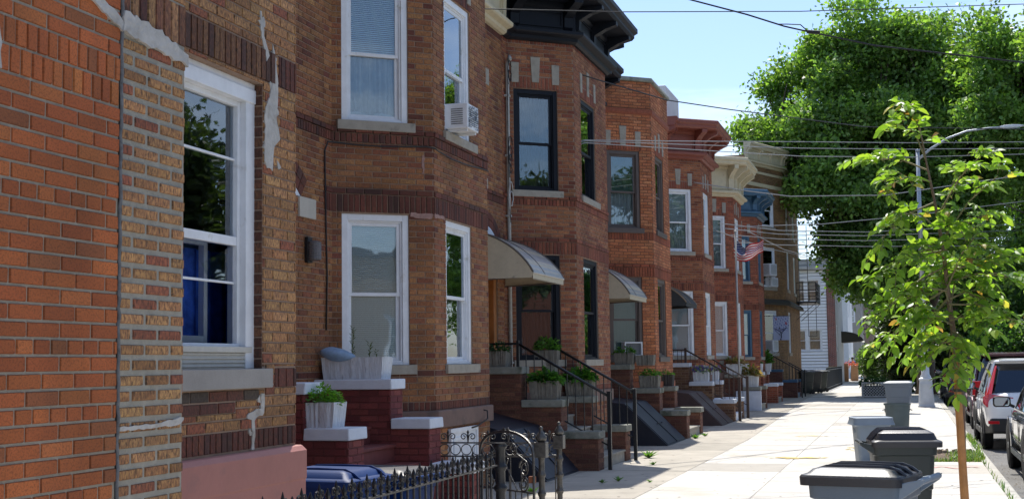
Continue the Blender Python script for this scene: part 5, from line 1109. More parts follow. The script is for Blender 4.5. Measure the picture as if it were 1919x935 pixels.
cornice(H8, [(XM, 56.6), (-5.0, 59.8), (-5.0, 67.6)], [FA8, FB8], 9.8, 10.75, .32, CREAM)
b = MB(); sweep(b, [(XM, 56.6), (-5, 59.8), (-5, 67.6)], [(-.02, 8.95), (.05, 8.95), (.07, 9.1), (-.02, 9.1)]); sweep(b, [(XM, 56.6), (-5, 59.8), (-5, 67.6)], [(-.02, 9.5), (.04, 9.5), (.05, 9.6), (-.02, 9.6)]); b.build('string_course', CREAM, H8)
b = MB(); sweep(b, [(XM, 56.7), (-5, 59.8), (-5, 67.5)], [(-.02, 3.98), (.2, 3.94), (.22, 4.02), (.14, 4.16), (-.02, 4.2)]); b.build('entry_hood', mat('old_hood', (.05, .045, .035), .9, noise=(6, .3)), H8)
ac('larger white air conditioner propped in the yellow building window', FA8, 1.35, 5.15, .62, .5, .5)
ac('smaller white air conditioner below the propped one in the yellow building', FA8, 2.05, 4.72, .6, .38, .2, brace=False)
ac('white air conditioner in the ground floor window beside the painted banner', FA8, 1.45, 1.95, .5, .48, .45)
# banner
T = thing('banner', 'pale blue hanging banner with a flowering tree and a red bird printed on it', 'banner', (-5.3, 57.6, 3.4))
b = MB(); b.tube([(-5.95, 57.6, 3.44), (-4.62, 57.6, 3.44)], .012, 6); b.build('rod', IRON, T)
b = MB(); nx, nz = 30, 44; x0, x1, z0, z1 = -5.38, -4.72, 2.42, 3.42; r = random.Random(9)
def bcol(u, v):
    c = (.42, .46, .60)
    tr = abs(u-.45-.05*math.sin(v*9)); 
    if v < .55 and tr < .022+.02*(.5-v): c = (.03, .03, .05)
    for (a, s_, y0) in ((.9, 1, .3), (.7, -1, .35), (1.3, 1, .22), (1.1, -1, .2), (.4, 1, .42)):
        q = abs((v-y0)-a*(u-.45)*s_*.6)
        if (u-.45)*s_ > 0 and q < .018 and abs(u-.45) < .42: c = (.04, .04, .07)
    if v > .38 and math.sin(u*37+v*11)*math.sin(v*29-u*7) > .45: c = (.16, .18, .42)
    if (u-.82)**2+(v-.7)**2 < .004 or (u-.2)**2+(v-.88)**2 < .0022: c = (.45, .05, .06)
    return c
for i in range(nx):
    for j in range(nz):
        P_ = lambda a, c_: (x0+(x1-x0)*a/nx, 57.6+.02*math.sin(a/nx*7)*(1-c_/nz), z0+(z1-z0)*c_/nz); b.face([P_(i, j), P_(i+1, j), P_(i+1, j+1), P_(i, j+1)], 0, bcol((i+.5)/nx, (j+.5)/nz))
b.build('cloth', mat('banner_cloth', attr=True, rough=.8), T)
# fire escape
T = thing('fire_escape', 'thin black iron fire escape with ladder on the end of the yellow building', 'fire escape', (-4.6, 67, 4.3))
b = MB(); b.box(-5, -4.05, 65.6, 68.6, 4.28, 4.34)
for k in range(14): b.box(-5, -4.05, 65.62+k*.22, 65.66+k*.22, 4.345, 4.36)
b.build('platform', IRON, T)
b = MB()
for z in (4.6, 4.9, 5.25): b.tube([(-4.98, 65.62, z), (-4.06, 65.62, z), (-4.06, 68.6, z), (-4.98, 68.6, z)], .014, 5)
for k in range(8): b.tube([(-4.06, 65.62+k*.42, 4.34), (-4.06, 65.62+k*.42, 5.25)], .011, 4)
for k in range(4): b.tube([(-4.98+.3*k, 65.62, 4.34), (-4.98+.3*k, 65.62, 5.25)], .011, 4)
b.build('guard_rail', IRON, T)
b = MB()
for x in (-4.85, -4.45): b.tube([(x, 65.9, 4.3), (x, 65.9, 8.0)], .016, 5)
for k in range(17): b.tube([(-4.85, 65.9, 4.5+k*.2), (-4.45, 65.9, 4.5+k*.2)], .011, 4)
b.build('ladder', IRON, T)
b = MB()
for x in (-4.5, -4.12): b.tube([(x, 66.2, 4.3), (x, 66.2, 2.7)], .014, 5)
b.tube([(-4.5, 66.2, 2.7), (-4.12, 66.2, 2.7)], .012, 5); b.tube([(-5, 65.7, 3.5), (-4.1, 65.7, 4.28)], .014, 5); b.tube([(-5, 68.5, 3.5), (-4.1, 68.5, 4.28)], .014, 5); b.build('drop_ladder', IRON, T)
# white sided house
H9 = thing('clapboard_house', 'white clapboard house with a red brick corner pillar and double windows', 'house', (-7.5, 94, 0))
SID = mat('white_siding', (.84, .85, .87), .5, noise=(3, .05), stain=(3, (.5, .5, .5), .68))
ops = [(-7.0, -5.15, 5.25, 6.75), (-7.0, -5.15, 2.15, 3.55)]
b = MB(); z = .9
while z < 7.3:
    for (x0, x1, za, zb) in cut([(-12, -4.82, z, min(7.3, z+.172))], ops): b.hexa([(x0, 87.93, za), (x1, 87.93, za), (x1, 88.05, za), (x0, 88.05, za), (x0, 87.995, zb), (x1, 87.995, zb-.0), (x1, 88.05, zb), (x0, 88.05, zb)])
    z += .2
b.build('siding', SID, H9)
b = MB(); panel(b, Face((-12, 88.06), (-4.8, 88.06)), 0, 7.3, [(a_+12, c_+12, p_, q_) for a_, c_, p_, q_ in ops]); b.box(-12, -4.85, 89.5, 99, 0, 7.3); b.build('wall', mat('siding_shadow_backing', (.10, .10, .11), .9, noise=(3, .1)), H9)  # dark wall shows through the siding gaps as painted shadow lines
b = MB(); brickbox(b, -4.80, -4.32, 87.9, 88.4, 1.15, 7.3, [((.22, .05, .04), 3), ((.17, .04, .035), 2)], sides='ne'); b.build('brick_pillar', [BR_SM, mat('white_mortar', (.6, .58, .55), .9)], H9)
b = MB(); b.box(-4.78, -4.36, 87.95, 88.4, 0, 1.13); b.box(-4.84, -4.30, 87.9, 88.42, 1.0, 1.14); b.build('pillar_base', mat('tan_render', (.42, .34, .22), .85, noise=(5, .15)), H9, bevel=.01)
b = MB(); b.box(-12.2, -4.1, 87.6, 99.3, 7.3, 7.5); b.box(-12, -4.3, 87.85, 99, 7.5, 8.0); b.build('roof', mat('grey_eaves', (.4, .4, .38), .8, noise=(3, .2)), H9, bevel=.01)
for (u0_, u1_, za, zb) in ops:
    F = Face((-12, 88.0), (-4.8, 88.0)); mid_ = (u0_+u1_)/2
    for (a, c) in ((u0_, mid_), (mid_, u1_)): window(H9, F, (a+12, c+12, za, zb), WHITE, blind='short', inset=.0, fw=.09, bdepth=.09)
F9 = Face((-4.33, 88.45), (-4.33, 99)); b = MB(); panel(b, F9, 0, 7.3, [(1.0, 2.2, 2.1, 3.8), (1.0, 2.2, 5.1, 6.8), (6, 7.2, 5.1, 6.8)]); b.build('front_wall', mat('pale_front', (.4, .4, .4), .8, noise=(3, .15)), H9)
for o in ((1.0, 2.2, 2.1, 3.8), (1.0, 2.2, 5.1, 6.8), (6, 7.2, 5.1, 6.8)): window(H9, F9, o, WHITE)
b = MB(); n = 8; pts = [(-4.33+1.5*math.sin(k/n*1.5), 2.75+.75*math.cos(k/n*1.5)) for k in range(n+1)]
b.prism(pts+[(-4.33, 2.72)], 'y', 96.0, 99.5); tag(b.build('door_awning', mat('dark_canvas2', (.06, .055, .05), .8), fixn=True), 'dark rounded awning on the far white clapboard house', 'awning', 'awnings over the front doors')
def farhouse(label, x0, x1, y0, y1, h, col, wins, m2=WHITE, roof=ROOFD, name='far_house'):
    T = thing(name, label, 'house', ((x0+x1)/2, (y0+y1)/2, 0)); mm = mat('far_wall_%d' % int(y0*10+x1), col, .85, noise=(1.5, .1), bump=(20, .3))
    Fn = Face((x0, y0), (x1, y0)); Fe_ = Face((x1, y0), (x1, y1)); Fb = Face((x1, y1), (x0, y1)); Fw_ = Face((x0, y1), (x0, y0)); on, oe, ow_ = wins
    b = MB(); panel(b, Fn, -.1, h, on); panel(b, Fe_, -.1, h, oe); panel(b, Fb, -.1, h, []); panel(b, Fw_, -.1, h, ow_); b.build('wall', mm, T)
    b = MB(); b.box(x0-.15, x1+.15, y0-.15, y1+.15, h, h+.25); b.build('roof', roof, T, bevel=.02)
    b = MB(); b.box(x0+.6, x1-.6, y0+.6, y1-.6, 0, h-.3); b.build('interior', DARKR, T)
    for F, o in ((Fn, on), (Fe_, oe), (Fw_, ow_)):
        for x in o: window(T, F, x, m2, blind=None, low='curtain')
    return T
farhouse('tall plain white house beyond the clapboard one', -11, -4.75, 118, 128, 9.5, (.66, .67, .68), ([(3.0, 3.9, 5.4, 6.8)], [(1, 2, 2, 3.6), (4, 5, 2, 3.6), (1, 2, 5.2, 6.8), (4, 5, 5.2, 6.8)], []))
farhouse('grey brick house with iron balconies past the plain white house', -11, -4.6, 146, 158, 8.5, (.30, .28, .26), ([(5, 5.9, 5.4, 6.8)], [(1, 2, 2, 3.6), (4, 5, 5.2, 6.8)], []))
farhouse('pinkish brick house at the far end of the street', -14, -4.2, 185, 200, 9.0, (.34, .24, .2), ([(7, 8.2, 5.4, 6.8), (7, 8.2, 2.4, 3.8)], [(1, 2, 2, 3.6)], []))
T = thing('balcony', 'small dark iron balcony hanging on the grey brick house far down the street', 'balcony', (-4.2, 147, 5)); b = MB(); b.box(-4.6, -3.3, 146, 149, 4.6, 4.75); b.build('floor', IRON, T); b = MB()
for k in range(12): b.tube([(-3.3, 146+k*.27, 4.75), (-3.3, 146+k*.27, 5.7)], .03, 4)
for k in range(5): b.tube([(-4.6+k*.32, 146, 4.75), (-4.6+k*.32, 146, 5.7)], .03, 4)
b.tube([(-4.6, 146, 5.7), (-3.3, 146, 5.7), (-3.3, 149, 5.7)], .04, 4); b.build('guard_rail', IRON, T)
# houses across the street (mirrored in the window panes)
for k in range(5):
    y0 = -14+k*9.4; c = [(.34, .14, .08), (.42, .3, .18), (.30, .11, .07), (.5, .47, .42), (.33, .16, .1)][k]
    farhouse(['orange brick house across the street, behind the camera', 'tan brick house across the street beside the orange one', 'dark red brick house across the street, mid row', 'pale stucco house across the street', 'brown brick house across the street, last of the row'][k], 23, 32, y0, y0+9.3, 5.6, c, ([], [], [(1, 2.1, 1.7, 3.5), (3.6, 4.7, 1.7, 3.5), (6.6, 7.7, 1.7, 3.5)]), name='far_house')
# dark bins, iron fence and posts before the clapboard house
def smallbin(label, x, y, m, h=1.05): return wheelbin(label, (x, y, 0), R(20), m, m, h, .3, .27, group='dark bins by the far stoop', ridges=0, dome=.03)
smallbin('dark bin beside the blue painted stoop, nearest of three', -4.55, 64.3, PGREEN); smallbin('dark bin in the middle of the three by the far stoop', -4.3, 66.2, PLID); smallbin('dark bin farthest of the three by the far stoop', -4.15, 68.4, PGREEN)
T = thing('iron_fence', 'black iron yard fence far up the street in front of the clapboard house', 'iron fence', (-4, 72, 0))
for z in (.15, 1.05): b = MB(); b.tube([(-5, 70, z), (-3.95, 70, z), (-3.95, 87, z)], .02, 5); b.build('rail', IRON, T)
for k in range(44): b = MB(); b.tube([(-3.95, 70+k*.39, 0), (-3.95, 70+k*.39, 1.15)], .014, 4); b.build('picket', IRON, T)
# lattice planter box and shrub
T = thing('lattice_planter', 'white lattice planter box standing on the sidewalk under the big tree', 'planter box', (-1.3, 57.6, 0))
LW = mat('lattice_wood', (.5, .47, .42), .8, noise=(9, .15)); b = MB()
for F in (Face((-1.82, 57.2), (-.80, 57.2)), Face((-.80, 57.2), (-.80, 58.1)), Face((-1.82, 58.1), (-1.82, 57.2))):
    ring(b, F, 0, F.L, .03, .64, .05, 0, .03)
b.build('frame', LW, T)
for F in (Face((-1.82, 57.2), (-.80, 57.2)), Face((-.80, 57.2), (-.80, 58.1))):
    b = MB(); st = .115; n = int((F.L+.6)/st)+1
    for k in range(-6, n):
        for sg in (1, -1):
            x0 = k*st if sg > 0 else k*st+.6
            za, zb = .05, .62; xa, xb2 = x0, x0+sg*(zb-za)
            # clip to panel
            t0, t1 = 0., 1.
            for lim, s_ in ((.03, 1), (F.L-.03, -1)):
                fa, fb = (xa-lim)*s_, (xb2-lim)*s_
                if fa < 0 and fb < 0: t1 = -1; break
                if fa < 0: t0 = max(t0, fa/(fa-fb))
                if fb < 0: t1 = min(t1, fa/(fa-fb))
            if t1-t0 < .03: continue
            A = F.pt(xa+(xb2-xa)*t0, .01+.008*(sg > 0), za+(zb-za)*t0); B = F.pt(xa+(xb2-xa)*t1, .01+.008*(sg > 0), za+(zb-za)*t1); b.tube([A, B], .014, 4)
    b.build('lattice', LW, T)
b = MB(); b.box(-1.78, -.84, 57.24, 58.06, .0, .5); b.build('liner', mat('dark_liner', (.03, .03, .028), .9), T)
b = MB(); foliage(b, -1.3, 57.65, .5, .62, .5, .38, 700, .16, [(.05, .12, .03), (.04, .09, .025)]); tag(b.build('shrub', LEAFY), 'dark green shrub growing out of the lattice planter box', 'shrub')
# people and street clutter far away
SKIN = mat('skin', (.45, .26, .18), .6)
def person(label, x, y, top, bot, face=0, h=1.7):
    T = thing('person', label, 'person', (0, 0, 0)); k = h/1.7
    J = {'pel': (0, 0, .92), 'chest': (0, .01, 1.28), 'neck': (0, .01, 1.45), 'head': (0, .02, 1.58), 'top': (0, .02, 1.68), 'sl': (-.19, 0, 1.38), 'sr': (.19, 0, 1.38), 'el': (-.25, .02, 1.12), 'er': (.25, -.04, 1.12), 'hl': (-.24, .14, .9), 'hr': (.24, .06, .9), 'kl': (-.1, .08, .5), 'kr': (.1, -.02, .5), 'al': (-.1, .1, .08), 'ar': (.1, -.16, .1), 'tl': (-.1, .24, .03), 'tr': (.1, -.04, .03)}
    E = [('pel', 'chest'), ('chest', 'neck'), ('neck', 'head'), ('head', 'top'), ('chest', 'sl'), ('chest', 'sr'), ('sl', 'el'), ('el', 'hl'), ('sr', 'er'), ('er', 'hr'), ('pel', 'kl'), ('kl', 'al'), ('al', 'tl'), ('pel', 'kr'), ('kr', 'ar'), ('ar', 'tr')]
    Rr = {'pel': .14, 'chest': .15, 'neck': .055, 'head': .095, 'top': .05, 'sl': .06, 'sr': .06, 'el': .045, 'er': .045, 'hl': .035, 'hr': .035, 'kl': .065, 'kr': .065, 'al': .045, 'ar': .045, 'tl': .035, 'tr': .035}
    import bmesh
    for nm, keys, mm, add in (('body', set(J), SKIN, 0), ('shirt', {'pel', 'chest', 'sl', 'sr', 'el', 'er'}, top, .012), ('trousers', {'pel', 'kl', 'kr', 'al', 'ar'}, bot, .014)):
        me = bpy.data.meshes.new(nm); ks = [q for q in J if q in keys]; bm = bmesh.new(); lay_ = bm.verts.layers.skin.verify(); vl = [bm.verts.new(tuple(v*k for v in J[q])) for q in ks]
        for a, c in E:
            if a in ks and c in ks: bm.edges.new((vl[ks.index(a)], vl[ks.index(c)]))
        for i, q in enumerate(ks): vl[i][lay_].radius = (Rr[q]*k+add, Rr[q]*k*(.8 if q in ('chest', 'pel') else 1)+add); vl[i][lay_].use_root = (q == 'pel')
        bm.to_mesh(me); bm.free(); me.materials.append(mm); o = bpy.data.objects.new(nm, me); COL.objects.link(o); o.parent = T; o.modifiers.new('skin', 'SKIN').use_smooth_shade = True; s_ = o.modifiers.new('sub', 'SUBSURF'); s_.levels = s_.render_levels = 1
    b = MB(); b.lathe([(.04, 1.56), (.1, 1.59), (.108, 1.64), (.09, 1.70), (.04, 1.735), (0.005, 1.74)], 12, (0, .0, 0)); b.build('hair', mat('dark_hair', (.03, .02, .015), .7), T, smooth=True, local=True)
    T.location = (x, y, 0); T.rotation_euler = (0, 0, face)
person('person in an orange red top standing far down the sidewalk', -2.9, 97.5, mat('orange_shirt', (.6, .13, .05), .8), mat('pale_trousers', (.5, .45, .4), .8), R(150))
person('person in a blue top beside the red cloth far down the sidewalk', -3.9, 103, mat('blue_shirt', (.06, .1, .3), .8), mat('dark_trousers', (.04, .04, .05), .8), R(30))
for k, (x, y, c, lab) in enumerate(((-4.3, 99, (.36, .2, .11), 'tall brown carton far down the sidewalk, left one'), (-3.7, 101, (.42, .26, .15), 'brown carton far down the sidewalk, right one'))):
    T = thing('carton', lab, 'carton', (x, y, 0)); b = MB(); b.box(x-.25, x+.25, y-.25, y+.25, 0, 1.1); b.build('box', mat('card%d' % k, c, .9, noise=(5, .1)), T, bevel=.01); b = MB(); b.hexa([(x-.25, y-.27, 1.1), (x+.25, y-.27, 1.1), (x+.25, y-.25, 1.1), (x-.25, y-.25, 1.1), (x-.25, y-.4, 1.25), (x+.25, y-.4, 1.25), (x+.25, y-.39, 1.26), (x-.25, y-.39, 1.26)]); b.build('flap', MT['card%d' % k], T)
b = MB(); foliage(b, -3.95, 99.5, 1.1, .5, .4, .35, 200, .18, [(.42, .05, .04), (.38, .10, .06), (.4, .04, .05)]); tag(b.build('flowers', LEAFY), 'heap of red flowers on top of the brown cartons', 'flowers')
# ------------------------------------------------------------ flag
T = thing('flagpole', 'thin white flagpole rising from the yard of the red cornice house', 'flagpole', (-4.74, 39.9, 0))
top_ = at(1378, 436, Y=39.9)
b = MB(); b.tube([(-4.74, 39.9, 0), tuple(top_)], .028, 8); b.build('pole', PIPE, T, smooth=True); b = MB(); b.lathe([(.02, 0), (.045, .03), (.045, .05), (.0, .09)], 10, tuple(top_)); b.build('finial', PIPE, T)
b = MB(); NX, NZ = 40, 26; zt_ = top_.z-.12; hx = top_.x
def fp_(u, v):
    wdt = .62*(1-.42*u); fall = .34*math.sin(min(u/.45, 1)*math.pi*.5)-.22*max(0, u-.35)/.65
    return (hx-.06+u*.86, 39.9+.10*math.sin(u*8+v*1.5)+.06*math.sin(v*7), zt_-v*wdt-fall*(1-.25*v)+.02*math.sin(u*13+v*4))
for i in range(NX):
    for j in range(NZ):
        u, v = (i+.5)/NX, (j+.5)/NZ; s_ = int(j/2)
        c = (.55, .02, .03) if s_ % 2 == 0 else (.75, .73, .72)
        if u < .4 and s_ < 7: c = (.02, .04, .18)
        b.face([fp_(i/NX, (j+1)/NZ), fp_((i+1)/NX, (j+1)/NZ), fp_((i+1)/NX, j/NZ), fp_(i/NX, j/NZ)], 0, c)
fl = b.build('flag_cloth', mat('flag_cloth', attr=True, rough=.8), None); fl.name = 'flag'; tag(fl, 'american flag waving from the white flagpole', 'flag')
b = MB()
for rr_ in range(9):
    for cc in range(6 if rr_ % 2 == 0 else 5):
        u = .4*(cc+.5+(0 if rr_ % 2 == 0 else .5))/6; v = .538*(rr_+.6)/9.2; p = Vector(fp_(u, v)); s_ = .017
        for sg in (-1, 1): b.face([(p.x+s_*(1 if k % 2 == 0 else .45)*math.cos(k*.628+1.57), p.y+sg*.006, p.z+s_*(1 if k % 2 == 0 else .45)*math.sin(k*.628+1.57)) for k in range(10)])
b.build('stars', mat('white_star', (.75, .75, .75), .8), fl)
# ------------------------------------------------------------ street lamp
T = thing('street_lamp', 'street lamp with white painted base and grey curved arm beside the kerb', 'street lamp', (.55, 46.4, 0)); cx, cy = .55, 46.4
WP = mat('white_lamp_paint', (.62, .65, .68), .45, noise=(6, .08), stain=(5, (.4, .4, .38), .68)); GP = mat('galvanised_pole', (.36, .39, .42), .4, metal=.5, noise=(9, .15))
b = MB()
def sq(h, z, r_=.02): return [(cx+p[0], cy+p[1], z) for p in rrect(h, h, r_)]
loft(b, [sq(.27, 0), sq(.27, .05), sq(.25, .06), sq(.20, .86), sq(.22, .88), sq(.22, .92), sq(.15, .97, .1)]); b.build('base', WP, T, bevel=.004)
b = MB(); ring(b, Face((cx-.27, cy-.235), (cx+.27, cy-.235)), .09, .45, .15, .75, .02, -.01, .02); b.build('base_panel', WP, T)
b = MB(); b.lathe([(.17, .95), (.17, 1.0), (.13, 1.06), (.115, 1.8), (.12, 1.9), (.15, 1.93), (.15, 1.98), (.11, 2.02), (.10, 3.6), (.12, 3.63), (.12, 3.68), (.085, 3.72)], 16, (cx, cy, 0)); b.build('shaft', WP, T, smooth=True)
b = MB(); b.box(cx-.24, cx-.08, cy-.08, cy+.08, 1.95, 2.3); b.build('control_box', WP, T, bevel=.02)
b = MB(); b.tube([(cx, cy, 3.7), (cx+.03, cy, 8.45)], [.085, .06], 12); b.lathe([(.07, 0), (.075, .05), (.0, .1)], 12, (cx+.03, cy, 8.43)); b.build('pole', GP, T, smooth=True)
b = MB(); arm = [(cx+.03, cy, 8.15), (cx+.45, cy, 8.50), (cx+1.0, cy, 8.82), (cx+1.6, cy, 9.02), (cx+2.3, cy, 9.08), (cx+2.7, cy, 9.08)]; b.tube(arm, [.045, .04, .035, .033, .03, .03], 8); b.build('arm', GP, T, smooth=True)
b = MB(); vs = []; hx_ = cx+2.65
for (x, w_, h_) in ((0, .05, .05), (.1, .09, .07), (.35, .13, .08), (.6, .11, .06), (.75, .03, .02)): vs.append([(hx_+x, cy+p[0], 9.09+p[1]) for p in rrect(w_, h_*.6, .02)])
loft(b, vs); b.build('lamp_head', WP, T, smooth=True, fixn=True); b = MB(); b.box(hx_+.15, hx_+.6, cy-.08, cy+.08, 9.02, 9.05); b.build('lens', GLASS, T)
# ------------------------------------------------------------ cars
RUB = mat('tyre_rubber', (.014, .014, .014), .85, noise=(20, .2), bump=(60, .5)); RIM = mat('alloy', (.35, .36, .37), .3, metal=.9); CHR = mat('chrome', (.6, .6, .6), .12, metal=1); REDL = mat('red_lens', (.50, .012, .02), .12, coat=1); TRIMB = mat('black_trim', (.018, .018, .019), .55); MIRR = mat('mirror_glass', (.5, .55, .6), .03, metal=1)
def paint(name, col, fl_=0): return mat(name, col, .28, metal=fl_, coat=1, noise=(3, .03))
def suv(label, X, Y, pm, L_=4.5, W_=1.84, Hh=1.66, belt=1.02, hood=.98, clad=None, rack=False, sedan=False, lights='L'):
    T = thing('parked_car', label, 'car', (0, 0, 0), 'cars parked along the kerb'); hw = W_/2; clad = clad or TRIMB
    # lower body: cross sections along y
    def sec(y, xs, zb, zt, tum=.05, crown=.02):
        pts = [(0, zb), (xs*.8, zb), (xs*.97, zb+.10), (xs, zb+.25), (xs*1.0, (zb+zt)/2+.05), (xs*.985, zt-.10), (xs*.94, zt), (xs*.6, zt+crown), (0, zt+crown*1.3)]
        return [(p[0], y, p[1]) for p in pts]+[(-p[0], y, p[1]) for p in pts[-2:0:-1]]
    b = MB(); H_ = hood
    S_ = [sec(.0, hw*.80, .42, .78), sec(.04, hw*.90, .36, .9), sec(.14, hw*.97, .30, belt), sec(.5, hw*.995, .28, belt+.01), sec(1.2, hw, .27, belt), sec(2.4, hw, .27, belt-.02), sec(L_*.72, hw*.995, .27, belt-.03, crown=.0), sec(L_*.80, hw*.985, .27, H_-.01, crown=.05), sec(L_*.92, hw*.93, .28, H_-.09, crown=.05), sec(L_*.975, hw*.82, .32, H_-.2, crown=.03), sec(L_, hw*.66, .40, H_-.36)]
    loft(b, S_); o = b.build('body', pm, T, smooth=True, local=True, fixn=True, sub=2)
    # greenhouse
    yr, yf = (.22, L_*.74) if not sedan else (.95, L_*.74); yrt, yft = (yr+.38, L_*.50) if not sedan else (1.55, L_*.52)
    def gr(z, k, a, c): return [(p[0], (a+c)/2+p[1], z) for p in rrect(hw*k, (c-a)/2, .16, 5)]
    zt = Hh-.07
    b = MB(); g0, g1 = gr(belt-.03, .93, yr, yf), gr(zt, .74, yrt, yft); gm = [tuple(a[i]*.5+c[i]*.5+(0 if i != 0 else (.02 if a[0] > 0 else -.02)) for i in range(3)) for a, c in zip(g0, g1)]
    loft(b, [g0, gm, g1], cap0=False, cap1=False); b.build('window', CGLASS, T, smooth=True, local=True)
    b = MB(); b.box(-hw*.7, hw*.7, yr+.35, yf-.6, .5, belt+.12); b.build('interior', DARKR, T, local=True, bevel=.05)
    b = MB(); loft(b, [gr(zt-.03, .755, yrt-.06, yft+.03), gr(zt+.0, .765, yrt-.10, yft+.04), gr(zt+.04, .72, yrt-.02, yft-.04), gr(Hh, .55, yrt+.25, yft-.3)], cap0=True); b.build('roof', pm, T, smooth=True, local=True, fixn=True)
    def lerp3(a, c, t): return tuple(a[i]+(c[i]-a[i])*t for i in range(3))
    for s_ in (-1, 1):
        def pil(nm, ya, yb, w0, w1, mm, e=.006):
            A = (s_*(hw*.93+e), ya, belt-.05); B = (s_*(hw*.745+e), yb, zt+.0); M_ = tuple((A[i]+B[i])/2+(.022*s_ if i == 0 else 0) for i in range(3)); bb = MB()
            for (P0, w_a), (P1, w_b) in (((A, w0), (M_, (w0+w1)/2)), ((M_, (w0+w1)/2), (B, w1))):
                bb.hexa([(P0[0]-s_*.03, P0[1]-w_a/2, P0[2]), (P0[0], P0[1]-w_a/2, P0[2]), (P0[0], P0[1]+w_a/2, P0[2]), (P0[0]-s_*.03, P0[1]+w_a/2, P0[2]), (P1[0]-s_*.03, P1[1]-w_b/2, P1[2]), (P1[0], P1[1]-w_b/2, P1[2]), (P1[0], P1[1]+w_b/2, P1[2]), (P1[0]-s_*.03, P1[1]+w_b/2, P1[2])])
            bb.build(nm, mm, T, local=True, fixn=True)
        pil('pillar', yr+.17, yrt+.10, .30, .22, pm); pil('pillar', yr+1.25, yrt+.95, .07, .06, TRIMB); pil('pillar', yf-1.55, yft-.62, .07, .06, TRIMB); pil('pillar', yf-.17, yft-.06, .09, .08, pm)
        b = MB(); b.box(s_*(hw*.94)-.012, s_*(hw*.94)+.012, yr+.2, yf-.3, belt-.045, belt-.02); b.build('window_trim', CHR, T, local=True)
    # rear glass frame, lights, bumper
    b = MB(); b.hexa([(-hw*.78, yr-.02, belt-.0), (hw*.78, yr-.02, belt-.0), (hw*.78, yr+.02, belt-.0), (-hw*.78, yr+.02, belt-.0), (-hw*.62, yrt-.05, zt-.02), (hw*.62, yrt-.05, zt-.02), (hw*.62, yrt, zt-.02), (-hw*.62, yrt, zt-.02)]); b.build('rear_window', CGLASS, T, local=True, fixn=True)
    b = MB(); b.hexa([(-hw*.64, yrt-.22, zt+.015), (hw*.64, yrt-.22, zt+.015), (hw*.66, yrt+.1, zt-.005), (-hw*.66, yrt+.1, zt-.005), (-hw*.64, yrt-.22, zt+.035), (hw*.64, yrt-.22, zt+.035), (hw*.66, yrt+.1, zt+.05), (-hw*.66, yrt+.1, zt+.05)]); b.build('spoiler', pm, T, local=True, bevel=.01, fixn=True)
    b = MB(); b.tube([(-.05, yr-.01, belt+.08), (.38, yr+.07, belt+.17)], .012, 6); b.build('wiper', TRIMB, T, local=True)
    for s_ in (-1, 1):
        b = MB()
        if lights == 'L':
            # blade up the pillar, then a wedge sweeping into the tailgate
            b.hexa([(s_*hw*.92, .10, belt-.10), (s_*hw*.985, .30, belt-.10), (s_*hw*.93, .34, belt-.02), (s_*hw*.84, .12, belt-.02), (s_*hw*.72, yrt-.13, zt-.10), (s_*hw*.775, yrt+.0, zt-.10), (s_*hw*.755, yrt+.03, zt-.06), (s_*hw*.70, yrt-.12, zt-.06)])
            b.hexa([(s_*hw*.48, .055, belt-.19), (s_*hw*.95, .09, belt-.27), (s_*hw*1.005, .34, belt-.2), (s_*hw*.5, .2, belt-.19), (s_*hw*.44, .07, belt-.09), (s_*hw*.90, .11, belt-.02), (s_*hw*1.0, .36, belt-.08), (s_*hw*.5, .2, belt-.09)])
        else: b.hexa([(s_*hw*.74, .06, belt-.32), (s_*hw*.95, .12, belt-.32), (s_*hw*1.0, .26, belt-.32), (s_*hw*.74, .2, belt-.32), (s_*hw*.74, .09, belt+.02), (s_*hw*.93, .14, belt+.02), (s_*hw*.985, .26, belt+.02), (s_*hw*.74, .2, belt+.02)])
        b.build('tail_light', REDL, T, local=True, bevel=.012, fixn=True)
        b = MB(); b.box(s_*hw*.80-.13, s_*hw*.80+.07, -.02, .05, .50, .56); b.build('reflector', REDL, T, local=True, bevel=.008)
        b = MB(); b.hexa([(s_*hw*.7, L_-.35, hood-.36), (s_*hw*.94, L_-.55, hood-.36), (s_*hw*.96, L_-.6, hood-.25), (s_*hw*.72, L_-.30, hood-.3), (s_*hw*.68, L_-.38, hood-.22), (s_*hw*.92, L_-.6, hood-.2), (s_*hw*.94, L_-.72, hood-.18), (s_*hw*.7, L_-.42, hood-.2)]); b.build('headlight', GLASS, T, local=True, fixn=True)
        # wing mirror: shell, glass looking back, arm
        b = MB(); mx_, my = s_*(hw+.14), yf-.50; R_ = []
        for (dy, a, c_) in ((-.005, .125, .075), (.03, .13, .08), (.09, .11, .07), (.14, .05, .035)): R_.append([(mx_+p[0], my+dy, belt+.08+p[1]) for p in rrect(a, c_, .045)])
        loft(b, R_); b.tube([(s_*(hw-.04), my+.06, belt+.0), (mx_-s_*.08, my+.05, belt+.05)], .025, 6); mo = b.build('wing_mirror', TRIMB, T, smooth=True, local=True, fixn=True)
        b = MB(); b.face([(mx_+p[0], my-.008, belt+.08+p[1]) for p in rrect(.108, .06, .035)]); b.build('mirror_glass', MIRR, mo, local=True)
        for y in (yr+.95, yf-1.25): b = MB(); b.tube([(s_*(hw-.005), y, belt-.16), (s_*(hw+.03), y+.03, belt-.155), (s_*(hw+.03), y+.15, belt-.155), (s_*(hw-.005), y+.18, belt-.16)], .013, 6); b.build('door_handle', pm, T, local=True, smooth=True)
        b = MB()
        for y in (yr+.75, yf-1.5, yf-.45): b.box(s_*(hw+.001)-.003, s_*(hw+.001)+.003, y-.003, y+.003, .42, belt-.05)
        b.build('door_gap', TRIMB, T, local=True)
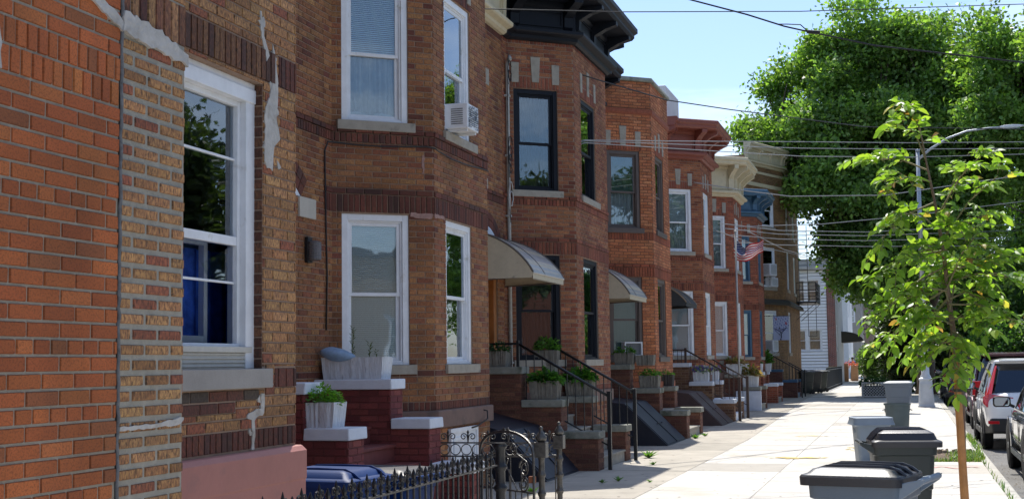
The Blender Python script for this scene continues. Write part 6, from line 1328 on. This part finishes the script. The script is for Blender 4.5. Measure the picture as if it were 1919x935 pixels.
        for y in (.83, L_-.86):
            b = MB(); r0 = .40; k = 20; pr = []
            for j in range(k+1):
                a = math.pi*j/k*1.06-.09; pr.append((math.cos(a), math.sin(a)))
            for j in range(k):
                (c0, s0), (c1, s1) = pr[j], pr[j+1]; xo = s_*(hw+.014); xi = s_*(hw-.12)
                b.hexa([(xi, y+c0*r0, .35+s0*r0), (xo, y+c0*r0, .35+s0*r0), (xo, y+c1*r0, .35+s1*r0), (xi, y+c1*r0, .35+s1*r0), (xi, y+c0*(r0+.055), .35+s0*(r0+.055)), (xo-s_*.008, y+c0*(r0+.055), .35+s0*(r0+.055)), (xo-s_*.008, y+c1*(r0+.055), .35+s1*(r0+.055)), (xi, y+c1*(r0+.055), .35+s1*(r0+.055))])
            b.build('wheel_arch', clad, T, local=True, fixn=True)
            b = MB(); b.lathe([(.40, -.02), (.40, .015)], 28, (s_*(hw-.005), y, .35), axis='x'); b.build('wheel_well', DARKR, T, local=True)
            b = MB(); xw = s_*(hw-.07); b.lathe([(.21, -.09), (.32, -.10), (.345, -.08), (.35, -.03), (.35, .03), (.345, .08), (.32, .10), (.21, .09)], 28, (xw, y, .35), axis='x'); wh = b.build('wheel', RUB, T, smooth=True, local=True)
            b = MB(); b.lathe([(.215, -.02), (.215, .085), (.20, .09), (.19, .05)], 24, (xw, y, .35), axis='x', m=0) if s_ > 0 else b.lathe([(.215, .02), (.215, -.085), (.20, -.09), (.19, -.05)], 24, (xw, y, .35), axis='x')
            for q in range(5):
                a = q*1.2566+.3; ca, sa = math.cos(a), math.sin(a); xo = xw+s_*.085; b.hexa([(xo-s_*.03, y-sa*.03, .35+ca*.03), (xo-s_*.03, y+ca*.2-sa*.02, .35+sa*.2+ca*.02), (xo-s_*.03, y+ca*.2+sa*.02, .35+sa*.2-ca*.02), (xo-s_*.03, y+sa*.03, .35-ca*.03), (xo, y-sa*.03, .35+ca*.03), (xo, y+ca*.2-sa*.02, .35+sa*.2+ca*.02), (xo, y+ca*.2+sa*.02, .35+sa*.2-ca*.02), (xo, y+sa*.03, .35-ca*.03)])
            b.lathe([(.05, -.01), (.05, .02)], 12, (xw+s_*.085, y, .35), axis='x'); b.build('rim', RIM, wh, local=True, fixn=True)
        b = MB(); b.box(s_*(hw-.0)-.02, s_*(hw-.0)+.02, 1.25, L_-1.28, .26, .36); b.build('sill_cladding', clad, T, local=True, bevel=.01)
    b = MB(); b.hexa([(-hw*.86, -.012, .34), (hw*.86, -.012, .34), (hw*1.0, .42, .30), (-hw*1.0, .42, .30), (-hw*.88, -.02, .60), (hw*.88, -.02, .60), (hw*1.006, .42, .60), (-hw*1.006, .42, .60)]); b.build('rear_bumper', clad, T, local=True, bevel=.03, fixn=True)
    b = MB(); b.box(-.26, .26, -.0, .035, .70, .84); b.build('number_plate', mat('plate', (.6, .55, .35), .5), T, local=True, bevel=.004)
    if rack:
        for s_ in (-1, 1):
            b = MB(); b.tube([(s_*hw*.66, yrt+.05, Hh-.03), (s_*hw*.68, yrt+.12, Hh+.06), (s_*hw*.68, yft-.2, Hh+.06), (s_*hw*.66, yft-.1, Hh-.02)], .02, 6); b.build('roof_rail', TRIMB, T, local=True, smooth=True)
    T.location = (X, Y, -.13)
    return T
WP_ = paint('pearl_white_paint', (.88, .89, .90)); BK_ = paint('black_paint', (.012, .014, .014), .2); MR_ = paint('maroon_paint', (.085, .012, .02), .3); DB_ = paint('dark_blue_paint', (.012, .018, .035), .3); GY_ = paint('grey_paint', (.15, .155, .16), .6)
suv('glossy black parked car cut off by the right edge, its side mirror showing', 2.42, 18.95, BK_, L_=4.6, W_=1.85, Hh=1.52, belt=.97, hood=.95, clad=BK_, sedan=True)
suv('pearl white parked suv with tall red tail lights', 2.26, 26.45, WP_, L_=4.55, W_=1.86, Hh=1.70, belt=1.07, hood=1.02)
suv('maroon parked suv with roof rails ahead of the white one', 2.42, 34.0, MR_, L_=4.9, W_=1.92, Hh=1.84, belt=1.14, hood=1.08, clad=MR_, rack=True, lights='S')
suv('dark blue parked suv in the shade past the street lamp', 2.25, 50.5, DB_, L_=4.7, W_=1.9, Hh=1.75, belt=1.08, hood=1.0, lights='S')
suv('grey parked car between the maroon suv and the lamp', 2.35, 42.3, GY_, L_=4.5, W_=1.82, Hh=1.5, belt=.97, hood=.93, sedan=True, lights='S')
suv('black parked suv farthest up the kerb under the tree', 2.3, 58.5, BK_, L_=4.7, W_=1.88, Hh=1.72, belt=1.06, hood=1.0, lights='S')
# ------------------------------------------------------------ trees
BARK = mat('bark', (.11, .085, .065), .95, noise=(8, .3), bump=(18, 1, (2, 2, .4))); BARK2 = mat('young_bark', (.20, .13, .09), .85, noise=(20, .25))
def npmesh(name, V, Fc, cols, m, parent=None):
    """V (n,4,3) quads with one colour each"""
    n = len(V); me = bpy.data.meshes.new(name); me.vertices.add(n*4); me.vertices.foreach_set('co', V.reshape(-1)); me.loops.add(n*4); me.loops.foreach_set('vertex_index', np.arange(n*4, dtype=np.int32)); me.polygons.add(n); me.polygons.foreach_set('loop_start', np.arange(0, n*4, 4, dtype=np.int32))
    me.update(calc_edges=True); at_ = me.color_attributes.new('Col', 'FLOAT_COLOR', 'CORNER'); c4 = np.ones((n, 4, 4), dtype=np.float32); c4[:, :, :3] = cols[:, None, :]; at_.data.foreach_set('color', c4.reshape(-1)); me.materials.append(m); me.validate()
    o = bpy.data.objects.new(name, me); COL.objects.link(o)
    if parent: o.parent = parent
    return o
def leaves(rg, centers, per, spread, size, cols, up=.35):
    C = np.repeat(centers, per, axis=0); n = len(C); P = C+rg.normal(size=(n, 3))*spread*np.array([1, 1, .8])
    d = rg.normal(size=(n, 3)); d[:, 2] -= .15; d /= np.linalg.norm(d, axis=1)[:, None]; nn = rg.normal(size=(n, 3)); nn[:, 2] += up*2; s = np.cross(d, nn); s /= np.linalg.norm(s, axis=1)[:, None]+1e-9
    L_ = (size*rg.uniform(.6, 1.35, n))[:, None]; W_ = L_*.32; fold = np.cross(s, d)*L_*.12
    V = np.stack([P, P+d*L_*.5+s*W_+fold, P+d*L_, P+d*L_*.5-s*W_+fold], axis=1)
    ci = rg.integers(0, len(cols), n); c = np.array(cols)[ci]*rg.uniform(.75, 1.25, (n, 1)); cl = np.repeat(rg.uniform(.65, 1.3, len(centers)), per)[:, None]
    return V, np.clip(c*cl, 0, 1)
def big_tree(label, base, ells, nc, per, seed, trunk_r=.38, cols=((.155, .28, .072), (.20, .335, .085), (.115, .21, .055), (.25, .38, .10)), size=.2, spread=.42, group='leafy street trees', fork=3.2, puff=1.15):
    rg = np.random.default_rng(seed); x0, y0 = base; T = thing('street_tree', label, 'tree', (x0, y0, 0), group); off = np.array([x0, y0, 0])
    vol = np.array([e[3]*e[4]+e[3]*e[5] for e in ells]); npf = max(8, nc//34); cnt = rg.multinomial(npf, vol/vol.sum()); pf = []
    for e, c in zip(ells, cnt):
        v = rg.normal(size=(c, 3)); v /= np.linalg.norm(v, axis=1)[:, None]; q = np.where(rg.random(c) < .8, rg.uniform(.72, 1.02, c), rg.uniform(.1, .7, c)); pf.append(np.array(e[:3])+v*q[:, None]*np.array(e[3:]))
    pf = np.concatenate(pf); fld = np.sin(pf[:, 0]*1.5+seed)*np.sin(pf[:, 2]*1.3+seed*2)+.7*np.sin(pf[:, 1]*.9+pf[:, 2]*.8+1); pf = pf[fld > -1.05]; pr_ = rg.uniform(.55, 1.25, len(pf))*puff
    v = rg.normal(size=(len(pf), 34, 3)); v[:, :, 2] = v[:, :, 2]*.75+.25; v /= np.linalg.norm(v, axis=2)[:, :, None]; cs = (pf[:, None, :]+v*(pr_[:, None]*rg.uniform(.45, 1.05, (len(pf), 34)))[:, :, None]).reshape(-1, 3)
    # ragged twigs beyond the puffs
    tw = rg.integers(0, len(pf), len(pf)*3); vv = rg.normal(size=(len(tw), 3)); vv[:, 2] = abs(vv[:, 2])*.8; vv /= np.linalg.norm(vv, axis=1)[:, None]; cs = np.concatenate([cs, pf[tw]+vv*(pr_[tw]*rg.uniform(1.0, 1.32, len(tw)))[:, None]])
    V, c = leaves(rg, cs, per, spread, size, cols); npmesh('crown', V-off, None, c, LEAF, T)
    b = MB(); b.tube([(x0, y0, -.05), (x0, y0, .3), (x0+.05, y0, 1.5), (x0, y0+.1, fork)], [trunk_r*1.35, trunk_r*1.05, trunk_r, trunk_r*.85], 12); b.build('trunk', BARK, T, smooth=True)
    r = random.Random(seed)
    for e in ells:
        b = MB(); A = Vector((x0, y0+.1, fork-.3)); E_ = Vector(e[:3]); mid_ = A.lerp(E_, .5)+Vector((r.uniform(-.4, .4), r.uniform(-.4, .4), -.2)); b.tube([A, A.lerp(mid_, .5), mid_, mid_.lerp(E_, .5)+Vector((r.uniform(-.2, .2), 0, r.uniform(0, .3))), E_], [trunk_r*.6, trunk_r*.45, trunk_r*.34, trunk_r*.24, trunk_r*.16], 8)
        for q in range(9):
            v = Vector((r.gauss(0, 1), r.gauss(0, 1), r.gauss(.2, .8))).normalized(); tip = E_+Vector((v.x*e[3], v.y*e[4], v.z*e[5]))*.92; st = mid_.lerp(E_, r.uniform(.1, 1)); m_ = st.lerp(tip, .5)+Vector((r.uniform(-.3, .3), r.uniform(-.3, .3), r.uniform(-.1, .4))); b.tube([st, m_, tip], [trunk_r*.17, trunk_r*.1, .02], 5)
        b.build('limb', BARK, T, smooth=True)
    return T
big_tree('huge leafy street tree filling the sky right of the houses', (.75, 63), [(-2.0, 63, 12.9, 3.4, 3.6, 3.2), (-5.3, 62.3, 12.3, 1.9, 2.6, 2.5), (-4.2, 62, 11.2, 2.2, 3, 2.2), (.2, 63, 11, 4.0, 4.4, 4.4), (-3.9, 60.5, 9.9, 1.5, 2.4, 1.6), (-1.0, 61.5, 8.2, 2.2, 3, 2.2), (-.7, 61, 5.6, 1.9, 2.6, 1.3), (-2.7, 61.3, 6.7, 1.0, 1.8, 1.1), (2.4, 63, 11.5, 2.2, 3.4, 3.2), (3.6, 61.5, 13.6, 1.7, 2.2, 1.9), (1.2, 62, 14.6, 1.7, 2.2, 1.7), (1.6, 62, 7.2, 2.6, 3, 2.4), (-1.4, 62, 15.8, 2.0, 2.0, 1.4)], 7600, 34, 11, size=.21, spread=.30, puff=.95)
big_tree('second leafy tree at the right edge, paler and slightly nearer', (7.6, 59), [(5.6, 59, 12.4, 3.0, 3.4, 3.4), (8.8, 59, 10, 3.6, 3.6, 4.6), (5.6, 59, 8.2, 2.6, 3, 3), (7.2, 58, 5.2, 2.8, 3, 2.0), (5.0, 60, 14.0, 1.3, 2, 1.5)], 2600, 38, 23, size=.21, spread=.30)
big_tree('dark tree behind the huge one, farther along the kerb', (1.8, 88), [(1.9, 88, 9, 3.2, 3.5, 4.5), (5, 90, 9, 3.5, 4, 6), (1.9, 86, 5, 2.2, 2.5, 2.2)], 1100, 36, 31, size=.3, spread=.45, cols=((.05, .11, .025), (.06, .13, .03)))
big_tree('broad tree beyond the parked cars at the right', (7.5, 92), [(6, 92, 6, 5, 4, 5), (10.5, 92, 8, 5, 4, 7), (4, 92, 4, 3.5, 3, 3)], 1100, 40, 37, size=.3, spread=.6, cols=((.045, .11, .025), (.06, .14, .03)))
big_tree('distant tree closing the end of the street', (-.5, 170), [(-1, 170, 8, 6, 5, 6), (7, 172, 9, 7, 5, 8), (-5, 176, 6, 3, 4, 4.5), (15, 175, 9, 8, 5, 8)], 900, 40, 41, size=.5, spread=1.0, cols=((.05, .11, .03), (.07, .14, .035)))
for k, (y, lab) in enumerate(((13, 'tree across the street opposite the nearest bins'), (24, 'tree across the street opposite the black car'), (30, 'tree across the street opposite the maroon suv'), (41, 'tree across the street opposite the grey parked car'))):
    big_tree(lab, (10.6, y), [(11.0, y, 6.2, 2.4, 2.6, 1.9), (10.8, y+1, 4.6, 1.8, 2.0, 1.2)], 600, 26, 50+k, cols=((.05, .085, .04), (.08, .12, .055)), trunk_r=.2, size=.24, spread=.32, fork=2.4, puff=.9)
# dark evergreen and shrubs behind the lamp
def shrub(label, x, y, rx, ry, h, n, s, cols, seed):
    rg = np.random.default_rng(seed); T = thing('shrub', label, 'shrub', (x, y, 0), 'shrubs along the far sidewalk'); v = rg.normal(size=(n, 3)); v /= np.linalg.norm(v, axis=1)[:, None]; q = rg.uniform(.5, 1.0, n)[:, None]
    cs = v*q*np.array([rx, ry, h/2])+np.array([0, 0, h/2]); V, c = leaves(rg, cs, 16, .1*h/2+.05, s, cols); V[:, :, 2] = np.maximum(V[:, :, 2], .01); npmesh('foliage', V, None, c, LEAF, T)
    b = MB(); b.tube([(x, y, 0), (x+.03, y, h*.5), (x-.05, y, h*.8)], [.06, .045, .02], 6); b.build('stem', BARK, T)
DK = ((.018, .035, .012), (.025, .045, .015))
shrub('tall dark evergreen shrub behind the white lattice box', -.15, 66, 1.05, 1.2, 4.2, 900, .16, DK, 3)
shrub('dark evergreen mass right of the tall one, behind the lamp', 1.0, 69, 1.3, 1.2, 4.4, 800, .16, DK, 4)
shrub('light green bush beyond the evergreen, far down the walk', -2.0, 92, 1.0, 1, 2.4, 420, .14, ((.09, .16, .05), (.12, .2, .06)), 5)
shrub('small bush far down the walk beside the person', -3.0, 112, .9, 1, 2.6, 300, .16, ((.10, .17, .06), (.14, .2, .07)), 6)
shrub('round bush across the road past the cars', 5.0, 80, 2.0, 2, 3.4, 700, .2, ((.05, .12, .03), (.07, .15, .035)), 7)
shrub('wide bush at the right edge beyond the cars', 8.0, 80, 2.2, 2, 4.2, 800, .2, ((.05, .12, .03), (.08, .17, .04)), 8)
# ------------------------------------------------------------ young tree, stake and strap
T = thing('young_tree', 'young ash tree with large yellow green leaves tied to a wooden stake', 'tree', (.25, 7.98, 0))
r = random.Random(12); YT = 7.98
def yp(px, py, dy=0): p = at(px, py, Y=YT+dy); return p
b = MB(); base = Vector((.262, YT+.02, 0)); b.tube([base, yp(1803, 760, .03), yp(1792, 660, .03), yp(1778, 560, .02), yp(1768, 470), yp(1752, 380), yp(1735, 300), yp(1722, 235)], [.017, .016, .016, .014, .011, .008, .006, .004], 8); b.build('trunk', BARK2, T, smooth=True)
LEAVES = []
def leaflet(b, P0, d, nrm, L_, W_, c):
    s = d.cross(nrm).normalized(); n2 = s.cross(d).normalized(); k = [(0, 0), (.18, .62), (.42, 1), (.7, .75), (.9, .32), (1, 0)]
    mid_ = [P0+d*L_*t-n2*L_*.28*t*t for t, w_ in k]
    for i in range(len(k)-1):
        for sg in (-1, 1):
            a, c2 = mid_[i], mid_[i+1]; e0 = a+s*sg*W_*k[i][1]+n2*W_*.32*k[i][1]; e1 = c2+s*sg*W_*k[i+1][1]+n2*W_*.32*k[i+1][1]
            pts = [a, c2, e1, e0] if k[i][1] > 0 and k[i+1][1] > 0 else ([a, c2, e1] if k[i+1][1] > 0 else [a, c2, e0])
            b.face(pts if sg > 0 else pts[::-1], 0, c)
def compound(b, P0, d, n=5, ll=.085, col=None):
    d = d.normalized(); up = Vector((0, 0, 1)); Lr = ll*1.55*(n/5); sd = d.cross(up)
    if sd.length < .1: sd = Vector((1, 0, 0))
    sd.normalize(); nrm = sd.cross(d).normalized(); nrm = (nrm+Vector((r.uniform(-.5, .5), r.uniform(-.5, .5), r.uniform(-.1, .3)))).normalized()
    pts = [P0+d*Lr*t-up*Lr*.45*t*t for t in (0, .33, .66, 1)]; LEAVES.append(pts)
    for i in range(n):
        g = r.uniform(.8, 1.2); base_c = col or r.choice([(.18, .31, .05), (.24, .38, .06), (.14, .25, .045), (.31, .43, .08), (.22, .35, .06), (.12, .21, .05)])
        if r.random() < .05: base_c = r.choice([(.42, .32, .09), (.30, .17, .07), (.48, .42, .12)])
        c = tuple(x*g for x in base_c)
        if i == n-1: P1 = pts[3]; dd = (pts[3]-pts[2]).normalized()
        else:
            t = (.3, .3, .68, .68, .95, .95)[i]; P1 = P0+d*Lr*t-up*Lr*.45*t*t; dd = (d*.55+sd*(1 if i % 2 else -1)*.9+Vector((0, 0, r.uniform(-.55, .05)))).normalized()
        L_ = ll*r.uniform(.8, 1.25); leaflet(b, P1, dd, (nrm+Vector((r.uniform(-.25, .25), r.uniform(-.25, .25), 0))).normalized(), L_, L_*.30, c)
BR = [((1735, 300), (1700, 235)), ((1722, 235), (1690, 205)), ((1740, 320), (1630, 300)), ((1745, 340), (1660, 350)), ((1750, 380), (1650, 450)), ((1760, 430), (1690, 400)), ((1765, 470), (1640, 520)), ((1770, 500), (1650, 590)), ((1775, 540), (1660, 640)), ((1775, 560), (1720, 650)), ((1768, 470), (1850, 400)), ((1760, 420), (1810, 300)), ((1765, 450), (1870, 330)), ((1772, 520), (1880, 480)), ((1772, 530), (1900, 520)), ((1778, 570), (1900, 600)), ((1782, 600), (1850, 610)), ((1785, 620), (1822, 668)), ((1785, 610), (1730, 600)), ((1780, 580), (1800, 500)), ((1770, 500), (1780, 420)), ((1775, 540), (1830, 440)), ((1790, 640), (1740, 670)), ((1770, 480), (1710, 480)), ((1775, 545), (1700, 560)), ((1780, 560), (1840, 560)), ((1760, 400), (1840, 290)), ((1786, 625), (1790, 690)), ((1778, 565), (1750, 500))]
b = MB(); bl = MB()
for (p0, p1) in BR:
    A = yp(*p0); B = yp(p1[0], p1[1], r.uniform(-.28, .28)); mid_ = A.lerp(B, .5)+Vector((0, 0, .04)); b.tube([A, mid_, B], [.006, .0045, .003], 5)
    n = 5 if (B-A).length > .25 else 4
    for k in range(n):
        t = .35+.65*k/(n-1); P0 = A.lerp(mid_, t*2) if t < .5 else mid_.lerp(B, t*2-1)
        for q in range(3 if B.z < 2.25 or k == n-1 else 2):
            d = (B-A).normalized()*r.uniform(.1, .9)+Vector((r.uniform(-.8, .8), r.uniform(-.8, .8), r.uniform(-.25, .6))); compound(bl, P0+Vector((r.uniform(-.03, .03), r.uniform(-.03, .03), r.uniform(-.03, .03))), d, r.choice((5, 5, 7)), r.uniform(.044, .072))
for pts in LEAVES: b.tube(pts, .0018, 4, cap=False)
b.build('branches', mat('twig', (.24, .2, .1), .8), T); bl.build('crown', LEAFY, T, smooth=False)
S = thing('tree_stake', 'orange brown wooden stake holding the young tree, standing in front of the parked cars', 'tree stake', (.27, 7.9, 0))
b = MB(); pt = at(1790, 657, Y=7.9); pb = at(1808, 935, Y=7.9); dn = (pb-pt); pg = pt+dn*(pt.z/(-dn.z)); b.tube([tuple(pg), tuple(pb), tuple(pt.lerp(pb, .5)), tuple(pt)], [.026, .0235, .021, .0175], 14); b.build('pole', mat('stake_wood', (.62, .27, .085), .6, noise=(14, .2), bump=(30, .6, (3, 3, .25)), stain=[(12, (.36, .15, .06), .62, (3, 3, .2)), (30, (.66, .36, .14), .66)]), S, smooth=True)
q = at(1796, 731, Y=7.9); b = MB(); b.lathe([(.021, -.008), (.026, -.008), (.026, .008), (.021, .008)], 14, tuple(q)); b.tube([(q.x-.01, q.y-.02, q.z), (q.x-.05, q.y+.0, q.z-.01), (q.x-.09, q.y+.02, q.z-.03), (q.x-.10, q.y+.02, q.z-.045)], .0022, 4); b.build('strap', mat('strap', (.06, .07, .045), .7), S)
# ------------------------------------------------------------ overhead wires
def wire(label, pts, rad=.008, m=CABLE, n=10, sag=0):
    P_ = [at(x, y, Y=Y) for x, y, Y in pts]; out_ = []
    for i in range(len(P_)-1):
        for k in range(n): t = k/n; q = P_[i].lerp(P_[i+1], t); q.z -= sag*4*t*(1-t); out_.append(q)
    out_.append(P_[-1]); b = MB(); b.tube(out_, rad, 6); return tag(b.build('overhead_wire', m, smooth=True), label, 'overhead wire', 'utility wires over the street')
WL = mat('grey_wire', (.30, .30, .30), .5)
wire('single wire crossing the very top of the picture to the sky above the tree', [(425, -26, 12.6), (540, -10, 13.5), (900, 17, 17), (1160, 23, 19), (1500, 22, 22), (1960, 7, 26), (2350, (7)-10, 30)], .008)
o = wire('thick twisted service cable with a splice, coming down across the sky', [(905, -150, 21), (1270, -6, 20), (1400, 28, 20.5), (1470, 50, 21), (1515, 60, 21), (1640, 86, 22), (1940, 120, 24)], .014)
b = MB(); P_ = [at(x, y, Y=21) for x, y in ((1455, 46), (1475, 46), (1500, 47), (1517, 62), (1500, 58), (1470, 50))]; b.tube([P_[0], P_[1], P_[2], P_[3]], .009, 5); q = at(1512, 60, Y=21); b.tube([q, q+Vector((.2, 0, -.03))], .03, 8); b.build('splice', CABLE, o)
wire('service wire leaving the conduit on the navy cornice house toward the tree', [(975, 118, 21.5), (1000, 112, 21.8), (1120, 150, 23), (1250, 188, 25), (1370, 206, 28), (1620, 238, 33), (1960, 243, 38), (2350, (243)-10, 42)], .012)
for k, (a, c, d, lab) in enumerate(((262, 268, 266, 'uppermost of the three pale wires running level from the navy window'), (262, 280, 278, 'middle of the three pale wires running level from the navy window'), (264, 295, 288, 'lowest of the three pale wires running level from the navy window'))):
    wire(lab, [(1038, a, 22.5), (1250, a+(c-a)*.45, 25), (1500, c-2, 30), (1700, c, 34), (1960, d, 40), (2350, (d)-10, 44)], .009, WL)
wire('wire dipping in front of the tree, starting at the red cornice house', [(1300, 342, 36.5), (1400, 358, 37), (1480, 368, 38), (1660, 366, 40), (1960, 322, 46), (2350, (322)-10, 50)], .014, WL)
wire('wire rising to the right from above the clapboard house', [(1380, 425, 42), (1540, 420, 44), (1700, 405, 48), (1960, 372, 54), (2350, (372)-10, 58)], .013, WL)
for k, y in enumerate((430, 437, 446, 457)):
    wire(['top wire of the low bundle in front of the tree', 'second wire of the low bundle in front of the tree', 'third wire of the low bundle in front of the tree', 'bottom wire of the low bundle in front of the tree'][k], [(1345+12*k, y-12+3*k, 40), (1460, y+2, 44), (1620, y+5, 50), (1960, y-12+5*k, 60), (2350, (y-12+5*k)-10, 64)], .013, WL)
wire('wire slanting down to the right past the flag', [(1395, 430, 40), (1470, 468, 50), (1560, 492, 60)], .014, WL)
wire('lower slanting wire passing behind the flag', [(1340, 432, 38), (1440, 466, 48), (1500, 478, 60)], .014, WL)
